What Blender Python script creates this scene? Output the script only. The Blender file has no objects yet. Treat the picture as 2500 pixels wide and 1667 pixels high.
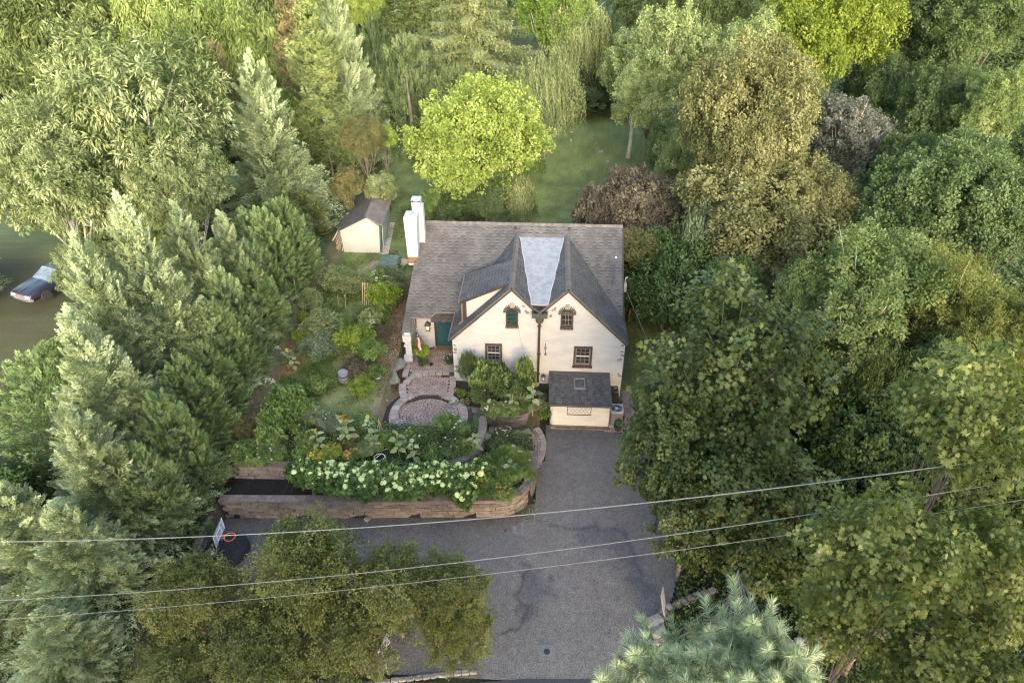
import bpy, math, random
import numpy as np
from mathutils import Vector, Matrix

SC = bpy.context.scene
COL = SC.collection
R = math.radians
rng = np.random.default_rng(7)
random.seed(7)

# ------------------------------------------------------------------ camera
F = 1667.0
TH, AZ = R(34.5), R(3.0)
CP = np.array([1.67, -31.9, 26.0])
FW = np.array([-math.sin(AZ)*math.cos(TH), math.cos(AZ)*math.cos(TH), -math.sin(TH)])
RT = np.array([math.cos(AZ), math.sin(AZ), 0.0])
UP = np.cross(RT, FW)
cam = bpy.data.cameras.new('camera')
cam.sensor_width = 36.0
cam.lens = 24.0
cam.clip_end = 2000.0
cam.clip_start = 0.1
camo = bpy.data.objects.new('camera', cam)
camo.matrix_world = Matrix(((RT[0], UP[0], -FW[0], CP[0]), (RT[1], UP[1], -FW[1], CP[1]), (RT[2], UP[2], -FW[2], CP[2]), (0, 0, 0, 1)))
COL.objects.link(camo)
SC.camera = camo

# ------------------------------------------------------------------ light
SUN_EL, SUN_AZ = R(17.0), R(11.0)
w = bpy.data.worlds.new('World')
SC.world = w
w.use_nodes = True
nt = w.node_tree
nt.nodes.clear()
sky = nt.nodes.new('ShaderNodeTexSky')
sky.sky_type = 'NISHITA'
sky.sun_disc = False
sky.sun_elevation = SUN_EL
sky.sun_rotation = math.pi - SUN_AZ
sky.air_density = 1.0
sky.dust_density = 2.4
sky.ozone_density = 0.2
bg = nt.nodes.new('ShaderNodeBackground')
bg.inputs[1].default_value = 0.15
wo = nt.nodes.new('ShaderNodeOutputWorld')
nt.links.new(sky.outputs[0], bg.inputs[0])
nt.links.new(bg.outputs[0], wo.inputs[0])
sl = bpy.data.lights.new('sun', 'SUN')
sl.energy = 1.1
sl.angle = R(10.0)
sl.color = (1.0, 0.95, 0.88)
so = bpy.data.objects.new('sun', sl)
sd = Vector((-math.sin(SUN_AZ)*math.cos(SUN_EL), math.cos(SUN_AZ)*math.cos(SUN_EL), -math.sin(SUN_EL)))
so.rotation_euler = sd.to_track_quat('-Z', 'Y').to_euler()
so.location = (20, -60, 60)
COL.objects.link(so)
SC.view_settings.view_transform = 'Standard'
SC.view_settings.look = 'None'
SC.view_settings.gamma = 1.0
SC.view_settings.use_curve_mapping = False
SC.view_settings.exposure = 2.9
SC.render.engine = 'CYCLES'
SC.cycles.max_bounces = 6
SC.cycles.pixel_filter_type = 'BLACKMAN_HARRIS'
SC.cycles.filter_width = 1.15
SC.cycles.use_denoising = True
SC.cycles.sample_clamp_indirect = 3.0
SC.cycles.use_adaptive_sampling = False
SC.cycles.transparent_max_bounces = 6

# ------------------------------------------------------------------ helpers
def ray(px, py):
    return FW + RT*(px-1250)/F - UP*(py-833.5)/F
def PZ(px, py, z=0.0):
    d = ray(px, py)
    return CP + d*(z-CP[2])/d[2]
def PY(px, py, y=0.0):
    d = ray(px, py)
    return CP + d*(y-CP[1])/d[1]

def tag(o, label=None, cat=None, group=None, kind=None):
    if label: o['label'] = label
    if cat: o['category'] = cat
    if group: o['group'] = group
    if kind: o['kind'] = kind
    return o

def link(name, data, parent=None, loc=None):
    o = bpy.data.objects.new(name, data)
    COL.objects.link(o)
    if parent is not None:
        o.parent = parent
    if loc is not None:
        o.location = loc
    return o

def thing(name, label, cat, loc=(0, 0, 0), rz=0.0, group=None):
    o = link(name, None, None, loc)
    o.rotation_euler = (0, 0, rz)
    o.empty_display_size = 0.2
    return tag(o, label, cat, group)

def hsh(a, b, s):
    a = a.astype(np.int64); b = b.astype(np.int64)
    n = (a*374761393 + b*668265263 + s*974711) & 0x7fffffff
    n = ((n ^ (n >> 13))*1274126177) & 0x7fffffff
    n = n ^ (n >> 16)
    return (n & 0xffff)/65535.0
def vnoise(x, y, sc, s=0):
    x = np.asarray(x, float)/sc; y = np.asarray(y, float)/sc
    xi = np.floor(x); yi = np.floor(y)
    fx = x-xi; fy = y-yi
    fx = fx*fx*(3-2*fx); fy = fy*fy*(3-2*fy)
    a = hsh(xi, yi, s); b = hsh(xi+1, yi, s); c = hsh(xi, yi+1, s); d = hsh(xi+1, yi+1, s)
    return (a*(1-fx)+b*fx)*(1-fy) + (c*(1-fx)+d*fx)*fy
def sstep(a, b, x):
    t = np.clip((np.asarray(x, float)-a)/(b-a), 0, 1)
    return t*t*(3-2*t)

# ---- materials
MATS = {}
def nodes(name):
    m = bpy.data.materials.new(name)
    m.use_nodes = True
    t = m.node_tree
    t.nodes.clear()
    return m, t
def mat(name, c1, c2=None, scale=4.0, rough=0.8, bump=0.0, bscale=40.0, metal=0.0, c3=None, tint=0.0, stretch=(1, 1, 1), spec=0.3, fine=0.0, attr=None):
    """two or three colours mixed by noise over world position, small tint per piece, optional relief"""
    if name in MATS: return MATS[name]
    m, t = nodes(name)
    N, L = t.nodes.new, t.links.new
    out = N('ShaderNodeOutputMaterial'); b = N('ShaderNodeBsdfPrincipled')
    b.inputs['Roughness'].default_value = rough
    b.inputs['Metallic'].default_value = metal
    b.inputs['Specular IOR Level'].default_value = spec
    L(b.outputs[0], out.inputs[0])
    geo = N('ShaderNodeNewGeometry')
    mp = N('ShaderNodeMapping'); mp.inputs['Scale'].default_value = stretch
    L(geo.outputs['Position'], mp.inputs[0])
    no = N('ShaderNodeTexNoise'); no.inputs['Scale'].default_value = scale; no.inputs['Detail'].default_value = 6; no.inputs['Roughness'].default_value = 0.65
    L(mp.outputs[0], no.inputs['Vector'])
    rp = N('ShaderNodeValToRGB')
    c2 = c2 or c1
    rp.color_ramp.elements[0].position = 0.36; rp.color_ramp.elements[0].color = (*c1, 1)
    rp.color_ramp.elements[1].position = 0.64; rp.color_ramp.elements[1].color = (*c2, 1)
    if c3:
        e = rp.color_ramp.elements.new(0.74); e.color = (*c3, 1)
    L(no.outputs[0], rp.inputs[0])
    colr = rp.outputs[0]
    if attr:
        at = N('ShaderNodeAttribute'); at.attribute_name = attr
        mx = N('ShaderNodeMix'); mx.data_type = 'RGBA'; mx.blend_type = 'MULTIPLY'; mx.inputs[0].default_value = 1
        L(colr, mx.inputs[6]); L(at.outputs['Color'], mx.inputs[7]); colr = mx.outputs[2]
    if tint:
        oi = N('ShaderNodeObjectInfo'); at = N('ShaderNodeAttribute'); at.attribute_name = 'tint'
        ad = N('ShaderNodeMath'); ad.operation = 'ADD'; L(oi.outputs['Random'], ad.inputs[0]); L(at.outputs['Fac'], ad.inputs[1])
        fr = N('ShaderNodeMath'); fr.operation = 'FRACT'; L(ad.outputs[0], fr.inputs[0])
        mr = N('ShaderNodeMapRange'); mr.inputs[3].default_value = 1-tint; mr.inputs[4].default_value = 1+tint
        L(fr.outputs[0], mr.inputs[0])
        vm = N('ShaderNodeVectorMath'); vm.operation = 'SCALE'; L(colr, vm.inputs[0]); L(mr.outputs[0], vm.inputs['Scale'])
        colr = vm.outputs[0]
    if fine:
        n2 = N('ShaderNodeTexNoise'); n2.inputs['Scale'].default_value = 26.0; n2.inputs['Detail'].default_value = 3
        L(geo.outputs['Position'], n2.inputs['Vector'])
        mr = N('ShaderNodeMapRange'); mr.inputs[1].default_value = .3; mr.inputs[2].default_value = .7; mr.inputs[3].default_value = 1-fine; mr.inputs[4].default_value = 1+fine
        L(n2.outputs[0], mr.inputs[0])
        vm = N('ShaderNodeVectorMath'); vm.operation = 'SCALE'; L(colr, vm.inputs[0]); L(mr.outputs[0], vm.inputs['Scale'])
        colr = vm.outputs[0]
    L(colr, b.inputs['Base Color'])
    if bump:
        n3 = N('ShaderNodeTexNoise'); n3.inputs['Scale'].default_value = bscale; n3.inputs['Detail'].default_value = 4
        L(mp.outputs[0], n3.inputs['Vector'])
        bp = N('ShaderNodeBump'); bp.inputs['Strength'].default_value = bump; bp.inputs['Distance'].default_value = 0.02
        L(n3.outputs[0], bp.inputs['Height']); L(bp.outputs[0], b.inputs['Normal'])
    MATS[name] = m
    return m

def leafmat(name, dark, mid, light, trans=0.35, rough=0.65, clump=1.3, shift=0.0):
    if name in MATS: return MATS[name]
    m, t = nodes(name)
    N, L = t.nodes.new, t.links.new
    out = N('ShaderNodeOutputMaterial'); b = N('ShaderNodeBsdfPrincipled'); tr = N('ShaderNodeBsdfTranslucent'); mx = N('ShaderNodeMixShader')
    b.inputs['Roughness'].default_value = rough; b.inputs['Specular IOR Level'].default_value = 0.15
    at = N('ShaderNodeAttribute'); at.attribute_name = 'v'
    geo = N('ShaderNodeNewGeometry')
    no = N('ShaderNodeTexNoise'); no.inputs['Scale'].default_value = clump; no.inputs['Detail'].default_value = 3
    L(geo.outputs['Position'], no.inputs['Vector'])
    ma = N('ShaderNodeMath'); ma.operation = 'MULTIPLY_ADD'; ma.inputs[1].default_value = 1.3; ma.inputs[2].default_value = -0.65+shift
    L(no.outputs[0], ma.inputs[0])
    ad = N('ShaderNodeMath'); ad.operation = 'ADD'; L(at.outputs['Fac'], ad.inputs[0]); L(ma.outputs[0], ad.inputs[1])
    rp = N('ShaderNodeValToRGB')
    rp.color_ramp.elements[0].position = 0.05; rp.color_ramp.elements[0].color = (*dark, 1)
    rp.color_ramp.elements[1].position = 0.98; rp.color_ramp.elements[1].color = (*light, 1)
    e = rp.color_ramp.elements.new(0.52); e.color = (*mid, 1)
    L(ad.outputs[0], rp.inputs[0])
    L(rp.outputs[0], b.inputs['Base Color'])
    vm = N('ShaderNodeVectorMath'); vm.operation = 'MULTIPLY'; vm.inputs[1].default_value = (1.25, 1.3, 0.6)
    L(rp.outputs[0], vm.inputs[0]); L(vm.outputs[0], tr.inputs[0])
    mx.inputs[0].default_value = trans
    L(b.outputs[0], mx.inputs[1]); L(tr.outputs[0], mx.inputs[2]); L(mx.outputs[0], out.inputs[0])
    MATS[name] = m
    return m

# ---- mesh builder
class MB:
    def __init__(s): s.v = []; s.f = []; s.t = []
    def add(s, vs, fs, t=0.0):
        n = len(s.v); s.v += [tuple(map(float, p)) for p in vs]; s.f += [tuple(i+n for i in f) for f in fs]; s.t += [t]*len(fs)
        return s
    def box(s, c, d, rz=0.0, t=0.0, ax=None):
        c = np.array(c, float); h = np.array(d, float)/2
        if ax is None:
            ca, sa = math.cos(rz), math.sin(rz)
            ax = np.array([[ca, sa, 0], [-sa, ca, 0], [0, 0, 1]])
        vs = [c+ax[0]*h[0]*i+ax[1]*h[1]*j+ax[2]*h[2]*k for k in (-1, 1) for j in (-1, 1) for i in (-1, 1)]
        return s.add(vs, [(0, 2, 3, 1), (4, 5, 7, 6), (0, 1, 5, 4), (2, 6, 7, 3), (0, 4, 6, 2), (1, 3, 7, 5)], t)
    def beam(s, a, b, w, h, up=(0, 0, 1)):
        a = np.array(a, float); b = np.array(b, float); x = b-a; L = np.linalg.norm(x); x = x/L
        y = np.cross(up, x); y = y/np.linalg.norm(y); z = np.cross(x, y)
        return s.box((a+b)/2, (L, w, h), ax=np.array([x, y, z]))
    def tube(s, pts, r, n=8, cap=True):
        pts = [np.array(p, float) for p in pts]; k = len(pts)
        rr = r if hasattr(r, '__len__') else [r]*k
        vs = []; prev = None
        for i, p in enumerate(pts):
            d = pts[min(i+1, k-1)]-pts[max(i-1, 0)]; d = d/(np.linalg.norm(d)+1e-9)
            a = np.cross(d, (0, 0, 1) if abs(d[2]) < .95 else (1, 0, 0)) if prev is None else prev-d*(prev@d)
            a = a/(np.linalg.norm(a)+1e-9); prev = a; b = np.cross(d, a)
            for j in range(n):
                q = 2*math.pi*j/n
                vs.append(p+rr[i]*(a*math.cos(q)+b*math.sin(q)))
        fs = [(i*n+j, i*n+(j+1) % n, (i+1)*n+(j+1) % n, (i+1)*n+j) for i in range(k-1) for j in range(n)]
        if cap: fs += [tuple(range(n-1, -1, -1)), tuple((k-1)*n+j for j in range(n))]
        return s.add(vs, fs)
    def prism(s, poly, z0, z1, t=0.0):
        n = len(poly)
        vs = [(p[0], p[1], z0 if len(p) < 3 else p[2]+z0) for p in poly]+[(p[0], p[1], z1 if len(p) < 3 else p[2]+z1) for p in poly]
        fs = [tuple(range(n-1, -1, -1)), tuple(range(n, 2*n))]+[(i, (i+1) % n, n+(i+1) % n, n+i) for i in range(n)]
        return s.add(vs, fs, t)
    def slab(s, pts, off):
        """closed slab: polygon pts (3d) extruded by vector off"""
        pts = [np.array(p, float) for p in pts]; off = np.array(off, float); n = len(pts)
        vs = pts+[p+off for p in pts]
        nrm = np.cross(pts[1]-pts[0], pts[2]-pts[0])
        a, b = tuple(range(n-1, -1, -1)), tuple(range(n, 2*n))
        if nrm@off < 0: a, b = a[::-1], b[::-1]
        fs = [a, b]+[((i, (i+1) % n, n+(i+1) % n, n+i) if nrm@off > 0 else (n+i, n+(i+1) % n, (i+1) % n, i)) for i in range(n)]
        return s.add(vs, fs)
    def lathe(s, c, prof, n=16):
        vs = []; k = len(prof)
        for r, z in prof:
            for j in range(n):
                q = 2*math.pi*j/n; vs.append((c[0]+r*math.cos(q), c[1]+r*math.sin(q), c[2]+z))
        fs = [(i*n+j, i*n+(j+1) % n, (i+1)*n+(j+1) % n, (i+1)*n+j) for i in range(k-1) for j in range(n)]
        fs += [tuple(range(n-1, -1, -1)), tuple((k-1)*n+j for j in range(n))]
        return s.add(vs, fs)
    def mesh(s, name, m=None, smooth=False):
        me = bpy.data.meshes.new(name)
        me.from_pydata(s.v, [], s.f)
        a = me.attributes.new('tint', 'FLOAT', 'FACE'); a.data.foreach_set('value', s.t)
        if m: me.materials.append(m)
        if smooth: me.shade_smooth()
        me.update()
        return me
    def build(s, name, m=None, parent=None, smooth=False, loc=None):
        return link(name, s.mesh(name, m, smooth), parent, loc)

def fastmesh(name, V, val, m=None):
    """V (n,k,3): n separate k-gons, val (n,) per-face value v"""
    n, k, _ = V.shape
    me = bpy.data.meshes.new(name)
    me.vertices.add(n*k); me.vertices.foreach_set('co', V.reshape(-1).astype(np.float32))
    me.loops.add(n*k); me.loops.foreach_set('vertex_index', np.arange(n*k, dtype=np.int32))
    me.polygons.add(n); me.polygons.foreach_set('loop_start', np.arange(n, dtype=np.int32)*k)
    me.update(calc_edges=True)
    a = me.attributes.new('v', 'FLOAT', 'FACE'); a.data.foreach_set('value', val.astype(np.float32))
    if m: me.materials.append(m)
    return me

KITE = np.array([(0, 0, 0), (.5, .45, .05), (0, 1, -.1), (-.5, .45, .05)])
TRI = np.array([(-.5, 0, 0), (.5, 0, 0), (0, 1, 0)])
STAR = np.array([(0, 0, 0), (.28, .02, -.02), (.6, .12, -.06), (.36, .38, 0), (.62, .78, -.08), (.2, .68, 0), (0, 1.08, -.08), (-.2, .68, 0), (-.62, .78, -.08), (-.36, .38, 0), (-.6, .12, -.06), (-.28, .02, -.02)])*(1, 1, 1)
HEART = np.array([(0, 0, 0), (.42, .02, -.03), (.55, .4, .02), (.3, .8, 0), (0, 1.1, -.12), (-.3, .8, 0), (-.55, .4, .02), (-.42, .02, -.03)])

def norm(a): return a/(np.linalg.norm(a, axis=-1, keepdims=True)+1e-9)
def leaves(P, T, Nn, Ln, Wd, tpl=KITE):
    """one polygon per leaf at P, growing along T, face normal near Nn"""
    T = norm(T); B = norm(np.cross(T, Nn)); Nn = np.cross(B, T)
    Ln = np.broadcast_to(Ln, (len(P),)); Wd = np.broadcast_to(Wd, (len(P),))
    return (P[:, None, :] + tpl[None, :, 0, None]*B[:, None, :]*Wd[:, None, None] + tpl[None, :, 1, None]*T[:, None, :]*Ln[:, None, None]
            + tpl[None, :, 2, None]*Nn[:, None, :]*Ln[:, None, None])
def rnd(g, n): return norm(g.normal(size=(n, 3)))
UPV = np.array([0, 0, 1.0])

def fib(n):
    i = np.arange(n)+.5; z = 1-2*i/n; ph = i*2.39996
    r = np.sqrt(1-z*z)
    return np.stack([r*np.cos(ph), r*np.sin(ph), z], 1)

def broad(seed, Rr=5.0, H=10.0, zb=2.0, nl=14, ncl=26, nleaf=48, ls=.22, lw=.55, rc=.6, lr=(.30, .46), rag=.25, drop=.25, tpl=KITE, low=-.45, inner=.25, spray=.75, sat=.5):
    """ragged broadleaf crown: boughs (lobes) of leaf sprays; returns polygons, values and the lobe centres for the limbs"""
    g = np.random.default_rng(seed)
    c0 = np.array([0, 0, (H+zb)/2]); hz = (H-zb)/2
    d = fib(nl*2); d = d[d[:, 2] > low][:nl]
    d = norm(d+g.normal(size=d.shape)*.28)
    lrad = g.uniform(lr[0], lr[1], len(d))*Rr
    k = (1-lrad/Rr)*g.uniform(.72, 1.12, len(d))
    cen = c0+d*k[:, None]*np.array([Rr, Rr, hz])
    ns = int(nl*sat)                       # small boughs that break the outline
    d2 = norm(g.normal(size=(ns, 3))+np.array([0, 0, .35])); d2 = d2[d2[:, 2] > low]
    cen = np.vstack([cen, c0+d2*g.uniform(.82, .98, (len(d2), 1))*np.array([Rr, Rr, hz]), c0]); lrad = np.concatenate([lrad, g.uniform(.10, .2, len(d2))*Rr, [Rr*.5]])
    lz = np.minimum(1.0, hz/Rr*1.1)
    pts, nor, cv = [], [], []
    for i, (c, r) in enumerate(zip(cen, lrad)):
        q = fib(max(8, int(ncl*min(1.3, (r/(Rr*.38))**1.6))))@np.array(Matrix.Rotation(g.uniform(0, 6), 3, 'Z')).T
        q = norm(q+g.normal(size=q.shape)*.3)
        p = c+q*r*g.uniform(1-rag, 1+rag*.7, (len(q), 1))*np.array([1, 1, lz])
        keep = np.ones(len(p), bool)
        for j, (c2, r2) in enumerate(zip(cen, lrad)):
            if j != i: keep &= np.linalg.norm((p-c2)/np.array([1, 1, lz]), axis=1) > r2*.70
        keep |= g.random(len(p)) < inner
        keep &= p[:, 2] > zb*.6
        lv = g.normal()*.12
        pts.append(p[keep]); nor.append(norm(q[keep]*.8+norm(p[keep]-c0)*.7)); cv.append(np.full(keep.sum(), lv))
    pts = np.vstack(pts); nor = np.vstack(nor); cv = np.concatenate(cv)
    n = len(pts)
    cv = cv+g.normal(size=n)*.11
    ax = norm(nor+g.normal(size=(n, 3))*.45*spray+UPV*.15-UPV*drop*.5)
    I = np.repeat(np.arange(n), nleaf); M = len(I)
    a = g.uniform(0, 2*math.pi, M); sc = rc*np.repeat(g.uniform(.6, 1.35, n), nleaf)
    o = ax[I]
    t1 = norm(np.cross(o, np.tile([.3, .2, .93], (M, 1)))); t2 = np.cross(o, t1)
    rad = t1*np.cos(a)[:, None]+t2*np.sin(a)[:, None]
    s = g.uniform(-.6, 1, M)
    rr = np.sqrt(g.random(M))*sc*(1-.72*np.clip(s, 0, 1)*spray)*(1-.25*spray)
    P = pts[I]+rad*rr[:, None]+o*(s*sc*(.35+.65*spray))[:, None]
    P[:, 2] -= drop*.25*sc*np.clip(s, 0, 1)**2
    T = rad*.9+o*(.35+.4*spray)+g.normal(size=(M, 3))*.4-UPV*drop
    Nn = o*.6+UPV*.65+g.normal(size=(M, 3))*.38
    sz = ls*g.uniform(.65, 1.25, M)
    V = leaves(P, T, Nn, sz, sz*lw, tpl)
    val = np.clip(.45+cv[I]+g.normal(size=M)*.13, 0, 1)
    return V, val, cen

def plumes(seed, H=12.0, Rr=3.0, n=620, pl=1.5, m=60, ls=.2, lw=.34, prof=None, e0=20, e1=72, zlo=.02, fan=.30, jag=.14, face=None, sag=.12, bend=42, mult=None):
    """conifer crown of feathery sprays that lie along the profile"""
    g = np.random.default_rng(seed)
    prof = prof or (lambda h: (1-h)**.8)
    hs = np.linspace(zlo, .985, 400); wgt = np.array([prof(h)+.06 for h in hs]); cdf = np.cumsum(wgt)/wgt.sum()
    h = np.interp(g.random(n), cdf, hs)
    ph = g.uniform(0, 2*math.pi, n) if face is None else g.normal(face[0], face[1], n)
    rad = np.array([prof(x) for x in h])*Rr
    rad = rad*(1+g.uniform(-jag, jag*.9, n))*(1+.10*np.sin(ph*5+h*17))
    out = np.stack([np.cos(ph), np.sin(ph), np.zeros(n)], 1)
    el = np.radians(e0+(e1-e0)*h**1.3+g.normal(size=n)*9)
    d = norm(out*np.cos(el)[:, None]+UPV*np.sin(el)[:, None]+g.normal(size=(n, 3))*.10)
    L = pl*g.uniform(.65, 1.2, n)*(.45+.55*(1-h))
    tip = out*rad[:, None]; tip[:, 2] = h*H+.15*L
    base = tip-d*L[:, None]
    side = norm(np.cross(d, UPV)+g.normal(size=(n, 3))*.25)
    nm = np.cross(side, d)
    I = np.repeat(np.arange(n), m); M = len(I)
    s = g.random(M)**.75
    sg = np.where(g.random(M) < .5, -1.0, 1.0)
    wd = fan*L[I]*(1-s)**.6*g.random(M)
    ang = np.radians(g.normal(bend, 12, M))
    ang = np.where(s > .9, ang*.3, ang)
    P = base[I]+d[I]*(s*L[I])[:, None]+side[I]*(sg*wd)[:, None]+nm[I]*(g.normal(size=M)*.05*L[I])[:, None]
    P[:, 2] -= sag*L[I]*(s-.4)**2*np.cos(el[I])*2
    T = d[I]*np.cos(ang)[:, None]+side[I]*(sg*np.sin(ang))[:, None]+nm[I]*.15+g.normal(size=(M, 3))*.12
    Nn = nm[I]+g.normal(size=(M, 3))*.35
    sz = ls*g.uniform(.6, 1.3, M)*(1.15-.4*s)
    V = leaves(P, T, Nn, sz, sz*lw)
    pv = g.normal(size=n)*.09
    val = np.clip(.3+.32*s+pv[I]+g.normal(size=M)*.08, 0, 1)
    return V, val

def strands(seed, pts, out, ln=(1.0, 2.5), step=.16, m=9, ls=.2, lw=.3, spread=.09, outk=.12):
    """hanging strands: chains of leaves from the given points"""
    g = np.random.default_rng(seed); n = len(pts)
    L = g.uniform(ln[0], ln[1], n)
    k = np.maximum(2, (L/step).astype(int))
    I = np.repeat(np.arange(n), k)
    s = np.concatenate([np.arange(q)/q for q in k])
    I2 = np.repeat(I, 2); s2 = np.repeat(s, 2)+g.uniform(0, .04, len(I2))
    M = len(I2)
    P = pts[I2]+out[I2]*(outk*L[I2]*np.sqrt(s2))[:, None]-UPV*(s2*L[I2])[:, None]+g.normal(size=(M, 3))*spread*.5
    T = -UPV+g.normal(size=(M, 3))*.45+out[I2]*.2
    Nn = out[I2]+g.normal(size=(M, 3))*.5+UPV*.3
    sz = ls*g.uniform(.7, 1.3, M)
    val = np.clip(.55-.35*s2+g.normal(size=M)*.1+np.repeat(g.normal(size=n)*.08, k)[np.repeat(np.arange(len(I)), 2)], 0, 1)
    return leaves(P, T, Nn, sz, sz*lw), val

def trunk_mesh(name, H, r0, limbs=(), m=None, lean=0.0, top=.8, seed=1, lr=.3):
    g = np.random.default_rng(seed); b = MB()
    k = 7; pts = [np.array([lean*t*t*H*.1+.08*math.sin(t*5), .08*math.sin(t*4+1), t*H*top-.25]) for t in np.linspace(0, 1, k)]
    b.tube(pts, [r0*(1.35 if i == 0 else 1-.75*i/(k-1)) for i in range(k)], 9)
    for c in limbs:
        c = np.array(c); z = max(H*.18, c[2]*.55); i = min(k-2, int(z/(H*top)*(k-1))); s = pts[i]
        mid = (s+c)/2+np.array([0, 0, .12*np.linalg.norm(c-s)])*(-1 if c[2] < s[2] else .3)+g.normal(size=3)*.15
        rr = r0*lr*g.uniform(.7, 1.2)
        e = c+norm(c-s)*.6
        b.tube([s, mid, c, e], [rr, rr*.7, rr*.4, rr*.12], 6)
        for _ in range(2):
            q = c+g.normal(size=3)*.9
            b.tube([mid, (mid+q)/2+g.normal(size=3)*.1, q], [rr*.5, rr*.33, rr*.08], 5)
    return b.mesh(name, m, True)

# ------------------------------------------------------------------ ground
WALLB = [(-13.55, -10.05), (-10.5, -9.93), (-7.5, -9.76), (-4.5, -9.58), (-1.24, -9.38), (-.16, -9.27), (.75, -8.93), (1.21, -8.45), (1.5, -7.63), (1.62, -6.62), (1.62, -5.75)]
def wallb_y(x): return np.interp(x, [p[0] for p in WALLB[:8]], [p[1] for p in WALLB[:8]])
def ground(x, y):
    x = np.asarray(x, float); y = np.asarray(y, float)
    back = 2.85+.018*np.clip(y-12, 0, 200)+.5*(vnoise(x, y, 14, 3)-.5)*sstep(14, 30, y)
    # right side falls from the woods to the road
    right = np.interp(y, [-40, -17, -3, 5.5, 14, 20], [0, 0, .05, .8, 2.6, 2.95])
    right = right+sstep(9, 22, x)*sstep(-14, -4, y)*1.4*(1-sstep(12, 18, y))
    gard = 1.9+.05*np.clip(y+4, 0, 17)
    left = np.interp(y, [-40, -17, -12, -6, 2, 10, 20], [0, .1, .9, 2.2, 3.4, 3.6, 3.4])
    z = np.where(x > 6.5, right, np.where(x < -13.9, left, gard))
    # mid: house, patio, front bed
    z = np.where((x > -6.9) & (x <= 6.5) & (y > -8.3) & (y < 10), 1.1, z)
    z = np.where((x > -13.9) & (x <= -6.9) & (y <= -8.3), 1.12, z)
    z = np.where((x > -6.9) & (x < -1.3) & (y > -8.3) & (y < -4.6), 1.62, z)
    z = np.where((x > -6.9) & (x < 1.7) & (y <= -8.3) & (y > -9.6), 1.12, z)
    z = np.where((x > -1.3) & (x < 1.5) & (y <= -4.2) & (y > -8.5), 1.0, z)
    z = np.where((x > -1.3) & (x < 2.3) & (y <= -2.75) & (y > -4.2), .3, z)
    z = np.where((x > -3.4) & (x < 1.7) & (y <= 0) & (y > -2.75), 1.1, z)
    z = np.where((x > 1.7) & (x < 6.5) & (y <= 0), -.15, z)
    z = np.where((x > 1.62) & (x < 6.5) & (y <= 0), -.15, z)
    cd = np.minimum(7.28, 7.28)
    z = np.where((x > -13.5) & (x < 7.2) & (y < wallb_y(x)+.1), -.15, z)
    z = np.where((x > 1.3) & (x < np.interp(y, [-17.5, -16.2, -15, -13.6, -10, -2.9, -2.8], [5.0, 5.7, 6.9, 7.7, 9.0, 9.0, 7.3])) & (y < -2.7), -.15, z)
    z = np.where((x > 6.4) & (x < 7.35) & (y > -3.2) & (y < 8), right-.1, z)
    z = np.where((y < -17.6), -.15, z)
    z = np.where(x < -13.9, np.where(y < -17.2, -.15, z), z)
    b2 = (y > 10)
    z = np.where(b2, np.where(x < -13.9, z*(1-sstep(10, 22, y))+back*sstep(10, 22, y), np.where(x > 6.5, z*(1-sstep(14, 20, y))+back*sstep(14, 20, y), back)), z)
    z = z + sstep(60, 130, y)*((y-60)*.02)
    return z
def gz(x, y): return float(ground(x, y))
def PG(px, py, it=8):
    """the point where the view ray through px, py meets the ground"""
    z = 2.5
    for _ in range(it):
        p = PZ(px, py, z); z = .5*z+.5*gz(p[0], p[1])
    p = PZ(px, py, z)
    return p

def axis(lo, hi, fine0, fine1, d, grow=1.16, dmax=5.0):
    a = list(np.arange(fine0, fine1+d*.5, d)); s = d
    while a[-1] < hi: s = min(s*grow, dmax); a.append(a[-1]+s)
    s = d; b = [a[0]]
    while b[-1] > lo: s = min(s*grow, dmax); b.append(b[-1]-s)
    return np.array(b[:0:-1]+a)
def mix(c, m, col):
    m = np.asarray(m)[..., None]
    return c*(1-m)+np.array(col)*m
def grid_mesh(name, xs, ys, zf, cf, m):
    X, Y = np.meshgrid(xs, ys); Z = zf(X, Y)
    nx, ny = len(xs), len(ys)
    me = bpy.data.meshes.new(name)
    me.vertices.add(nx*ny); me.vertices.foreach_set('co', np.stack([X, Y, Z], -1).reshape(-1).astype(np.float32))
    i = np.arange((ny-1)*nx).reshape(ny-1, nx)[:, :-1].reshape(-1)
    fc = np.stack([i, i+1, i+nx+1, i+nx], 1).reshape(-1)
    n = len(i)
    me.loops.add(n*4); me.loops.foreach_set('vertex_index', fc.astype(np.int32))
    me.polygons.add(n); me.polygons.foreach_set('loop_start', np.arange(n, dtype=np.int32)*4)
    me.update(calc_edges=True)
    C = cf(X, Y); C = np.concatenate([C, np.ones(C.shape[:2]+(1,))], -1)
    a = me.color_attributes.new('ground', 'FLOAT_COLOR', 'POINT'); a.data.foreach_set('color', C.reshape(-1).astype(np.float32))
    me.materials.append(m); me.shade_smooth()
    return me

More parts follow.
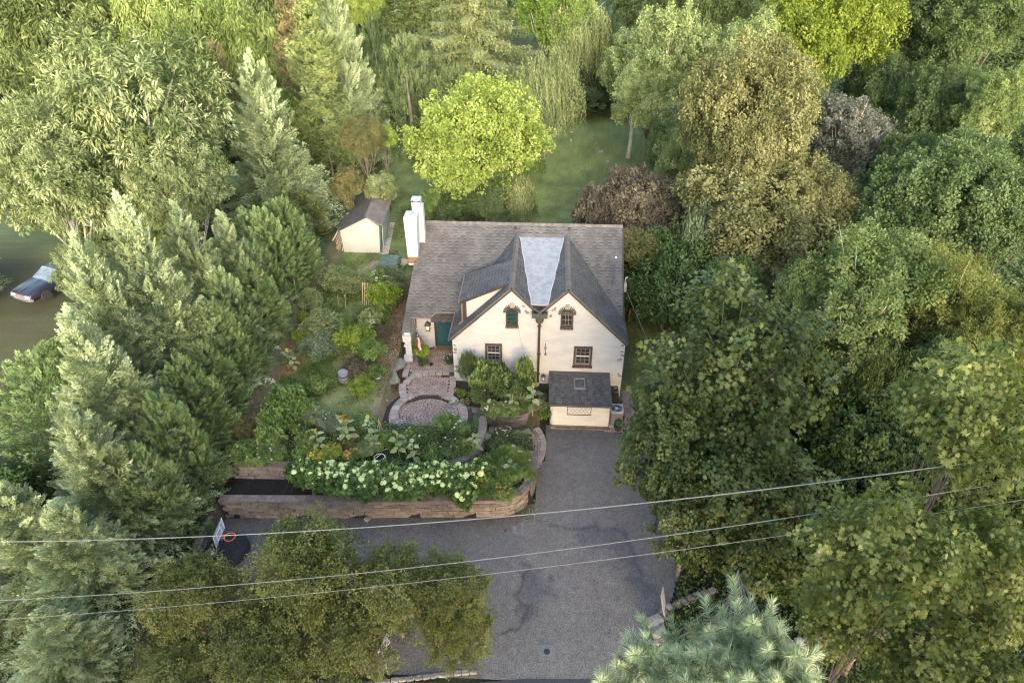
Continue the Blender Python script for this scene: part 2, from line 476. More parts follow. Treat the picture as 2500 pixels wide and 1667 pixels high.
MULCH = [PG(*p)[:2].tolist()+[rx, ry] for p, rx, ry in [((733, 858), .8, 1.1), ((735, 905), 1.6, .55), ((697, 905), .5, .6), ((775, 705), .7, .4), ((675, 935), .35, .4), ((800, 905), .45, .4), ((665, 985), .35, .3)]]
BARE = [PG(*p)[:2].tolist()+[rx, ry] for p, rx, ry in [((690, 700), .5, 1.6), ((665, 760), .45, 1.6), ((640, 830), .5, 1.6), ((615, 900), .6, 1.7), ((600, 960), .8, 1.2), ((735, 620), .5, 1.5), ((955, 960), .6, .9), ((940, 1010), .6, 1.0), ((770, 685), 1.2, .5)]]
def gcol(X, Y):
    exr_ = np.interp(Y, [-17.5, -16.2, -15, -13.6, -10, -2], [5.0, 5.7, 6.9, 7.7, 9.0, 9.0])
    n1 = vnoise(X, Y, 1.1, 1); n2 = vnoise(X, Y, .35, 2); n3 = vnoise(X, Y, 5, 5); n4 = vnoise(X, Y, .12, 9)
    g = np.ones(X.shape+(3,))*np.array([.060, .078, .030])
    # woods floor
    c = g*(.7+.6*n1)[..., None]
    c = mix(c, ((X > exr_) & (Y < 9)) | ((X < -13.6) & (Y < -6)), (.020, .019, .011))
    lawn = np.array([.115, .145, .048])
    L = np.zeros(X.shape)
    lb = sstep(9, 12, Y)*(1-sstep(46, 52, Y))*sstep(-12.5, -11, X)*(1-sstep(13+(Y-20)*.15, 15+(Y-20)*.15, X))
    L = np.maximum(L, lb)
    L = np.maximum(L, ((X > -13.6) & (X < -6.5) & (Y > -8.2))*1.0)
    L = np.maximum(L, sstep(7.2, 7.6, X)*(1-sstep(12.5, 14, X))*sstep(-3.5, -2, Y)*(1-sstep(8, 10, Y)))
    L = np.maximum(L, (1-sstep(-17.5, -16.5, X))*sstep(-9, -6, Y)*(1-sstep(9, 12, Y))*.75)
    L = np.maximum(L, (1-sstep(-7, -6.6, X))*sstep(-13.6, -13.2, X)*sstep(5, 8, Y)*(1-sstep(20, 26, Y)))
    c = c*(1-L[..., None])+(lawn*(.72+.55*n1+.22*(n2-.5))[..., None])*L[..., None]
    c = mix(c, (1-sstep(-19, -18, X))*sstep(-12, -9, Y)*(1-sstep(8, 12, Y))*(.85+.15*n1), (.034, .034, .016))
    # worn yellowish lawn in the kitchen garden
    ya = ((X > -13.9) & (X < -6.5))*(1-sstep(7, 12, Y))*sstep(-8.4, -8, Y)
    c = mix(c, ya*np.clip(.15+.9*(n1-.35), 0, .8), (.170, .155, .070))
    # soil by the beds and under plants
    soil = ((X > -14) & (X < 1.8) & (Y < -4.7) & (Y > -11))*1.0
    soil = np.maximum(soil, ((X > -3.5) & (X < 6.4) & (Y > -3) & (Y < 9)))
    c = mix(c, soil*.92, (.038, .028, .019))
    # black mulch in the front bed
    blk = ((X > -13.6) & (X < 1.5) & (Y < -8.3) & (Y > -10.2))*1.0
    c = mix(c, blk, (.011, .010, .010)); c = c*(1+blk*(n4*1.2-.4))[..., None]
    # dirt with leaf litter beside the house
    dt = sstep(-8.15-.35*n1, -7.75, X)*(X < -6.2)*(1-sstep(8, 9.5, Y))*sstep(-1.5, .5, Y)
    c = mix(c, dt*.95, (.105, .078, .048)); c = c*(1+dt*(n4-.5)*1.1)[..., None]
    for x0, y0, rx, ry in MULCH:
        q = ((X-x0)/rx)**2+((Y-y0)/ry)**2+(n2-.5)*1.1
        c = mix(c, (1-sstep(.55, 1.2, q))*(.55+.4*n4), (.24, .125, .055))
    for x0, y0, rx, ry in BARE:
        q = ((X-x0)/rx)**2+((Y-y0)/ry)**2+(n2-.5)*1.2+(n1-.5)
        c = mix(c, (1-sstep(.4, 1.3, q))*.8, (.155, .112, .070))
    # strip of bare earth at the foot of the hedge
    hx = -13.5
    q = np.exp(-((X-hx)/.45)**2)*((Y > -8) & (Y < 18))
    c = mix(c, q*.75, (.115, .085, .055))
    c = c*(.86+.28*vnoise(X, Y, .22, 17))[..., None]*(.9+.2*n3)[..., None]
    return c
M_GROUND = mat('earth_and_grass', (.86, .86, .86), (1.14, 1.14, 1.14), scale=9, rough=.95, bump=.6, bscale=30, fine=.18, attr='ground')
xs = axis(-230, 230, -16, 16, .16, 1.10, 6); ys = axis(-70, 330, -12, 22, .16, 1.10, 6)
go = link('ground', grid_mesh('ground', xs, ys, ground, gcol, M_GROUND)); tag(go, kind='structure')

# lawn edge and woods: fine grass blades in the near lawns, one mass
def grass_patch(seed, n, x0, x1, y0, y1, test):
    g = np.random.default_rng(seed)
    X = g.uniform(x0, x1, n); Y = g.uniform(y0, y1, n)
    k = test(X, Y, g); X, Y = X[k], Y[k]; n = len(X)
    P = np.stack([X, Y, ground(X, Y)-.01], 1)
    T = UPV+g.normal(size=(n, 3))*.6
    return leaves(P, T, g.normal(size=(n, 3))+UPV*.2, g.uniform(.05, .13, n), .035), np.clip(.35+.6*(vnoise(X, Y, 1.0, 4)-.4)+g.normal(size=n)*.15, 0, 1)
a = grass_patch(5, 42000, -13.2, -6.9, -7.9, 24, lambda X, Y, g: (vnoise(X, Y, .8, 31) > .42) & ~((X > -8.3) & (Y < 9) & (Y > -1)))
b_ = grass_patch(6, 22000, 7.4, 13.5, -3, 9, lambda X, Y, g: g.random(len(X)) > .1)
c_ = grass_patch(8, 30000, -11.5, 13, 11, 40, lambda X, Y, g: g.random(len(X)) > .1)
M_GRASS = leafmat('grass_blade', (.05, .075, .018), (.095, .125, .034), (.17, .17, .06), trans=.25)
tag(link('grass', fastmesh('grass', np.concatenate([a[0], b_[0], c_[0]]), np.concatenate([a[1], b_[1], c_[1]]), M_GRASS)), kind='stuff')

# ---- driveway and road
def dcol(X, Y):
    n1 = vnoise(X, Y, 2.2, 11); n2 = vnoise(X, Y, .5, 12); n3 = vnoise(X, Y, .16, 13)
    c = np.ones(X.shape+(3,))*np.array([.128, .115, .104])
    c = c*(.90+.20*n1)[..., None]
    c = mix(c, sstep(.45, .8, n1)*.35, (.078, .074, .084))
    # gravel that lies brown at the edges, darker along the wall and by the hoop
    e = np.exp(-np.clip(Y-0, -50, 50)**2*0)
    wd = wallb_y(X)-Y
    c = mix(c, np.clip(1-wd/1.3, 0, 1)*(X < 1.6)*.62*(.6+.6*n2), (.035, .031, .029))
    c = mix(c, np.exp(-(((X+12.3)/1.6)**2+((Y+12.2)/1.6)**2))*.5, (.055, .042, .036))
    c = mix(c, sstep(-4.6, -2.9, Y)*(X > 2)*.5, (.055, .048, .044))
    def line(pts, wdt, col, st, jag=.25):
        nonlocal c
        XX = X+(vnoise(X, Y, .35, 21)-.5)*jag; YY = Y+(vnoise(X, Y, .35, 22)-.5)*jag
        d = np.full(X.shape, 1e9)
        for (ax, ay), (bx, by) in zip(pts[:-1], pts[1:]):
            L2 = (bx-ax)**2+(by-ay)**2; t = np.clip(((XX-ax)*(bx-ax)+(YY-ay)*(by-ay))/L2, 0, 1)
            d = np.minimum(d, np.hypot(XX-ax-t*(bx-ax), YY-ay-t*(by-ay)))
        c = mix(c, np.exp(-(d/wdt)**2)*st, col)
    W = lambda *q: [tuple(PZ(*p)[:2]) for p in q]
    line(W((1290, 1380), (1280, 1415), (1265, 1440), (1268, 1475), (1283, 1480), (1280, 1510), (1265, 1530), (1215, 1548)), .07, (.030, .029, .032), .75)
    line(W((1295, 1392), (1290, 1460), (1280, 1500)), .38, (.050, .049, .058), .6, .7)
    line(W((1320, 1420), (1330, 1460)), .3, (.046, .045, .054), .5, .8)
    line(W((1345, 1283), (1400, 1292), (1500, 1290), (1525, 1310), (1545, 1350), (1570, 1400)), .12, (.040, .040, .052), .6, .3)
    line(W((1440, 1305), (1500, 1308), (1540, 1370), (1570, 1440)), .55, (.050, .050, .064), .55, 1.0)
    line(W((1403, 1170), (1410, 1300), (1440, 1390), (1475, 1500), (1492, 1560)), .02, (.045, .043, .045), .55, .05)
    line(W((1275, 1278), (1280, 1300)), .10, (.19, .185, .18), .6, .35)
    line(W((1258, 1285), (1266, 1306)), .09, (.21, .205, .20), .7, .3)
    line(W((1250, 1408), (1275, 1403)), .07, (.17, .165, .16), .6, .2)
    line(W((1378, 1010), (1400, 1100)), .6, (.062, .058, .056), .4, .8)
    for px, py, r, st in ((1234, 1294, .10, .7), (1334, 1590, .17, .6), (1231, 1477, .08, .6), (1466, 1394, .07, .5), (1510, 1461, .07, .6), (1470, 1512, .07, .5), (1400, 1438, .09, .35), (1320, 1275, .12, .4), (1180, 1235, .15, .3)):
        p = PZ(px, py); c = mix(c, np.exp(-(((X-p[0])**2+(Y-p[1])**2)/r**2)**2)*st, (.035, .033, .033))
    g2 = np.random.default_rng(3)
    for _ in range(120):
        x0, y0, r = g2.uniform(-13, 7), g2.uniform(-17, -4), g2.uniform(.02, .07); c = mix(c, np.exp(-(((X-x0)**2+(Y-y0)**2)/r**2))*.5, (.04, .038, .038))
    return c*(.86+.28*n3)[..., None]
def dz(X, Y): return .012+.012*vnoise(X, Y, 2.5, 19)
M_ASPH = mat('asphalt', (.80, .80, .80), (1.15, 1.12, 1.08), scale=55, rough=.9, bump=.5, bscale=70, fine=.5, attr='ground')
M_ROAD = mat('dark_road_asphalt', (.030, .029, .031), (.046, .044, .047), scale=30, rough=.9, bump=.4, bscale=70, fine=.3)
dxs = np.arange(-13.6, 9.0, .09); dys = np.arange(-17.45, -2.4, .09)
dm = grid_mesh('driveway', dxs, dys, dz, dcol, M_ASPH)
# cut the sheet to the outline: it stops at the wall foot, the brick path and the right-hand verge
import bmesh
bm = bmesh.new(); bm.from_mesh(dm)
def outside(c):
    x, y = c.x, c.y
    if x < 1.62 and y > float(wallb_y(x))+.12: return True
    if x < 2.05 and y > -5.4: return True
    if x > 6.2 and y > -2.85: return True
    if x > 2 and y > -2.42: return True
    ex = np.interp(y, [-17.5, -16.2, -15, -13.6, -10, -2], [4.9, 5.6, 6.8, 7.6, 8.9, 8.9])
    return x > ex
bmesh.ops.delete(bm, geom=[f for f in bm.faces if outside(f.calc_center_median())], context='FACES')
bm.to_mesh(dm); bm.free()
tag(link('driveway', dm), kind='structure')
rb = MB(); rb.add([(-120, -24.5, 0), (120, -24.5, 0), (120, -17.9, 0), (6, -17.15, 0), (1.5, -17.35, 0), (-.6, -17.62, 0), (-14, -18.1, 0), (-120, -20, 0)], [(0, 1, 2, 3, 4, 5, 6, 7)])
tag(rb.build('road', M_ROAD, loc=(0, 0, .03)), kind='structure')
cv = MB(); p = PZ(1335, 1591); cv.box((p[0], p[1], .028), (.62, .6, .012)); cvo = cv.build('drain_cover', mat('concrete_cover', (.105, .10, .095), (.14, .133, .125), 12, fine=.3))
tag(cvo, 'square concrete drain cover with a dark round plug set in the driveway', 'drain cover')
q = MB(); q.lathe((p[0], p[1], .034), [(.13, 0), (.13, .008), (.0, .008)], 18); q.build('plug', mat('dark_iron', (.02, .02, .022), rough=.5), cvo)

# ------------------------------------------------------------------ stone and brick work
M_BLOCK = mat('wall_block', (.100, .084, .077), (.170, .146, .133), 3.5, c3=(.055, .042, .036), bump=.8, bscale=22, tint=.22, fine=.25, stretch=(1, 1, 2.5))
M_BACK = mat('wall_core', (.05, .042, .036), (.075, .06, .05), 6)
M_CAP = mat('cap_stone', (.095, .075, .066), (.150, .122, .108), 2.5, c3=(.05, .04, .033), bump=.6, bscale=25, tint=.18, fine=.22)
M_PAVE = mat('paver', (.185, .132, .108), (.265, .20, .168), 2.2, c3=(.15, .112, .092), bump=.5, bscale=30, tint=.16, fine=.16)
M_EDGE = mat('edging_stone', (.20, .160, .135), (.285, .235, .205), 2.0, c3=(.17, .13, .11), bump=.5, bscale=25, tint=.13, fine=.14)
M_JOINT = mat('dark_joint_sand', (.030, .024, .020), (.042, .034, .028), 8)
M_STONE = mat('field_stone', (.12, .108, .088), (.20, .185, .155), 3, c3=(.08, .076, .055), bump=.8, bscale=12, tint=.15, fine=.2)

def arclen(pts):
    pts = np.array(pts, float); d = np.r_[0, np.cumsum(np.linalg.norm(np.diff(pts, axis=0), axis=1))]
    return pts, d
def along(pts, s):
    pts, d = arclen(pts); s = np.clip(s, 0, d[-1])
    x = np.array([np.interp(s, d, pts[:, i]) for i in range(pts.shape[1])]); e = .05
    a = np.array([np.interp(min(s+e, d[-1]), d, pts[:, i]) for i in range(2)]); b = np.array([np.interp(max(s-e, 0), d, pts[:, i]) for i in range(2)])
    return x, math.atan2(a[1]-b[1], a[0]-b[0])
def smooth_path(pts, n=60):
    pts = np.array(pts, float); t = np.linspace(0, len(pts)-1, n); out = []
    for q in t:
        i = min(int(q), len(pts)-2); f = q-i
        p0, p1, p2, p3 = pts[max(i-1, 0)], pts[i], pts[i+1], pts[min(i+2, len(pts)-1)]
        out.append(.5*((2*p1)+(-p0+p2)*f+(2*p0-5*p1+4*p2-p3)*f*f+(-p0+3*p1-3*p2+p3)*f**3))
    return np.array(out)
def rock_mesh(name, sx, sy, sz, seed, m, sub=2):
    bm = bmesh.new(); bmesh.ops.create_icosphere(bm, subdivisions=sub, radius=.5); g = np.random.default_rng(seed); o = g.uniform(0, 50, 3)
    for v in bm.verts:
        n = float(vnoise(v.co.x*1.0+o[0], v.co.y+v.co.z*.7+o[1], .35, seed))
        v.co = Vector((max(-.42, min(.42, v.co.x*1.15))*sx, max(-.42, min(.42, v.co.y*1.15))*sy, max(-.4, min(.36, v.co.z*1.15))*sz))*(.85+.4*n)
    me = bpy.data.meshes.new(name); bm.to_mesh(me); bm.free(); me.materials.append(m); return me

def block_wall(label, path, z0, z1, th=.30, inner=-1, bl=.42, courses=6, capn=.45, capw=.42, group=None, seed=1):
    """retaining wall of single blocks with cap stones, on a dark core; z0, z1 may vary along the path"""
    g = np.random.default_rng(seed)
    t = thing('retaining_wall', label, 'wall', group=group)
    pts, d = arclen(path); Lt = d[-1]
    f0 = (lambda s: z0) if not callable(z0) else z0; f1 = (lambda s: z1) if not callable(z1) else z1
    core = MB(); n = 40; L_ = []; R_ = []
    for s in np.linspace(0, Lt, n):
        p, a = along(pts, s); nn = np.array([-math.sin(a), math.cos(a)])
        L_.append((p[:2]+nn*.07, f0(s)-.3, f1(s)-.02)); R_.append((p[:2]+nn*th, f0(s)-.3, f1(s)-.02))
    for i in range(n-1):
        (a0, b0, c0), (a1, b1, c1) = L_[i], L_[i+1]; (e0, _, _), (e1, _, _) = R_[i], R_[i+1]
        core.add([(*a0, b0), (*a1, b1), (*a1, c1), (*a0, c0), (*e0, b0), (*e1, b1), (*e1, c1), (*e0, c0)], [(0, 1, 2, 3), (4, 7, 6, 5), (3, 2, 6, 7), (0, 3, 7, 4), (1, 5, 6, 2)])
    core.build('core', M_BACK, t)
    bmeshes = []
    for k in range(5):
        b = MB(); hx, hy, hz = .5, .5, .5; j = lambda a: a*(1+g.uniform(-.03, .03))
        b.box((0, 0, 0), (j(.965), j(1), j(.93))); bmeshes.append(b.mesh('block', M_BLOCK))
    cnt = 0
    nb = int(Lt/bl)
    for c in range(courses):
        off = (c % 2)*.5
        for i in range(nb):
            s = (i+off+.5)*Lt/nb+g.uniform(-.02, .02)
            if s > Lt: continue
            p, a = along(pts, s); h = (f1(s)-f0(s))/courses; nn = np.array([-math.sin(a), math.cos(a)])
            q = p[:2]+nn*(.1+g.uniform(-.02, .02))
            o = link('block', bmeshes[g.integers(5)], t, (q[0], q[1], f0(s)+(c+.5)*h)); o.rotation_euler = (0, 0, a+g.uniform(-.02, .02)); o.scale = (Lt/nb, .2, h)
            cnt += 1
    nc = int(Lt/capn); cms = []
    for k in range(3):
        b = MB(); b.box((0, 0, 0), (1, 1, 1)); cms.append(b.mesh('cap_stone', M_CAP))
    for i in range(nc):
        s = (i+.5)*Lt/nc; p, a = along(pts, s); nn = np.array([-math.sin(a), math.cos(a)]); q = p[:2]+nn*(capw*.5-.05)
        o = link('cap_stone', cms[i % 3], t, (q[0], q[1], f1(s)+.04)); o.rotation_euler = (g.uniform(-.01, .01), g.uniform(-.01, .01), a); o.scale = (Lt/nc*.985, capw+g.uniform(-.02, .02), .09)
    return t
front_path = smooth_path(WALLB, 80)
block_wall('long front retaining wall of reddish blocks that curves round to the driveway steps', front_path, 0.0, lambda s: 1.16 if s < 14.5 else 1.16-.035*(s-14.5), courses=5, bl=.5)
up_path = smooth_path([(-13.4, -8.5), (-10, -8.4), (-6.5, -8.3), (-3.4, -8.05), (-2.0, -7.55), (-1.45, -6.7), (-1.2, -5.6), (-1.15, -4.5), (-1.3, -3.9)], 60)
block_wall('upper retaining wall behind the hydrangeas that bends back along the brick path', up_path, lambda s: 1.1 if s < 12 else .9, lambda s: 1.93 if s < 12 else 1.93-.09*(s-12), courses=4, bl=.5, seed=2)
bed_path = smooth_path([(-3.2, -2.75), (-1.9, -2.9), (-.7, -3.1), (.3, -3.1), (1.1, -2.75), (1.75, -2.1), (2.0, -1.2)], 40)
block_wall('low dark retaining wall of the flower bed against the house front', bed_path, lambda s: .35, 1.15, courses=4, bl=.4, seed=3)
left_path = smooth_path([(-12.95, -17.0), (-13.2, -15), (-13.45, -13), (-13.55, -11.5), (-13.75, -10), (-13.85, -8.6)], 40)
block_wall('low mossy wall at the left edge of the driveway below the hedge', left_path, -.05, lambda s: .55+.06*s, courses=3, bl=.6, capn=.9, seed=4)

# ---- patio
def ring_piece(c, r0, r1, a0, a1, z0, z1, n=2, g=.012, t=0.0, mb=None):
    b = mb or MB(); da = g/((r0+r1)/2+1e-6)
    A = np.linspace(a0+da, a1-da, n+1)
    inn = [(c[0]+(r0+g)*math.cos(a), c[1]+(r0+g)*math.sin(a)) for a in A]; ou = [(c[0]+(r1-g)*math.cos(a), c[1]+(r1-g)*math.sin(a)) for a in A]
    return b.prism(inn[::-1]+ou if False else ou+inn[::-1], z0, z1, t)
patio = thing('patio', 'tan brick patio of three curved terraces stepping down from the teal door', 'patio')
CC = PZ(1043, 1016, 1.25)[:2]        # centre of the round terrace
RC = 1.95
base = MB()
base.prism([(CC[0]+(RC+.55)*math.cos(a), CC[1]+(RC+.55)*math.sin(a)) for a in np.linspace(0, 2*math.pi, 40, endpoint=False)], .6, 1.235)
base.build('joint_sand', M_JOINT, patio)
g = np.random.default_rng(11)
cir = 0
for k in range(10):
    r0 = .07+k*.187 if k else 0; r1 = .07+(k+1)*.187
    if k == 0: r0 = .05; r1 = .21
    else: r0 = .21+(k-1)*.19; r1 = r0+.19
    n = max(6, int(round(2*math.pi*(r0+r1)/2/(.22 if k < 6 else .26))))
    for i in range(n):
        if k > 4 and -2.4 < (a := (i+.5)/n*2*math.pi-math.pi) < -.5 and False: continue
        a0 = 2*math.pi*i/n+k*.3; o = ring_piece(CC, r0, r1, a0, a0+2*math.pi/n, 1.2, 1.25+g.uniform(-.004, .006), 1 if k > 3 else 2, .014)
        cir += 1
        if cir <= 295: o.build('round_paver', M_PAVE, patio)
# middle terrace: running-bond pavers inside the outline, upper landing before the door
def inside(poly, x, y):
    c = False; n = len(poly)
    for i in range(n):
        x1, y1 = poly[i]; x2, y2 = poly[(i+1) % n]
        if (y1 > y) != (y2 > y) and x < (x2-x1)*(y-y1)/(y2-y1)+x1: c = not c
    return c
Z1, Z2 = 1.40, 1.58
mid_in = [tuple(PZ(*p, Z1)[:2]) for p in ((991, 931), (1000, 926), (1016, 919), (1040, 917), (1070, 917), (1097, 921), (1095, 945), (1092, 965), (1085, 975), (1070, 966), (1050, 962), (1030, 964), (1010, 971), (997, 976), (993, 960), (990, 945))]
up_in = [tuple(PZ(*p, Z2)[:2]) for p in ((1000, 870), (1010, 866), (1060, 850), (1112, 848), (1112, 905), (1090, 907), (1050, 906), (1028, 911), (1003, 914), (1000, 895))]
def slab_under(poly, z0, z1, name='joint_sand'):
    b = MB(); b.prism(poly if sum((poly[i][0]*poly[(i+1) % len(poly)][1]-poly[(i+1) % len(poly)][0]*poly[i][1]) for i in range(len(poly))) > 0 else poly[::-1], z0, z1); return b.build(name, M_JOINT, patio)
def grow(poly, d):
    c = np.mean(poly, axis=0); return [tuple(c+(np.array(p)-c)*(1+d/np.linalg.norm(np.array(p)-c))) for p in poly]
slab_under(grow(mid_in, .25), .8, Z1-.012); slab_under(grow(up_in, .2), .9, Z2-.012)
pm = []
for k in range(4):
    b = MB(); b.box((0, 0, -.02), (.276, .124, .05)); pm.append(b.mesh('paver', M_PAVE))
def lay(poly, z, parent, w=.30, h=.15, rz=0.05, name='paver', ms=pm, off=.5, cap=300):
    P = np.array(poly); x0, y0 = P.min(0)-.5; x1, y1 = P.max(0)+.5; cx, cy = P.mean(0); n = 0
    for j, y in enumerate(np.arange(y0, y1, h)):
        for x in np.arange(x0+(j % 2)*w*off, x1, w):
            X = cx+(x-cx)*math.cos(rz)-(y-cy)*math.sin(rz); Y = cy+(x-cx)*math.sin(rz)+(y-cy)*math.cos(rz)
            if inside(poly, X, Y) and n < cap:
                o = link(name, ms[n % len(ms)], parent, (X, Y, z+g.uniform(-.003, .004))); o.rotation_euler = (0, 0, rz+g.uniform(-.01, .01)); n += 1
lay(grow(mid_in, -.02), Z1, patio); lay(grow(up_in, .03), Z2, patio, name='landing_paver', w=.3, h=.15)
def edging(path, z, wdt=.34, ln=.36, parent=patio, hgt=.14, side=0.0, name='edging_stone', m=M_EDGE):
    pts, d = arclen(path); n = max(1, round(d[-1]/ln))
    for i in range(n):
        s0, s1 = d[-1]*i/n, d[-1]*(i+1)/n
        p0, a0 = along(pts, s0); p1, a1 = along(pts, s1)
        if i == 0: a0 = along(pts, .06)[1]
        n0 = np.array([-math.sin(a0), math.cos(a0)]); n1 = np.array([-math.sin(a1), math.cos(a1)]); gp = .018
        t = (p1-p0)[:2]/np.linalg.norm((p1-p0)[:2])*gp
        q = [p0[:2]-n0*wdt/2+t, p1[:2]-n1*wdt/2-t, p1[:2]+n1*wdt/2-t, p0[:2]+n0*wdt/2+t]
        b = MB(); zz = z+g.uniform(-.006, .006); b.prism(q, zz-hgt, zz); b.build(name, m, parent)
def W(z, *q): return [tuple(PZ(*p, z)[:2]) for p in q]
edging(smooth_path(W(Z2, (990, 934), (997, 926), (1013, 917), (1031, 911), (1048, 908), (1068, 907), (1098, 907)), 40), Z2+.01, .36, .40)
edging(smooth_path(W(Z2, (1000, 868), (996, 884), (992, 902), (988, 917)), 20), Z2+.01, .34, .40)
edging(smooth_path(W(Z1+.1, (983, 935), (982, 948), (984, 960), (988, 970)), 20), Z1+.10, .42, .38)
edging(smooth_path(W(1.42, (990, 972), (975, 984), (966, 997), (962, 1010), (964, 1022), (970, 1035)), 30), 1.46, .44, .40)
edging(smooth_path([(CC[0]+(RC-.02)*math.cos(a), CC[1]+(RC-.02)*math.sin(a)) for a in np.linspace(R(205), R(42), 16)], 50), 1.40, .34, .40)
edging(smooth_path(W(Z1, (1103, 918), (1106, 932), (1104, 948), (1099, 963), (1091, 976)), 30), Z1+.01, .34, .36)
edging(smooth_path([(CC[0]+(RC+.12)*math.cos(a), CC[1]+(RC+.12)*math.sin(a)) for a in np.linspace(R(38), R(-25), 12)], 30), 1.26, .36, .40)

# ---- curved steps and the paving between the beds
steps = thing('garden_steps', 'curved tan stone steps that climb from the driveway to the flower beds', 'steps')
SCN = np.array([-.9, -4.35])
for k, (rr, z) in enumerate(((3.02, .17), (2.36, .34), (1.72, .5))):
    b = MB(); A = np.linspace(R(-33), R(32), 12)
    b.prism([(SCN[0], SCN[1])]+[(SCN[0]+(rr-.01)*math.cos(a), SCN[1]+(rr-.01)*math.sin(a)) for a in A], z-.35, z-.012-.001*k); b.build('riser', M_BACK, steps)
    n = int(rr*R(65)/.34)
    for i in range(n):
        a0 = R(-33)+R(65)*i/n; ring_piece(SCN, rr-.34, rr, a0, a0+R(65)/n, z-.14, z+g.uniform(-.004, .006), 2).build('step_stone', M_EDGE, steps)
    for j in range(2):
        r0 = rr-.34-.15*(j+1); n2 = int(rr*R(65)/.26)
        for i in range(n2):
            a0 = R(-33)+R(65)*i/n2+j*.02; ring_piece(SCN, r0, r0+.15, a0, a0+R(65)/n2, z-.13, z-.004+g.uniform(-.004, .004), 1).build('tread_paver', M_PAVE, steps)
pb = MB(); pb.box((-.45, -3.75, .52), (1.3, .9, .1)); pb.build('joint_sand', M_JOINT, steps)
for i in range(4):
    for j in range(4):
        w_ = .17 if (i+j) % 3 else .3
        b = MB(); b.box((-.95+i*.32, -4.05+j*.2, .57), (.29, .18, .05)); b.build('paver', M_PAVE, steps)

# ---- brick path along the right of the house
path = thing('brick_path', 'long tan brick path beside the right wall of the house', 'path')
pl = MB(); n = 24
ysp = np.linspace(-2.85, 7.5, n)
xl = np.full(n, 6.42); xr = np.interp(ysp, [-2.85, 0, 3, 7.5], [7.45, 7.42, 7.36, 7.22]); zp = np.interp(ysp, [-2.85, 3, 7.5], [.045, .42, .95])
for i in range(n-1):
    pl.add([(xl[i], ysp[i], zp[i]-.02), (xr[i], ysp[i], zp[i]-.02), (xr[i+1], ysp[i+1], zp[i+1]-.02), (xl[i+1], ysp[i+1], zp[i+1]-.02)], [(0, 1, 2, 3)])
pl.add([(5.3, -2.95, .02), (6.45, -2.95, .02), (6.45, -1.9, .03), (5.3, -1.9, .03)], [(0, 1, 2, 3)])
pl.build('joint_sand', M_JOINT, path)
pmx = []
for sx, sy in ((.19, .13), (.19, .19), (.13, .19)):
    b = MB(); b.box((0, 0, -.02), (sx, sy, .05)); pmx.append(b.mesh('paver', M_PAVE))
cnt = 0; stf = MB()
for j in range(70):
    y = -2.78+j*.149
    if y > 7.3: break
    x = 6.5+(j % 3)*.05; xr_ = float(np.interp(y, ysp, xr)); z = float(np.interp(y, ysp, zp))
    if y < -1.95: x -= 1.15
    while x < xr_-.06:
        k = int(g.integers(3)); ww = (.205, .205, .145)[k]
        if cnt < 298:
            o = link('paver', pmx[0 if ww > .2 else 2], path, (x+ww/2, y, z+g.uniform(-.003, .004))); o.scale = (1, .68 if ww < .2 else 1, 1); o.rotation_euler = (.06, 0, g.uniform(-.02, .02))
        else: stf.box((x+ww/2, y, z-.02), (ww-.015, .134, .05), t=g.random())
        cnt += 1; x += ww
if stf.v: tag(stf.build('far_paver', M_PAVE, path), kind='stuff')

# ---- loose stones
def rock(label, px, py, sx, sy, sz, seed, z=None, group=None, m=M_STONE, cat='rock', name='rock'):
    p = PG(px, py) if z is None else PZ(px, py, z)
    o = link(name, rock_mesh(name, sx, sy, sz, seed, m), None, (p[0], p[1], p[2]+sz*.15)); o.rotation_euler = (0, 0, seed*1.3)
    return tag(o, label, cat, group)
rock('flat pale boulder at the corner of the patio, upper of the two', 965, 893, 1.5, 1.1, .35, 3, 1.75)
rock('broad grey slab of rock left of the middle terrace, lower of the two', 952, 915, 2.0, .9, .3, 4, 1.7)
rock('grey boulder sitting under the curved wall by the steps', 1187, 1073, .55, .5, .5, 5, 1.05)
rock('small white stepping stone in the grass left of the patio', 940, 939, .42, .32, .12, 6, 1.9)
rock('tiny round pale stone on the worn grass left of the patio', 910, 952, .2, .2, .12, 7, 1.9)
rock('small grey stone lying at the foot of the front wall', 898, 1267, .36, .3, .2, 8, 0.02)
rock('row stone at the gravel edge, pale, beside the round terrace', 945, 977, .18, .15, .1, 9, 1.75)
for i, (px, py, s) in enumerate(((1467, 372, .9), (1483, 395, .7), (1493, 415, 1.0), (1500, 437, .8), (1508, 455, .9), (1446, 335, .6), (1455, 352, .6))):
    rock('moss grown stone in the broken line across the back lawn', px, py, .6*s, .5*s, .35*s, 20+i, group='stones in a line across the back lawn')

# ------------------------------------------------------------------ the house
M_WHITE = mat('white_painted_brick', (.315, .317, .316), (.375, .377, .375), .7, c3=(.34, .342, .338), bump=.75, bscale=9, stretch=(1.0, 1, 3.2), rough=.85, fine=.035)
M_CLAP = mat('cream_siding', (.32, .318, .30), (.37, .365, .345), 1)
M_SHING = mat('shingle_grey', (.056, .054, .053), (.086, .082, .079), 1.1, c3=(.047, .045, .046), tint=.17, fine=.15, rough=.9)
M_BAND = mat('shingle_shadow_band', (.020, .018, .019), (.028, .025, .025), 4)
M_TRIM = mat('brown_trim', (.024, .019, .016), (.038, .030, .026), 4, rough=.6)
M_TRIM2 = mat('window_brown', (.045, .031, .028), (.062, .043, .039), 5, rough=.55)
M_GLASS = mat('dark_glass', (.012, .016, .018), (.03, .036, .038), 3, rough=.08, spec=.6)
M_TEALG = mat('teal_glass', (.010, .030, .030), (.018, .042, .040), 3, rough=.15, spec=.6)
M_DOOR = mat('teal_door', (.010, .045, .055), (.014, .06, .07), 2, rough=.45)
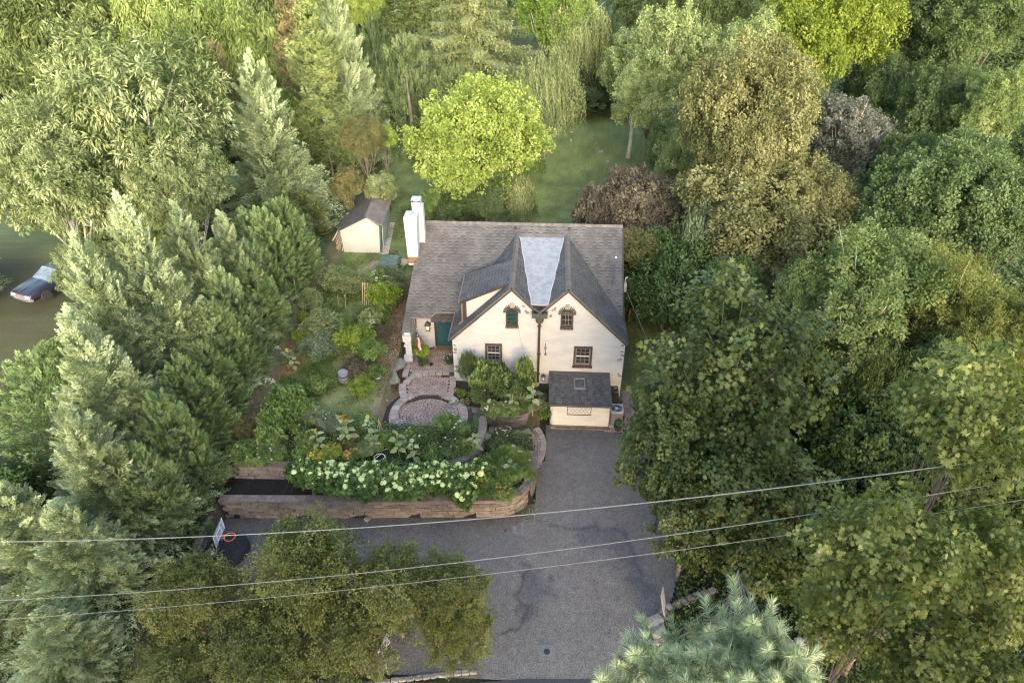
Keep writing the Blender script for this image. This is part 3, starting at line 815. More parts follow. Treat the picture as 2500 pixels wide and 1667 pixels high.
M_COPPER = mat('copper_flashing', (.15, .075, .04), (.20, .10, .055), 3, rough=.5, metal=.3)
M_DSP = mat('bronze_downspout', (.028, .025, .018), (.042, .037, .028), 2, rough=.5, metal=.2)
M_PINK = mat('weathered_copper_pipe', (.11, .085, .077), (.145, .112, .102), 2, rough=.5)
M_VERD = mat('verdigris_head', (.035, .038, .027), (.06, .068, .055), 5, c3=(.10, .13, .12), rough=.6)
M_BLACK = mat('black_iron', (.012, .012, .013), rough=.4)
M_SILV = mat('silver_coating', (.165, .17, .175), (.25, .253, .255), 3.2, c3=(.09, .095, .10), bump=.6, bscale=14, rough=.55, fine=.12)
M_GRAYT = mat('grey_trim', (.05, .046, .048), (.065, .06, .06), 3)

house = thing('house', 'white painted brick house with two front gables and a grey shingle roof', 'house')
MS = .79
def mz(y): return 8.1-MS*(7-y)

def wall_poly(name, pts, y0, y1, m, parent):
    b = MB(); b.slab([(x, y1, z) for x, z in pts], (0, y0-y1, 0)); return b.build(name, m, parent)
wall_poly('front_wall', [(-3.41, .6), (-3.41, 4.22), (-.02, 7.6), (1.5, 6.12), (3.04, 7.6), (6.4, 4.22), (6.4, -.2), (1.6, -.2), (1.6, .6)][::-1], 0, .3, M_WHITE, house)
b = MB(); b.box((1.5, 6.15, 2.05), (9.8, 11.7, 4.1)); b.box((-4.82, 7.5, 2.4), (2.74, 8.9, 3.3))
b.slab([(6.38, 2.4, 4.1), (6.38, 11.9, 4.1), (6.38, 7, 7.9)], (-.2, 0, 0)); b.slab([(-6.18, 3.2, 4.0), (-6.18, 11.9, 4.0), (-6.0, 7, 7.9)], (.2, 0, 0))
b.build('wall', M_WHITE, house)
b = MB(); b.prism([(-6.2, 2.75), (-3.4, 2.75), (-3.4, 3.0), (-6.2, 3.0)], 1.0, 4.30); b.build('entrance_wall', M_WHITE, house)
b = MB(); pts = [(1.32, 1.3), (2.76, 1.3), (2.76, mz(2.76)-.12), (1.32, mz(1.32)-.1)]
b.slab([(-6.12, y, z) for y, z in pts], (-.36, 0, 0)); b.box((-6.33, 1.36, 3.15), (.5, .3, .42)); b.box((-6.33, 1.33, 2.62), (.44, .2, .12)); b.box((-6.32, 1.22, 1.78), (.5, .36, .35))
b.build('wing_wall', M_WHITE, house)

NSH = [0]
def shingles(parent, O, U, V, poly, seed, course=.205, indiv=0, w0=.25, w1=.46):
    """dark band strips, then thick tabs laid over them; the first INDIV tabs are objects of their own"""
    O = np.array(O, float); U = norm(np.array(U, float)); V = np.array(V, float); V = norm(V-U*(V@U)); Nn = np.cross(U, V)
    if Nn[2] < 0: Nn = -Nn
    P = np.array(poly, float); g = np.random.default_rng(seed)
    bandb, st = MB(), MB(); vmax = P[:, 1].max(); k = 0; v = P[:, 1].min()
    def span(v):
        xs = []
        for i in range(len(P)):
            a, b = P[i], P[(i+1) % len(P)]
            if (a[1] <= v) != (b[1] <= v): xs.append(a[0]+(b[0]-a[0])*(v-a[1])/(b[1]-a[1]))
        return (min(xs), max(xs)) if len(xs) >= 2 else None
    while v < vmax-.02:
        top = min(v+course, vmax); sp = span((v+top)/2)
        if sp and sp[1]-sp[0] > .08:
            x0, x1 = sp
            s2 = span(min(v+.03, vmax-.001)) or sp
            c = O+U*((s2[0]+s2[1])/2)+V*(v+.012)+Nn*.006
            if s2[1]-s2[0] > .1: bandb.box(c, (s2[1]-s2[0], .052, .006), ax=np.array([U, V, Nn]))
            x = x0+g.uniform(-.3, 0); 
            while x < x1:
                wd = g.uniform(.20, .34); a, b2 = max(x, x0), min(x+wd, x1)
                if b2-a > .03:
                    c = O+U*((a+b2)/2)+V*((v+top)/2-.012)+Nn*.010
                    bb = MB(); 
                    if NSH[0] < 300 and indiv > 0:
                        o = MB().box((0, 0, 0), (b2-a-.004, top-v+.045, .014), ax=np.array([U, V, Nn])).build('shingle', M_SHING, parent, loc=c)
                        NSH[0] += 1; indiv -= 1
                    else:
                        st.box(c, (b2-a-.004, top-v+.045, .014), ax=np.array([U, V, Nn]), t=g.random())
                x += wd+g.uniform(.14, .27)
        v += course; k += 1
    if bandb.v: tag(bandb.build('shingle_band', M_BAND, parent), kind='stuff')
    if st.v: tag(st.build('shingle_tab', M_SHING, parent), kind='stuff')

def roof_plane(pts, th=.09, name='roof', m=M_SHING, parent=house, drop=.0):
    b = MB(); pts = [np.array(p, float) for p in pts]; n = norm(np.cross(pts[1]-pts[0], pts[2]-pts[0])); n = n if n[2] > 0 else -n
    b.slab([p-n*(drop) for p in pts], -n*th); return b.build(name, m, parent)

# main roof, front
mainp = [(-6.6, 1.3), (-6.07, 1.3), (-6.07, 2.05), (-5.0, 2.05), (-4.65, 2.35), (-3.45, 2.35), (-3.45, 2.16), (6.4, 2.16), (6.43, 7), (-6.0, 7)]
r1 = roof_plane([(x, y, mz(y)) for x, y in mainp])
V = np.array([0, 1, MS]); k_ = math.hypot(1, MS)
# left part of the main front slope (u = x, v from y=1.3), right end beyond the gable
def uv(x, y): return (x, (y-1.3)*k_)
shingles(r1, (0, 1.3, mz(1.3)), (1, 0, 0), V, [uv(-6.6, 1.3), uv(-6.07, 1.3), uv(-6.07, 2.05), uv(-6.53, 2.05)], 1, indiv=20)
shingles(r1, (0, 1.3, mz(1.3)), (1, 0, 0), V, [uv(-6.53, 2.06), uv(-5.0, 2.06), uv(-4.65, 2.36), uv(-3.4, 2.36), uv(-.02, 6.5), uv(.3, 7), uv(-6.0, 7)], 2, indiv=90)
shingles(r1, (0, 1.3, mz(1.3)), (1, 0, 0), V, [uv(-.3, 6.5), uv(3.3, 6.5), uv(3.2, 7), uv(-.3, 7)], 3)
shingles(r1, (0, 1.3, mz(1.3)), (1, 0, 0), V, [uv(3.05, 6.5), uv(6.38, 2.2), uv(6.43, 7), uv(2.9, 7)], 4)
r2 = roof_plane([(-6.0, 7, 8.1), (6.43, 7, 8.1), (6.45, 12.7, 8.1-.75*5.7), (-6.5, 12.7, 8.1-.75*5.7)])
# gables
SLL, SLR = .985, 1.0
EL = (-3.5, 7.69-SLL*3.48); ER = (6.5, 7.69-SLR*3.46)
yb = lambda z: 7-(8.1-z)/MS
g1 = roof_plane([(-.02, -.22, 7.69), (EL[0], -.22, EL[1]), (EL[0], yb(EL[1]), EL[1]), (-.02, yb(7.69), 7.69)])
g2 = roof_plane([(-.02, -.22, 7.69), (1.51, -.22, 6.16), (1.51, yb(6.16), 6.16), (-.02, yb(7.69), 7.69)])
g3 = roof_plane([(3.04, -.22, 7.69), (1.51, -.22, 6.16), (1.51, yb(6.16), 6.16), (3.04, yb(7.69), 7.69)])
g4 = roof_plane([(3.04, -.22, 7.69), (ER[0], -.22, ER[1]), (ER[0], yb(ER[1]), ER[1]), (3.04, yb(7.69), 7.69)])
def gsh(parent, xr, z_r, xe, sgn, sl, seed, indiv=0, ylo=-.22, yhi=None, cut=None):
    # v measured upslope from the eave line
    L = abs(xr-xe); k = math.hypot(1, sl); O = (xe, 0, z_r-sl*L); V = (sgn, 0, sl)
    ze = z_r-sl*L
    poly = cut or [(ylo, 0), (yb(ze), 0), (yb(z_r), L*k), (ylo, L*k)]
    shingles(parent, O, (0, 1, 0), V, poly, seed, indiv=indiv)
kL = math.hypot(1, SLL); kR = math.hypot(1, 1)
LL = 3.48
gsh(g1, -.02, 7.69, -3.5, 1, SLL, 5, indiv=60, cut=[(-.22, 0), (.58, 0), (.58, LL*kL), (-.22, LL*kL)])
gsh(g1, -.02, 7.69, -3.5, 1, SLL, 6, cut=[(.6, 0), (yb(EL[1]), 0), (yb(7.69-SLL*2.5), .98*kL), (.6, .98*kL)])
gsh(g1, -.02, 7.69, -3.5, 1, SLL, 7, cut=[(3.4, 1.4*kL), (yb(7.69-SLL*2.08), 1.4*kL), (yb(7.69), LL*kL), (3.1, LL*kL)])
gsh(g2, -.02, 7.69, 1.51, -1, 1.0, 8)
gsh(g3, 3.04, 7.69, 1.51, 1, 1.0, 9)
gsh(g4, 3.04, 7.69, 6.5, -1, 1.0, 10, indiv=60)
# silver valley panel
sv = MB(); sv.slab([(1.06, -.2, 6.645), (1.96, -.2, 6.645), (2.86, yb(7.53)+.02, 7.53), (.16, yb(7.53)+.02, 7.53)], (0, 0, -.06)); sv.build('valley_panel', M_SILV, house)
sm = MB(); P0 = [(1.06, -.2, 6.655), (.16, 6.28, 7.54)]; P1 = [(1.96, -.2, 6.655), (2.86, 6.28, 7.54)]
for (a, b_) in (P0, P1): sm.tube([np.array(a)+(np.array(b_)-np.array(a))*t+np.array([.03*math.sin(t*23), 0, .004]) for t in np.linspace(0, 1, 12)], .03, 6)
sm.build('tar_seam', mat('white_sealant', (.30, .305, .31), (.36, .365, .37), 3), house)
# ridge caps
def caps(parent, a, b, half, slope, n, axis='x', g=np.random.default_rng(5)):
    a = np.array(a, float); b = np.array(b, float)
    for i in range(n):
        p = a+(b-a)*(i+.5)/n; L = np.linalg.norm(b-a)/n*1.25
        m_ = MB()
        for s in (-1, 1):
            if axis == 'x': q = [(-L/2, 0, .028), (L/2, 0, .04), (L/2, s*half, .04-slope*half), (-L/2, s*half, .028-slope*half)]
            else: q = [(0, -L/2, .04), (0, L/2, .028), (s*half, L/2, .028-slope*half), (s*half, -L/2, .04-slope*half)]
            m_.slab(q, (0, 0, .016))
        m_.build('ridge_cap', M_CAPS, parent, loc=p)
M_CAPS = mat('ridge_cap', (.088, .077, .069), (.115, .102, .092), 2, tint=.2, fine=.12)
caps(r1, (-6.0, 7, 8.1), (6.43, 7, 8.1), .16, .75, 76)
caps(g1, (-.02, -.22, 7.69), (-.02, 6.4, 7.69), .15, 1.0, 42, 'y')
caps(g3, (3.04, -.22, 7.69), (3.04, 6.4, 7.69), .15, 1.0, 42, 'y')
# rake boards and fascia
for nm, a, c in (('l', (-.02, 7.62), (-3.52, 4.18)), ('m', (-.02, 7.62), (1.40, 6.20)), ('n', (3.04, 7.62), (1.62, 6.20)), ('r', (3.04, 7.62), (6.52, 4.15))):
    MB().beam((a[0], -.17, a[1]-.045), (c[0], -.17, c[1]-.045), .09, .17, up=(0, -1, 0) if False else (0, 0, 1)).build('rake_board', M_TRIM, house)
MB().beam((6.53, -.2, ER[1]-.06), (6.53, 2.6, ER[1]-.06), .1, .12).build('gutter', M_TRIM, house)
MB().beam((6.47, 2.2, mz(2.2)-.06), (6.47, 7, 8.02), .05, .16).build('rake_board', M_TRIM, house)
MB().tube([(-6.08, 2.0, 4.17), (-5.0, 2.0, 4.17), (-4.62, 2.3, 4.40), (-3.55, 2.3, 4.40), (-3.5, 2.25, 4.38), (-3.56, 1.0, 4.26), (-3.6, -.2, 4.1)], .055, 8).build('gutter', M_PINK, house)
MB().tube([(-6.02, 2.02, 4.15), (-6.0, 2.6, 4.0), (-6.0, 2.66, 1.6)], .045, 8).build('downspout', mat('brown_pipe', (.12, .08, .06), (.15, .10, .075), 3, rough=.5), house)
# porch apron roof
ap = roof_plane([(-5.0, 2.15, 3.83), (-3.55, 2.15, 3.83), (-3.5, 2.75, 4.12), (-5.0, 2.75, 4.12)], .08)
shingles(ap, (0, 2.15, 3.83), (1, 0, 0), (0, .6, .29), [(-5.0, 0), (-3.55, 0), (-3.5, .66), (-5.0, .66)], 12, indiv=12)
# dormer
drm = MB(); drm.slab([(-2.62, .62, 5.05), (-2.62, .62, 6.30), (-.25, .62, 7.42)], (0, .1, 0)); drmo = drm.build('dormer', M_CLAP, house)
drm = MB(); drm.slab([(-2.62, .7, 5.05), (-2.62, 3.4, 5.05), (-2.62, 3.4, 6.3), (-2.62, .7, 6.3)], (.1, 0, 0)); drm.slab([(-2.62, 3.4, 5.0), (-2.62, 3.4, 6.30), (-.25, 3.2, 7.42)], (0, .1, 0)); drm.build('wall', M_CLAP, drmo)
for k in range(9):
    z = 5.2+k*.22; x1 = min(-.3, -2.6+max(0, (z-5.05))/SLL); x2 = -2.6 if z < 6.3 else -2.6+(z-6.3)/.47
    if x1-x2 > .15: MB().box(((x1+x2)/2, .61, z), (x1-x2-.05, .015, .02)).build('siding_board', M_CLAP, drmo)
dr = roof_plane([(-2.93, .45, 6.30), (-.12, .45, 7.60), (-.12, 3.15, 7.60), (-2.95, 3.6, 6.28)], .10, parent=drmo)
shingles(dr, (-2.93, 0, 6.30), (0, 1, 0), (2.81, 0, 1.30), [(.45, 0), (3.6, 0), (3.15, 3.08), (.45, 3.08)], 13, indiv=50)
MB().beam((-2.95, .43, 6.24), (-.2, .43, 7.51), .06, .13).build('fascia', M_TRIM, drmo)
MB().tube([(-2.99, .42, 6.27), (-3.0, 3.6, 6.25)], .055, 8).build('gutter', M_PINK, drmo)
MB().tube([(-2.92, .46, 6.2), (-2.84, .52, 6.1), (-2.84, .52, 5.0), (-2.95, .45, 4.9), (-3.05, .35, 4.86)], .055, 8).build('downspout', M_PINK, drmo)
MB().box((-2.68, .60, 5.67), (.16, .14, 1.35)).build('corner_board', M_TRIM, drmo)
# conductor head and central downspout
ch = MB(); c = PY(1317, 762, -.22); z0 = 6.02
ch.box((1.53, -.36, z0-.02), (.86, .34, .05)); ch.box((1.53, -.52, z0+.13), (.84, .03, .25)); ch.box((1.12, -.36, z0+.13), (.03, .33, .25)); ch.box((1.94, -.36, z0+.13), (.03, .33, .25)); ch.box((1.53, -.2, z0+.13), (.84, .03, .25))
cho = ch.build('conductor_head', M_VERD, house)
MB().lathe((1.53, -.26, z0-.48), [(.10, 0), (.2, .06), (.22, .15), (.24, .45)], 16).build('funnel', M_VERD, cho)
MB().box((1.53, -.25, 6.12), (.2, .18, .04)).build('outlet_flap', M_SILV, cho)
ds = MB(); ds.box((1.53, -.12, 3.05), (.13, .11, 5.1)); dso = ds.build('downspout', M_DSP, house)
for z in (5.2, 3.3, 1.9): MB().box((1.53, -.11, z), (.22, .10, .035)).build('bracket', M_DSP, dso)
# chimney
chm = MB(); y0, y1 = 4.9, 5.55
lo = mz(4.9)-.3
x0b, x1b, x0t, x1t = -6.60, -6.02, -6.66, -5.88
ZT = 9.28
vs = [(x0b, y0, lo), (x1b, y0, lo), (x1b, y1, lo), (x0b, y1, lo), (x0t, y0, ZT), (x1t, y0, ZT), (x1t, y1+.3, ZT), (x0t, y1+.3, ZT)]
chm.add(vs, [(0, 3, 2, 1), (4, 5, 6, 7), (0, 1, 5, 4), (1, 2, 6, 5), (2, 3, 7, 6), (3, 0, 4, 7)])
chm.box((-6.05, 6.15, 8.1), (.5, .6, 3.4)); chm.box((-5.74, 6.1, 8.3), (.16, .5, 2.6))
cho2 = chm.build('chimney', mat('white_chimney_paint', (.32, .322, .32), (.38, .382, .38), 1.2, bump=.4, bscale=10, stretch=(1, 1, 2)), house)
MB().box((-6.31, 4.875, lo+.42), (.64, .04, .26)).build('flashing', M_COPPER, cho2)
MB().box((-6.31, 5.2, lo+.22), (.7, .8, .06)).build('flashing', M_COPPER, cho2)
MB().box((-6.05, 6.15, 9.95), (.56, .62, .05)).build('cap', mat('grey_metal_cap', (.30, .33, .38), (.36, .39, .44), 3, rough=.4, metal=.5), cho2)
for sx in (-.2, .2): MB().box((-6.05+sx, 6.15, 9.86), (.05, .5, .16)).build('cap_leg', M_BLACK, cho2)
an = MB(); 
for k in range(5):
    a = k*1.25; an.tube([(-6.25, 5.15, 9.28), (-6.25+.2*math.cos(a), 5.15+.15*math.sin(a), 9.5+.04*k)], .012, 5)
an.lathe((-6.25, 5.15, 9.5), [(.17, 0), (.2, .02), (.05, .06)], 14)
an.build('chimney_damper', mat('galvanised', (.35, .36, .37), rough=.4, metal=.5), cho2)
# vent pipe on the right slope
vp = MB(); pz_ = mz(3.9); vp.tube([(5.86, 3.9, pz_-.1), (5.86, 3.9, pz_+1.85)], .055, 10); vpo = vp.build('vent_pipe', mat('blue_grey_pipe', (.055, .062, .08), (.07, .08, .10), 2, rough=.5), house)
MB().lathe((5.86, 3.9, pz_-.05), [(.16, 0), (.1, .12), (.09, .3), (.06, .32)], 12).build('collar', MATS['blue_grey_pipe'], vpo)
MB().lathe((5.86, 3.9, pz_+1.84), [(.065, 0), (.065, .04), (.0, .05)], 10).build('pipe_rim', mat('white_plastic', (.7, .7, .7)), vpo)

# windows
def window(X0, X1, Z0, Z1, rows=4, cols=3, sash=True):
    t = MB(); y = -.05; w_ = .10; cx, cz = (X0+X1)/2, (Z0+Z1)/2
    t.box((X0+w_/2, y, cz), (w_, .12, Z1-Z0)); t.box((X1-w_/2, y, cz), (w_, .12, Z1-Z0)); t.box((cx, y, Z1-w_/2), (X1-X0-2*w_, .12, w_)); t.box((cx, y, Z0+w_/2), (X1-X0-2*w_, .12, w_))
    wo_ = t.build('window', M_TRIM2, house)
    MB().box((cx, y-.03, Z0-.02), (X1-X0+.10, .20, .05)).build('sill', M_TRIM2, wo_)
    x0, x1, z0, z1 = X0+w_, X1-w_, Z0+w_, Z1-w_
    s = MB()
    for xx in (x0+.03, x1-.03): s.box((xx, -.015, cz), (.06, .07, z1-z0))
    s.box((cx, -.015, z1-.03), (x1-x0-.12, .07, .06)); s.box((cx, -.015, z0+.05), (x1-x0-.12, .07, .10)); s.box((cx, -.028, cz), (x1-x0-.12, .07, .055)); s.build('sash', mat('grey_brown_sash', (.13, .105, .095), (.17, .14, .125), 4), wo_)
    pw = (x1-x0-.12)/cols; ph = (z1-z0-.16)/rows
    for i in range(cols):
        for j in range(rows): MB().box((x0+.06+pw*(i+.5), -.008, z0+.10+ph*(j+.5)), (pw-.004, .02, ph-.004)).build('pane', M_GLASS, wo_)
    for i in range(1, cols): MB().box((x0+.06+pw*i, -.03, cz), (.022, .03, z1-z0-.12)).build('muntin', MATS['grey_brown_sash'], wo_)
    for j in range(1, rows):
        if j*2 != rows: MB().box((cx, -.031, z0+.10+ph*j), (x1-x0-.12, .028, .022)).build('muntin', MATS['grey_brown_sash'], wo_)
    MB().box((cx, -.055, cz+.045), (x1-x0-.1, .02, .05)).build('meeting_rail', mat('pale_rail', (.45, .43, .38), (.55, .53, .47), 3), wo_)
    return wo_
window(-1.53, -.57, 2.58, 3.87); window(3.53, 4.57, 2.50, 3.86)

def arch_window(cx, z0, z1, hw, m, bars):
    zc = z1-hw; A = np.linspace(0, math.pi, 13)
    outer = [(cx+hw*math.cos(a), zc+hw*math.sin(a)) for a in A]+[(cx-hw, z0), (cx+hw, z0)]
    inner = [(cx+(hw-.085)*math.cos(a), zc+(hw-.085)*math.sin(a)) for a in A]+[(cx-hw+.085, z0+.12), (cx+hw-.085, z0+.12)]
    f = MB(); n = len(outer)
    vs = [(x, -.09, z) for x, z in outer]+[(x, -.09, z) for x, z in inner]+[(x, .02, z) for x, z in outer]+[(x, .02, z) for x, z in inner]
    fs = []
    for i in range(n):
        j = (i+1) % n; fs += [(i, n+i, n+j, j), (i, j, 2*n+j, 2*n+i), (n+i, 3*n+i, 3*n+j, n+j)]
    f.add(vs, fs); wo_ = f.build('arched_window', M_TRIM2, house)
    p = MB(); p.slab([(x, -.005, z) for x, z in inner], (0, -.012, 0)); p.build('pane', m, wo_)
    iw = hw-.085
    if bars:
        for sx in (-1, 1): MB().box((cx+sx*iw/3, -.03, (z0+z1)/2-.02), (.022, .028, z1-z0-.42)).build('muntin', MATS['grey_brown_sash'], wo_)
        for z in (z0+.16, z0+.5, z0+.83, z0+.93): MB().box((cx, -.032, z), (2*iw-.01, .026, .03)).build('muntin', MATS['grey_brown_sash'], wo_)
        MB().tube([(cx+iw*.36*math.cos(a), -.035, z0+.95+iw*.36*math.sin(a)) for a in np.linspace(0, math.pi, 7)], .012, 5).build('fan_bar', MATS['grey_brown_sash'], wo_)
    else:
        for z in (z0+.35, z0+.6, z0+.85): MB().box((cx, -.022, z), (2*iw-.03, .012, .02)).build('bar', mat('teal_bar', (.03, .06, .058)), wo_)
    MB().box((cx, -.1, z0+.03), (2*hw-.02, .12, .10)).build('sill', M_TRIM2, wo_)
    # rowlock bricks in the arch and under the sill
    dk = mat('dark_old_brick', (.035, .028, .024), (.055, .045, .038), 6, tint=.2)
    for i in range(15):
        a = R(-2)+math.pi*1.02*i/14
        if abs(a-math.pi/2) < .22: continue
        r0, r1 = hw+.015, hw+.15; d = np.array([math.cos(a), 0, math.sin(a)])
        c = np.array([cx, -.03, zc])+d*(r0+r1)/2
        MB().box((0, 0, 0), (r1-r0, .07, .042), ax=np.array([d, [0, 1, 0], [-d[2], 0, d[0]]])).build('brick', dk, wo_, loc=c)
    for i in range(10): MB().box((cx-hw+.0+2*hw*i/9, -.045, z0-.07), (.042, .10, .12)).build('brick', dk, wo_)
    MB().box((cx+.01, -.05, z1+.10), (.24, .10, .27)).build('keystone', mat('tan_keystone', (.19, .165, .135), (.25, .22, .18), 6, bump=.5), wo_)
arch_window(0.0, 5.10, 6.37, .345, M_TEALG, False)
arch_window(3.04, 5.12, 6.36, .345, M_GLASS, True)

# stones standing proud of the painted wall
M_TAN = mat('tan_wall_stone', (.14, .12, .10), (.20, .175, .15), 5, c3=(.10, .085, .07), bump=.6, bscale=20, tint=.2)
def wstones(pts):
    for px, py, w_, h_, s in pts:
        p = PY(px, py, 0); o = link('wall_stone', rock_mesh('wall_stone', w_, .16, h_, s, M_TAN, 2), house, (p[0], -.01, p[2])); o.rotation_euler = (0, .3*((s % 3)-1), 0)
wstones([(1278, 747, .2, .10, 1), (1284, 759, .15, .14, 2), (1288, 763, .17, .11, 3), (1352, 756, .24, .12, 4), (1356, 752, .14, .12, 5), (1345, 771, .14, .18, 6),
         (1518, 858, .18, .1, 7), (1519, 867, .2, .1, 8), (1512, 877, .34, .13, 9), (1510, 912, .14, .09, 10), (1514, 917, .2, .08, 11), (1503, 946, .2, .09, 12), (1506, 956, .22, .1, 13),
         (1110, 842, .18, .09, 14), (1111, 850, .2, .09, 15), (1112, 854, .2, .07, 16), (1111, 860, .2, .09, 17), (1113, 893, .16, .07, 18), (1112, 905, .16, .07, 19), (1520, 843, .12, .08, 20)])
dkb = mat('dark_block', (.05, .045, .045), (.07, .06, .06), 4)
for px, py in ((1341, 925), (1340, 941), (1339, 949), (1339, 957), (1338, 965), (1338, 973), (1489, 932)):
    p = PY(px, py, -.02); MB().box((p[0], -.02, p[2]), (.08, .10, .07)).build('dark_block', dkb, house)
# house number
for ch_, py in zip('1016', (841, 848.5, 856, 863)):
    fc = bpy.data.curves.new('number', 'FONT'); fc.body = ch_; fc.size = .25; fc.extrude = .012; fc.align_x = 'CENTER'; fc.materials.append(M_BLACK); fc.offset = .004
    p = PY(1331.5, py+3, 0); o = link('house_number', fc, house, (p[0], -.03, p[2])); o.rotation_euler = (math.pi/2, 0, 0)
# iron railing below the left window
rl = MB(); zt, zb_ = PY(1205, 886, -.22)[2], PY(1205, 911, -.22)[2]; xa, xb = PY(1183, 890, -.2)[0], PY(1227, 890, -.2)[0]
for z in (zt, zb_): rl.box(((xa+xb)/2, -.2, z), (xb-xa, .03, .03))
rlo = rl.build('window_guard', M_BLACK, house)
for i in range(11): MB().box((xa+(xb-xa)*i/10, -.2, (zt+zb_)/2), (.018, .018, zt-zb_-.03)).build('bar', M_BLACK, rlo)
# door
D0, D1 = PY(1069, 847, 2.72), PY(1105, 847, 2.72); dzb = 1.72
b = MB(); b.box(((D0[0]+D1[0])/2, 2.72, dzb+1.02), (D1[0]-D0[0], .06, 2.04)); dro = b.build('door', M_DOOR, house)
b = MB(); b.box((D0[0]-.06, 2.70, dzb+1.05), (.12, .12, 2.12)); b.build('door_frame', M_TRIM, dro)
MB().box((D0[0]+.10, 2.67, dzb+.95), (.05, .04, .26)).build('handle', M_BLACK, dro)
for z in (.35, 1.7): MB().box((D1[0]-.22, 2.68, dzb+z), (.42, .02, .035)).build('strap_hinge', M_BLACK, dro)
MB().box((D0[0]+.45, 2.68, dzb+1.45), (.04, .03, .2)).build('knocker', M_BLACK, dro)
for k in range(1, 4): MB().box((D0[0]+.225*k, 2.685, dzb+1.02), (.012, .01, 1.98)).build('board_joint', M_BLACK, dro)
b = MB(); b.box(((D0[0]+D1[0])/2-.02, 2.45, 1.66), (D1[0]-D0[0]+.05, .5, .14)); b.build('doorstep', mat('orange_brown_step', (.13, .07, .035), (.17, .095, .05), 5), house)
# garage bay in front with its own small roof
gb = MB(); BX0, BX1, BY = 2.27, 5.58, -2.52
pl_ = [(BX1, 0), (BX1, BY)]+[(BX0+.25-.25*math.sin(a), BY+.25-.25*math.cos(a)) for a in np.linspace(0, math.pi/2, 5)]+[(BX0, 0)]
gb.prism([(x, y) for x, y in pl_][::-1], .12, 1.70); bay = gb.build('bay', M_WHITE, house)
MB().prism([(BX0-.03, BY-.05), (BX1+.03, BY-.05), (BX1+.03, 0), (BX0-.03, 0)], -.1, .13).build('plinth', mat('mossy_brown_plinth', (.07, .058, .035), (.14, .10, .06), 3, c3=(.05, .06, .025), bump=.6), bay)
rt = MB()
for i in range(9): 
    x = BX0+.2+i*.38; rt.box((x, BY-.14, .03), (.34, .16, .10), rz=.05*math.sin(i*3), t=i*.13)
tag(rt.build('kerb_stone', M_CAP, bay))
br = roof_plane([(BX0-.1, BY-.16, 1.74), (BX1+.1, BY-.16, 1.74), (BX1+.1, -.03, 1.98), (BX0-.1, -.03, 1.98)], .10, parent=bay)
shingles(br, (0, BY-.16, 1.745), (1, 0, 0), (0, 2.65, .24), [(BX0-.1, 0.12), (BX1+.1, 0.12), (BX1+.1, 2.5), (BX0-.1, 2.5)], 14, indiv=130, course=.2)
MB().box(((BX0+BX1)/2, -.09, 2.02), (BX1-BX0+.2, .14, .09)).build('flashing', M_GRAYT, bay)
MB().box(((BX0+BX1)/2, BY-.18, 1.72), (BX1-BX0+.24, .10, .11)).build('gutter', M_GRAYT, bay)
skp = PZ(1415, 938, 1.88); sk = MB()
for dx, dy, lx, ly in ((-.29, 0, .07, .86), (.29, 0, .07, .86), (0, .40, .51, .07), (0, -.40, .51, .07)): sk.box((skp[0]+dx, skp[1]+dy, 1.92+dy*.09), (lx, ly, .12))
sko = sk.build('skylight', mat('grey_brown_curb', (.12, .11, .105), (.16, .15, .14), 4), bay)
MB().box((skp[0], skp[1], 1.94), (.5, .72, .02)).build('pane', mat('sky_glass', (.04, .055, .055), (.08, .095, .095), 2, rough=.1, spec=.6), sko)
c = PY(1414, 1003, BY-.01); lt_ = MB(); hw, hh = .66, .28
for x in (-hw, hw): lt_.box((c[0]+x, BY-.02, c[2]), (.03, .03, 2*hh+.03))
for z in (-hh, hh): lt_.box((c[0], BY-.02, c[2]+z), (2*hw, .03, .03))
lto = lt_.build('lattice_panel', M_BLACK, bay)
MB().box((c[0], BY-.004, c[2]), (2*hw-.04, .02, 2*hh-.04)).build('backing', M_WHITE, lto)
for sgn in (-1, 1):
    for k in range(-1, 7):
        xa_ = -hw+k*.22; pts_ = []
        for t in np.linspace(0, 1, 2): pts_.append((xa_+t*2*hh*.78, -hh+t*2*hh))
        (ax_, az_), (bx_, bz_) = pts_
        if ax_ < -hw: az_ += (-hw-ax_)/.78; ax_ = -hw
        if bx_ > hw: bz_ -= (bx_-hw)/.78; bx_ = hw
        if bz_ > az_+.03: MB().beam((c[0]+sgn*ax_, BY-.018, c[2]+az_), (c[0]+sgn*bx_, BY-.018, c[2]+bz_), .012, .012, up=(0, -1, 0)).build('lattice_bar', mat('grey_bar', (.14, .13, .125)), lto)

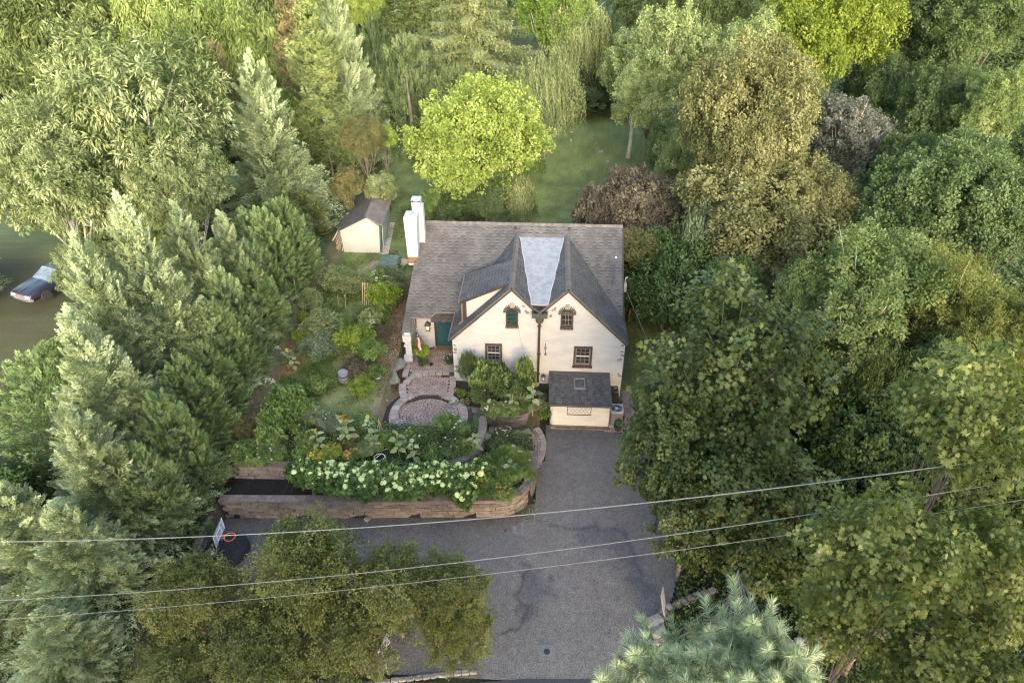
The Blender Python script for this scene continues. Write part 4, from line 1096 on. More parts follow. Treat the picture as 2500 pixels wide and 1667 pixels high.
# wall lanterns
def lantern(px, py, y, s, label):
    p = PY(px, py, y); t = thing('wall_lantern', label, 'lantern', tuple(p))
    MB().box((0, 0, .02*s), (.26*s, .26*s, .04*s)).build('base', M_BLACK, t)
    b = MB()
    for i in (-1, 1):
        for j in (-1, 1): b.beam((i*.09*s, j*.09*s, .04*s), (i*.13*s, j*.13*s, .38*s), .02*s, .02*s, up=(1, 0, 0))
    b.build('frame', M_BLACK, t)
    MB().add([(-.09*s, -.09*s, .04*s), (.09*s, -.09*s, .04*s), (.09*s, .09*s, .04*s), (-.09*s, .09*s, .04*s), (-.125*s, -.125*s, .38*s), (.125*s, -.125*s, .38*s), (.125*s, .125*s, .38*s), (-.125*s, .125*s, .38*s)], [(0, 1, 5, 4), (1, 2, 6, 5), (2, 3, 7, 6), (3, 0, 4, 7)]).build('glass', mat('lantern_glass', (.45, .43, .36), (.6, .58, .5), 8, rough=.2), t)
    MB().add([(-.19*s, -.19*s, .38*s), (.19*s, -.19*s, .38*s), (.19*s, .19*s, .38*s), (-.19*s, .19*s, .38*s), (-.06*s, -.06*s, .56*s), (.06*s, -.06*s, .56*s), (.06*s, .06*s, .56*s), (-.06*s, .06*s, .56*s)], [(3, 2, 1, 0), (0, 1, 5, 4), (1, 2, 6, 5), (2, 3, 7, 6), (3, 0, 4, 7), (4, 5, 6, 7)]).build('lid', M_BLACK, t)
    MB().lathe((0, 0, .56*s), [(.05*s, 0), (.06*s, .05*s), (.02*s, .08*s), (.02*s, .17*s), (0, .18*s)], 8).build('finial', M_BLACK, t)
    MB().box((0, .17*s, .2*s), (.05*s, .22*s, .05*s)).build('bracket', M_BLACK, t)
lantern(1045, 806, 2.5, 1.0, 'black lantern with pale glass on the white wall left of the teal door')
lantern(1326.5, 927, -.25, .62, 'small black lantern on the front wall beside the tall brown downspout')

# flag on its pole
fp = PY(1018, 806, 1.15); fl = thing('flag', 'small american flag hanging furled from a short pole by the entrance', 'flag', tuple(fp))
MB().tube([(0, .45, -.35), (0, -.05, .12)], .02, 6).build('pole', mat('pole_silver', (.4, .4, .4), rough=.4), fl)
MB().lathe((0, -.05, .10), [(.03, 0), (.04, .03), (0, .06)], 8).build('finial', mat('pole_silver', (.4, .4, .4)), fl)
flv, flf = [], []
ncol = 9; nrow = 16
def fxy(i, j):
    s = j/(nrow-1); w_ = .09+.16*s; u = i/(ncol-1)-.5
    return (u*w_+.10*s+.02*math.sin(j), -.05-.05*math.cos(i*2.4)-.03*s, .02-1.45*s-abs(u)*.06*s)
M_FR, M_FW, M_FB = mat('flag_red', (.42, .035, .05)), mat('flag_white', (.72, .70, .68)), mat('flag_blue', (.03, .035, .10))
for nm, m_, test in (('red_stripe', M_FR, lambda i, j: j >= 5 and i % 2 == 0), ('white_stripe', M_FW, lambda i, j: (j >= 5 and i % 2 == 1) or (j < 5 and (i*2+j*3) % 5 == 0)), ('blue_canton', M_FB, lambda i, j: j < 5 and (i*2+j*3) % 5 != 0)):
    b = MB()
    for i in range(ncol-1):
        for j in range(nrow-1):
            if test(i, j): b.slab([fxy(i, j), fxy(i+1, j), fxy(i+1, j+1), fxy(i, j+1)], (0, .004, 0))
    b.build(nm, m_, fl)

# air conditioner
ac = thing('air_conditioner', 'grey round-cornered air conditioning unit with a fan on top by the brick path', 'air conditioner', (6.02, -2.05, .03))
def rrect(w_, r, n=4):
    return [(sx*(w_/2-r)+r*math.cos(a), sy*(w_/2-r)+r*math.sin(a)) for sx, sy, a0 in ((1, 1, 0), (-1, 1, 90), (-1, -1, 180), (1, -1, 270)) for a in [R(a0+90*k/n) for k in range(n+1)]]
M_AC = mat('ac_grey', (.105, .10, .115), (.13, .125, .14), 3, rough=.5, metal=.2)
MB().box((0, 0, .03), (.84, .84, .08)).build('pad', mat('pale_pad', (.32, .31, .30)), ac)
MB().prism(rrect(.72, .1), .07, 1.02).build('body', M_AC, ac)
fb = MB()
for x in np.linspace(-.27, .27, 13): fb.box((x, -.365, .55), (.012, .02, .88))
for y in np.linspace(-.27, .27, 13): fb.box((.365, y, .55), (.02, .012, .88)); fb.box((-.365, y, .55), (.02, .012, .88))
tag(fb.build('fin', mat('ac_fin', (.17, .165, .19), rough=.5), ac), kind='stuff')
tp = MB(); rr_ = rrect(.76, .12); cc_ = [(.31*math.cos(R(360*k/len(rr_)+9)), .31*math.sin(R(360*k/len(rr_)+9))) for k in range(len(rr_))]; nn_ = len(rr_)
tp.add([(x, y, 1.09) for x, y in rr_]+[(x, y, 1.09) for x, y in cc_]+[(x, y, 1.02) for x, y in rr_], [(i, (i+1) % nn_, nn_+(i+1) % nn_, nn_+i) for i in range(nn_)]+[(2*nn_+i, 2*nn_+(i+1) % nn_, (i+1) % nn_, i) for i in range(nn_)])
tp.build('top', mat('ac_top', (.27, .26, .29), (.31, .30, .33), 3, rough=.5), ac)
MB().lathe((0, 0, 1.025), [(.33, 0), (.33, .005), (0, .006)], 20).build('well', mat('ac_dark', (.03, .03, .035)), ac)
fg = MB()
for k in range(8): fg.tube([(r_ * math.cos(a), r_*math.sin(a), 1.085) for r_, a in [(.04+.036*k, q) for q in np.linspace(0, 2*math.pi, 19)]], .004, 4)
tag(fg.build('grille', mat('ac_grille', (.12, .12, .13), rough=.4), ac), kind='stuff')
for k in range(3):
    a = k*2.09; MB().box((.14*math.cos(a), .14*math.sin(a), 1.05), (.24, .13, .012), rz=a).build('fan_blade', mat('fan_grey', (.2, .2, .22)), ac)
MB().lathe((0, 0, 1.04), [(.09, 0), (.09, .05), (0, .06)], 12).build('motor', mat('motor_grey', (.42, .40, .42)), ac)
p = PZ(1508, 1049, 0.02); pt = thing('flower_pot', 'dark green round pot of small white flowers in front of the air conditioner', 'plant pot', tuple(p))
MB().lathe((0, 0, 0), [(.16, 0), (.24, .3), (.26, .3), (.26, .34), (.21, .34), (.2, .28), (0, .28)], 16).build('pot', mat('dark_green_pot', (.02, .04, .035), rough=.5), pt)
POTS = [(pt, .3, 'white')]
# utility meter bracket on the right end of the roof
mt = thing('electric_service_head', 'grey service head with a cable on the right end wall below the roof', 'cable bracket', (6.62, 4.5, 5.2))
MB().box((0, 0, .0), (.22, .3, .5)).build('box', mat('meter_grey', (.30, .29, .28)), mt); MB().tube([(0, 0, -.3), (0, 0, .6), (.12, 0, .7)], .04, 6).build('conduit', mat('meter_grey', (.30, .29, .28)), mt)

# ------------------------------------------------------------------ shed
sh_y0, sh_z = 12.7, 2.78
shed = thing('garden_shed', 'small cream garden shed with a dark two-sided roof on the lawn left of the chimney', 'shed', (-11.75, 12.7, sh_z))
M_CREAM = mat('cream_shed_paint', (.32, .315, .28), (.37, .365, .33), .6, bump=.15, bscale=6)
def sp(x, y, z): return (x+11.75, y-12.7, z-sh_z)
ex = -.055 # depth axis leans a little to the left
fw = [(-13.08, 2.75), (-10.41, 2.75), (-10.25, 4.98), (-11.09, 5.62), (-13.15, 4.62)]
b = MB(); dpt = 5.1
b.slab([sp(x, sh_y0, z) for x, z in fw][::-1], (ex*dpt, dpt, 0)); wl = b.build('wall', M_CREAM, shed)
sr = MB(); A0, A1 = (-11.09, 5.73), (-13.30, 4.58)
o_ = np.array([ex*5.5, 5.5, 0])
b = MB(); b.slab([sp(-11.09, sh_y0-.12, 5.74), sp(-13.30, sh_y0-.12, 4.60), tuple(np.array(sp(-13.30, sh_y0-.12, 4.60))+o_), tuple(np.array(sp(-11.09, sh_y0-.12, 5.74))+o_)], (0, 0, -.07))
rf1 = b.build('roof', mat('shed_shingle_shaded', (.05, .047, .046), (.075, .07, .068), 2.5, tint=.12, fine=.12), shed)  # left slope: its shade is painted in as a darker shingle colour
b = MB(); b.slab([sp(-11.09, sh_y0-.12, 5.74), sp(-9.95, sh_y0-.12, 5.12), tuple(np.array(sp(-9.95, sh_y0-.12, 5.12))+o_), tuple(np.array(sp(-11.09, sh_y0-.12, 5.74))+o_)], (0, 0, -.07))
rf2 = b.build('roof', mat('shed_shingle_sunlit', (.11, .098, .09), (.145, .132, .12), 1.2, tint=.12, fine=.12), shed)  # right slope: same shingles, sunlight painted in as a paler colour
for rf, xe, ze, n_ in ((rf1, -13.30, 4.60, 11), (rf2, -9.95, 5.12, 6)):
    st = MB(); U = norm(o_); gg = np.random.default_rng(3)
    for k in range(n_):
        t0, t1 = k/n_, (k+1)/n_; pa = np.array(sp(xe+(-11.09-xe)*(t0+t1)/2, sh_y0-.12, ze+(5.74-ze)*(t0+t1)/2)); Vv = norm(np.array([-11.09-xe, 0, 5.74-ze])); Nn_ = np.cross(U, Vv); Nn_ = Nn_*(1 if Nn_[2] > 0 else -1)
        y = gg.uniform(-.2, 0)
        while y < 5.5:
            w_ = gg.uniform(.28, .42); a, c = max(0, y), min(5.5, y+w_)
            if c-a > .05: st.box(pa+U*(a+c)/2+Nn_*(.006+.008*(k % 2)*0), (c-a-.012, math.hypot(-11.09-xe, 5.74-ze)/n_-.012, .016), ax=np.array([U, Vv, Nn_]), t=gg.random())
            y += w_
    tag(st.build('shingle', rf.data.materials[0], rf), kind='stuff')
for k in range(26): 
    m_ = MB(); 
    for s_, xx, zz in ((-1, -.14, -.075), (1, .14, -.075)): m_.slab([(0, -.12, .03), (0, .12, .02), (xx, .12, .02+zz), (xx, -.12, .03+zz)], (0, 0, .014))
    pp = np.array(sp(-11.09, sh_y0-.0, 5.75))+U*(.1+5.4*k/26); m_.build('ridge_cap', mat('shed_shingle_sunlit', (1, 1, 1)), rf2, loc=tuple(pp))  # caps take the painted sunlit shingle colour
b = MB(); b.slab([sp(-10.33, 13.4, 2.9), sp(-10.38, 15.3, 2.9), sp(-10.30, 15.3, 4.6), sp(-10.25, 13.4, 4.6)], (.05, 0, 0)); dr_ = b.build('door', mat('pale_green_door', (.30, .36, .32), (.40, .45, .40), 3), shed)
for k in range(5): MB().beam(sp(-10.30, 13.45+.4*k, 2.95), sp(-10.22, 13.45+.4*k, 4.6), .03, .03, up=(0, 1, 0)).build('door_slat', mat('dark_green_slat', (.05, .08, .07)), dr_)
b = MB(); b.beam(sp(-10.3, 12.72, 2.9), sp(-10.16, 12.72, 4.95), .07, .07, up=(0, 1, 0)); b.build('downspout', mat('dark_green_slat', (.05, .08, .07)), shed)
b = MB(); b.box((.0, .05, -.02), (3.9, .5, .14)); b.build('sill_beam', mat('pale_timber', (.36, .31, .23), (.45, .39, .30), 4, stretch=(1, 8, 1)), shed)
b = MB(); b.slab([sp(-10.4, 12.5, 2.84), sp(-9.75, 12.5, 2.84), sp(-10.3, 18.0, 2.90), sp(-10.7, 18.0, 2.90)], (0, 0, .06)); b.build('deck_board', mat('pale_concrete_strip', (.33, .29, .25), (.42, .37, .33), 3), shed)
# lean-to of planks on its left side
tp_ = thing('timber_stack', 'stack of weathered poles and boards leaning on the left wall of the shed', 'timber', (-13.6, 13.2, sh_z))
M_OLDW = mat('old_timber', (.17, .115, .08), (.27, .195, .14), 5, c3=(.12, .085, .06), tint=.25, stretch=(6, 1, 6))
M_PALEW = mat('pale_pole', (.36, .29, .18), (.45, .37, .25), 5, tint=.2)
for k in range(22):
    x0 = -.45+.055*k+random.uniform(-.03, .03); b = MB(); b.beam((x0-.35, -.35+.12*(k % 5), .05), (x0*.35+.30, .9+2.6*random.random(), 1.6+random.uniform(-.4, .25)), .05+.05*(k % 3 == 0), .03); b.build('board', M_OLDW if k % 4 else M_PALEW, tp_)
b = MB(); b.box((-.1, -.45, .02), (1.3, .35, .12)); b.build('base_slab', mat('pale_concrete_strip', (1, 1, 1)), tp_)

# ------------------------------------------------------------------ things in the kitchen garden
p = PG(955, 655); cf = thing('cold_frame', 'green glazed cold frame standing on the lawn near the foot of the chimney', 'cold frame', (p[0], p[1]-.3, p[2]), 0)
M_CFR = mat('green_frame', (.05, .085, .065), (.09, .13, .10), 4, rough=.5)
b = MB(); fx, fy, fz = .62, .75, .8
for i in (-1, 1):
    for j in (-1, 1): b.box((i*fx, j*fy, fz/2), (.06, .06, fz))
for z in (fz,):
    for i in (-1, 1): b.box((i*fx, 0, z), (.07, 2*fy, .06)); b.box((0, i*fy, z), (2*fx, .07, .06))
b.build('frame', M_CFR, cf)
M_CGL = mat('green_glass', (.06, .10, .085), (.16, .22, .20), 2, rough=.15, spec=.6)
for k in range(5): MB().box((0, -fy+.16+.3*k, fz+.02), (2*fx-.1, .26, .02)).build('pane', M_CGL, cf)
for k in range(6): MB().box((0, -fy+.01+.3*k, fz+.03), (2*fx, .03, .03)).build('glazing_bar', M_CFR, cf)
for i in (-1, 1): MB().box((i*(fx-.02), 0, fz/2), (.015, 2*fy-.1, fz-.1)).build('side_pane', M_CGL, cf)
MB().box((0, -fy+.02, fz/2), (2*fx-.1, .015, fz-.1)).build('side_pane', M_CGL, cf)
p = PG(985, 645); o = MB().box((0, 0, .05), (.75, .9, .08), rz=-.5).build('plywood_board', mat('plywood', (.36, .28, .16), (.44, .35, .21), 2), None, loc=(p[0], p[1], p[2]+.1)); tag(o, 'pale plywood board lying between the cold frame and the house', 'board')
p = PG(912, 650); bp_ = thing('board_stack', 'small stack of grey weathered boards beside the green cold frame', 'timber', tuple(p), 1.25)
for k in range(10): MB().box((random.uniform(-.1, .1), -.3+.07*k, .04+.04*(k % 3)), (1.3, .06, .035), rz=random.uniform(-.08, .08)).build('board', mat('grey_timber', (.20, .17, .135), (.30, .26, .21), 5, tint=.2), bp_)
p = PG(842, 936); br_ = thing('rain_barrel', 'weathered grey barrel standing on the grass under the purple shrub', 'barrel', tuple(p))
M_BRL = mat('grey_barrel', (.10, .10, .105), (.15, .15, .155), 3, rough=.6)
MB().lathe((0, 0, 0), [(.25, 0), (.31, .2), (.33, .42), (.31, .64), (.27, .80)], 18).build('body', M_BRL, br_, True); MB().lathe((0, 0, .80), [(.28, 0), (.28, .03), (.24, .02), (0, .03)], 18).build('lid', mat('grey_lid', (.14, .14, .145), (.19, .19, .19), 3), br_)
for z in (.18, .62): MB().lathe((0, 0, z), [(.325, 0), (.325, .04), (.30, .04)], 18).build('hoop', M_BLACK, br_)
p = PG(921, 922); o = thing('garden_basin', 'white basin half hidden under the lime shrub left of the patio', 'basin', tuple(p)); MB().lathe((0, 0, 0), [(.18, 0), (.26, .2), (.28, .2), (.22, .12), (0, .04)], 16).build('bowl', mat('white_plastic', (.7, .7, .7)), o)
p = PG(800, 732); o = MB().box((0, 0, .08), (1.5, .08, .16)).build('raised_bed_board', mat('rust_board', (.16, .085, .05), (.21, .12, .07), 4), None, loc=(p[0], p[1], p[2])); tag(o, 'rust brown board at the front of a raised bed below the tall grey shrub', 'board')
p = PG(797, 870); o = MB().box((0, 0, .08), (.9, .08, .18)).build('raised_bed_board', mat('rust_board', (.16, .085, .05)), None, loc=(p[0], p[1], p[2])); tag(o, 'short dark red board at the foot of the big grey-green bean plants', 'board')
for i, (px, py, dx, h, lab) in enumerate(((726, 745, .12, 1.9, 'leaning pale garden stake at the top of the path by the hedge'), (720, 800, -.05, 2.1, 'tall thin garden stake near the yellow-green plants by the hedge'), (830, 760, 0, 1.2, 'short pale stake in the middle of the vegetable plants'), (845, 755, .05, 1.1, 'second short stake just right of the middle one'), (820, 800, 0, 1.0, 'low stake in front of the grey-green bean plants'))):
    p = PG(px, py); o = MB().tube([(0, 0, 0), (dx, 0, h)], .018, 6).build('garden_stake', M_PALEW, None, loc=tuple(p)); tag(o, lab, 'stake')
p = PG(895, 745); tr_ = thing('bean_trellis', 'leaning frame of pale sticks beside the yellow-green shrub', 'trellis', tuple(p))
for k in range(5): MB().tube([(-.3+.15*k, 0, 0), (-.15+.1*k, .35, 1.5)], .02, 5).build('stick', M_PALEW, tr_)
p = PZ(930, 1065, 1.75); tw = thing('plant_tripod', 'tripod of thin pale canes in the flower bed left of the round terrace', 'plant support', (p[0], p[1], 1.6))
for k in range(4): MB().tube([(.25*math.cos(k*1.57), .25*math.sin(k*1.57), 0), (0, 0, 1.3)], .014, 5).build('cane', M_PALEW, tw)
p = PZ(927, 1118, 2.02); hs = MB(); hs.tube([(.30*math.cos(a)*(1-.03*a), .30*math.sin(a)*(1-.03*a), .03+.012*a) for a in np.linspace(0, 7.6, 40)]+[(-.5, -.5, .02), (-.9, -.75, -.03)], .016, 6)
tag(hs.build('garden_hose', mat('pale_hose', (.42, .43, .38), (.5, .5, .45), 3, rough=.4), None, loc=(p[0], p[1], 2.0)), 'pale grey coil of garden hose on the upper wall behind the hydrangeas', 'hose')
p = PZ(956, 1100, 2.0); hs = MB()
for q_ in range(3): hs.tube([(-.5+.28*q_, .1*q_, .03+.02*q_), (-.1, .2-.1*q_, .1), (.4, .05+.12*q_, .05)], .012, 5)
tag(hs.build('wire_tangle', mat('pale_hose', (.42, .43, .38)), None, loc=(p[0], p[1], 1.95)), 'tangle of pale wire lying in the bed beside the hose coil', 'wire')

# ------------------------------------------------------------------ basketball hoop
hp = PZ(551, 1408, 0.0); bh = thing('basketball_hoop', 'portable basketball hoop with grey backboard and orange rim at the left of the driveway', 'basketball hoop', (-12.35, -13.55, 0))
bk = MB(); bk.prism([(-.75, -.35), (.25, -.35), (.32, .3), (-.7, .3)], .02, .16); bk.build('base', mat('black_plastic_base', (.022, .022, .026), (.035, .035, .04), 3, rough=.5), bh)
bt = np.array([-.55, .95, 2.55])
MB().tube([(.12, .0, .1), (-.28, .62, 1.85), (-.42, .86, 2.35)], .05, 8).build('pole', M_BLACK, bh); MB().tube([(-.15, .4, 1.25), (-.19, .47, 1.42)], .06, 8).build('clamp', mat('grey_clamp', (.4, .4, .42), rough=.4), bh)
C4 = [np.array(PY(px, py, y))-np.array([-12.35, -13.55, 0]) for px, py, y in ((540, 1262, -12.1), (549, 1288, -12.5), (528, 1337, -13.35), (519, 1311, -12.95))]
C4[0] = C4[1]+(C4[3]-C4[2]) if False else C4[0]
b = MB(); nrm = norm(np.cross(C4[1]-C4[0], C4[3]-C4[0])); b.slab(C4, nrm*.04); bb_ = b.build('backboard', mat('grey_backboard', (.12, .12, .135), (.15, .15, .165), 3, rough=.4), bh)
def onb(u, v): return (C4[0]*(1-u)*(1-v)+C4[1]*u*(1-v)+C4[3]*(1-u)*v+C4[2]*u*v)+nrm*(-.012 if nrm[0] < 0 else .05)
wl_ = mat('pale_line', (.32, .32, .35))
for a, b2 in (((.35, .28), (.35, .72)), ((.35, .72), (.9, .72)), ((.9, .28), (.9, .72)), ((.35, .28), (.9, .28)), ((.02, .02), (.98, .02)), ((.02, .98), (.98, .98))): MB().beam(onb(*a), onb(*b2), .03, .012, up=nrm).build('line', wl_, bb_)
rc = np.array(PZ(561, 1310, 2.05))-np.array([-12.35, -13.55, 0])
rmm = MB(); rmm.tube([(rc[0]+.23*math.cos(a), rc[1]+.23*math.sin(a), rc[2]) for a in np.linspace(0, 2*math.pi, 25)], .016, 6); rmm.tube([(rc[0]-.36, rc[1]-.08, rc[2]-.02), (rc[0]-.2, rc[1]-.08, rc[2])], .02, 5); rmm.tube([(rc[0]-.36, rc[1]+.1, rc[2]-.02), (rc[0]-.2, rc[1]+.1, rc[2])], .02, 5)
rmm.build('rim', mat('orange_rim', (.62, .13, .05), (.7, .17, .07), 3, rough=.4), bh)
nt_ = MB()
for k in range(10):
    a = k*.628; nt_.tube([(rc[0]+.22*math.cos(a), rc[1]+.22*math.sin(a), rc[2]), (rc[0]+.12*math.cos(a+.35), rc[1]+.12*math.sin(a+.35), rc[2]-.35)], .006, 4); nt_.tube([(rc[0]+.22*math.cos(a), rc[1]+.22*math.sin(a), rc[2]), (rc[0]+.12*math.cos(a-.35), rc[1]+.12*math.sin(a-.35), rc[2]-.35)], .006, 4)
tag(nt_.build('net', mat('dark_net', (.06, .06, .06)), bh), kind='stuff')
# heap of dark clippings on the drive beside it
p = PZ(567, 1346, .1); hpm = MB(); g2 = np.random.default_rng(4); nA = 26
ring = lambda r, z: [(r*(.66+.06*math.sin(3*a+1))*math.cos(a), r*(.95+.05*math.cos(2*a))*math.sin(a), z) for a in np.linspace(0, 2*math.pi, nA, endpoint=False)]
rs = [ring(1.0, 0), ring(.97, .34), ring(.84, .46), ring(.5, .50), ring(.12, .46)]
hpm.add(sum(rs, []), [(i*nA+j, i*nA+(j+1) % nA, (i+1)*nA+(j+1) % nA, (i+1)*nA+j) for i in range(4) for j in range(nA)]+[tuple(4*nA+j for j in range(nA))])
tag(hpm.build('covered_pile', mat('black_mesh_cover', (.010, .011, .013), (.022, .022, .024), 10, rough=.8, bump=.8, bscale=30, fine=.4), None, True, (p[0]+.05, p[1], 0.0)), 'rounded black covered pile on the driveway beside the basketball hoop', 'covered pile')
p = PZ(530, 1343, .1); hpm = MB(); hpm.add([(x*.6, y*.62, z) for x, y, z in sum(rs, [])], hpm.f or [(i*nA+j, i*nA+(j+1) % nA, (i+1)*nA+(j+1) % nA, (i+1)*nA+j) for i in range(4) for j in range(nA)]+[tuple(4*nA+j for j in range(nA))])
tag(hpm.build('covered_pile', mat('black_mesh_cover', (.01, .01, .01)), None, True, (p[0]-.05, p[1]-.15, 0.0)), 'smaller low black pile behind the basketball pole against the mossy wall', 'covered pile')
p = PZ(561, 1412, .05); o = link('terracotta_pot', MB().lathe((0, 0, 0), [(.09, 0), (.12, .2), (.14, .2), (.14, .24), (0, .22)], 12).mesh('terracotta_pot', mat('terracotta', (.30, .13, .07), (.36, .17, .10), 5)), None, tuple(p)); tag(o, 'little terracotta pot beside the basketball hoop base', 'plant pot')

# ------------------------------------------------------------------ parked car on the left lawn
CZ = 3.75
cp = PZ(60, 742, CZ); car = thing('parked_car', 'old dark grey-blue saloon car parked on grass under the pale trees', 'car', (cp[0], cp[1], CZ-.02), R(-20))
M_CAR = mat('dark_car_paint', (.012, .014, .024), (.018, .020, .032), .6, rough=.35, spec=.4)
M_CHR = mat('chrome', (.45, .46, .50), (.55, .56, .6), 4, rough=.25, metal=.7)
prof = [(0.02, .45), (0.0, .62), (.06, .78), (.25, .86), (1.45, .96), (1.62, .98), (2.35, 1.38), (3.3, 1.42), (4.05, 1.02), (5.2, .93), (5.3, .6), (5.25, .4), (4.5, .3), (.6, .3)]
def loft(sec, name, m, parent, smooth=False):
    b = MB(); k = len(sec[0])
    b.add(sum([list(map(tuple, s_)) for s_ in sec], []), [(i*k+j, i*k+(j+1) % k, (i+1)*k+(j+1) % k, (i+1)*k+j) for i in range(len(sec)-1) for j in range(k)]+[tuple(range(k-1, -1, -1)), tuple((len(sec)-1)*k+j for j in range(k))])
    return b.build(name, m, parent, smooth)
hw = .92
def csec(y, zt, w_, zb_=.32): return [(-w_*.96, y, zb_), (-w_, y, .55), (-w_*.985, y, zt-.10), (-w_*.93, y, zt-.02), (-w_*.5, y, zt+.02), (0, y, zt+.035), (w_*.5, y, zt+.02), (w_*.93, y, zt-.02), (w_*.985, y, zt-.10), (w_, y, .55), (w_*.96, y, zb_)]
body = loft([csec(0.0, .74, .88), csec(.08, .80, .90), csec(.8, .90, hw), csec(1.6, .95, hw), csec(3.9, .97, hw), csec(5.1, .90, .9), csec(5.25, .8, .87)], 'body', M_CAR, car, True)
def cab(y, z, w_): return [(-w_, y, z), (w_, y, z)]
cb = MB(); cb.add([(-.84, 1.55, .95), (.84, 1.55, .95), (-.66, 2.3, 1.40), (.66, 2.3, 1.40), (-.66, 3.45, 1.42), (.66, 3.45, 1.42), (-.82, 4.2, .97), (.82, 4.2, .97)], [(2, 3, 5, 4), (0, 2, 4, 6), (1, 7, 5, 3), (4, 5, 7, 6)]); cb.build('roof', M_CAR, car)
MB().add([(-.82, 1.53, .965), (.82, 1.53, .965), (.67, 2.28, 1.405), (-.67, 2.28, 1.405)], [(0, 1, 2, 3)]).build('windscreen', mat('pale_windscreen', (.06, .08, .09), (.12, .15, .16), 2, rough=.12, spec=.6), car)
MB().beam((-.67, 2.29, 1.415), (.67, 2.29, 1.415), .04, .03).build('windscreen_trim', M_CHR, car)
for s_ in (-1, 1): MB().slab([(s_*.80, 1.75, 1.0), (s_*.80, 3.9, 1.0), (s_*.68, 3.4, 1.36), (s_*.68, 2.35, 1.36)], (s_*.01, 0, 0)).build('side_window', M_GLASS, car)
MB().box((0, -.03, .62), (.78, .06, .20)).build('grille', mat('bronze_grille', (.20, .16, .13), (.26, .21, .17), 8, rough=.4, metal=.5), car)
for s_ in (-1, 1): MB().box((s_*.62, -.03, .63), (.36, .06, .16)).build('headlight', mat('headlight_glass', (.42, .43, .47), (.52, .53, .57), 5, rough=.2), car)
MB().prism([(-.95, -.06), (-.5, -.14), (.5, -.14), (.95, -.06), (.95, .08), (-.95, .08)], .38, .50).build('bumper', M_CHR, car)
MB().prism([(-.96, -.09), (-.5, -.17), (.5, -.17), (.96, -.09), (.96, .0), (-.96, .0)], .43, .46).build('bumper_strip', M_BLACK, car)
MB().beam((0, .06, .86), (0, 1.45, .985), .03, .02).build('bonnet_crease', M_CAR, car)
for s_ in (-1, 1):
    for y_ in (.95, 4.3):
        wh = MB(); 
        pr_ = [(.0, -.1), (.33, -.1), (.35, -.06), (.35, .06), (.33, .1), (0, .1)]; n_ = 18; vs = [(s_*.84+x_, y_+r_*math.cos(2*math.pi*j/n_), .34+r_*math.sin(2*math.pi*j/n_)) for r_, x_ in pr_[1:5] for j in range(n_)]
        wh.add(vs, [(i*n_+j, i*n_+(j+1) % n_, (i+1)*n_+(j+1) % n_, (i+1)*n_+j) for i in range(3) for j in range(n_)]+[tuple(range(n_)), tuple(3*n_+j for j in range(n_))]); wh.build('wheel', mat('tyre_rubber', (.02, .02, .02)), car)

# ------------------------------------------------------------------ power lines over the road
M_WIRE = mat('pale_cable', (.15, .148, .14), (.20, .196, .185), 4, rough=.5)
def wire(label, pts, y, r, name='power_line'):
    P = np.array([PY(px, py, y) for px, py in pts]); t = P[:, 0]; co = np.polyfit(t, P[:, 2], 2); xs_ = np.linspace(t.min()-1.5, t.max()+1.5, 60)
    b = MB(); b.tube([(x, y, np.polyval(co, x)) for x in xs_], r, 6); o = b.build(name, M_WIRE, None, True); return tag(o, label, 'power line')
wire('thickest pale power line, highest of the three crossing the driveway', [(0, 1320), (500, 1313), (900, 1288), (1300, 1254), (1680, 1211), (2280, 1142), (2500, 1112)], -17.6, .016)
wire('middle power line crossing over the small trees by the road', [(0, 1464), (600, 1428), (1100, 1375), (1500, 1322), (1790, 1283), (2350, 1196), (2500, 1170)], -18.0, .012)
wire('lowest and thinnest power line of the three, nearest the road', [(0, 1512), (560, 1467), (1120, 1410), (1600, 1352), (2100, 1275), (2500, 1222)], -18.3, .009)
def cable(label, pts, r):
    b = MB(); b.tube(pts, r, 5); tag(b.build('service_cable', M_WIRE, None, True), label, 'cable')
a0 = np.array([6.6, 4.5, 5.3]); a1 = PY(1640, 935, -2.0)
cable('thin service cable slanting from the right end of the roof to the trees', [a0+(a1-a0)*t-np.array([0, 0, .35*math.sin(math.pi*t)]) for t in np.linspace(0, 1.1, 14)], .011)
a0 = PY(1264, 798, -.1); a1 = PY(1288, 904, -.3)
cable('thin slack cord hanging down the front wall from the left arched window', [a0+(a1-a0)*t for t in np.linspace(0, 1, 6)], .008)

# ------------------------------------------------------------------ stone walls, signs and kerb by the road
def stone_run(name, label, pts, z0, h, wdt, sl, seed, m=M_STONE, part='stone', cat='wall', rows=2):
    t = thing(name, label, cat); P, d = arclen(pts); g2 = np.random.default_rng(seed); n = max(2, int(d[-1]/sl)); ms = [rock_mesh(part, 1, 1, 1, seed+i, m, 1 if rows > 1 else 2) for i in range(4)]
    for r_ in range(rows):
        for i in range(n):
            p, a = along(P, (i+.5+.5*(r_ % 2))*d[-1]/n); o = link(part, ms[g2.integers(4)], t, (p[0], p[1], z0+(r_+.5)*h/rows)); o.rotation_euler = (0, 0, a+g2.uniform(-.1, .1)); o.scale = (d[-1]/n*1.12, wdt*g2.uniform(.9, 1.1), h/rows*1.25)
    return t
q = lambda *pts, z=0.0: [tuple(PZ(px, py, z)[:2]) for px, py in pts]
stone_run('stone_wall', 'low curved wall of small stones from the driveway gate pier into the maple shade', smooth_path(q((1608, 1505), (1625, 1485), (1655, 1470), (1690, 1455), (1740, 1440), z=.35), 20), 0, .4, .28, .33, 31, rows=2)
stone_run('stone_pier', 'rough stone pier at the right corner of the driveway, partly behind the pine', q((1588, 1512), (1602, 1530), (1612, 1560), z=.5), 0, .8, .8, .5, 35, rows=3, cat='pier')
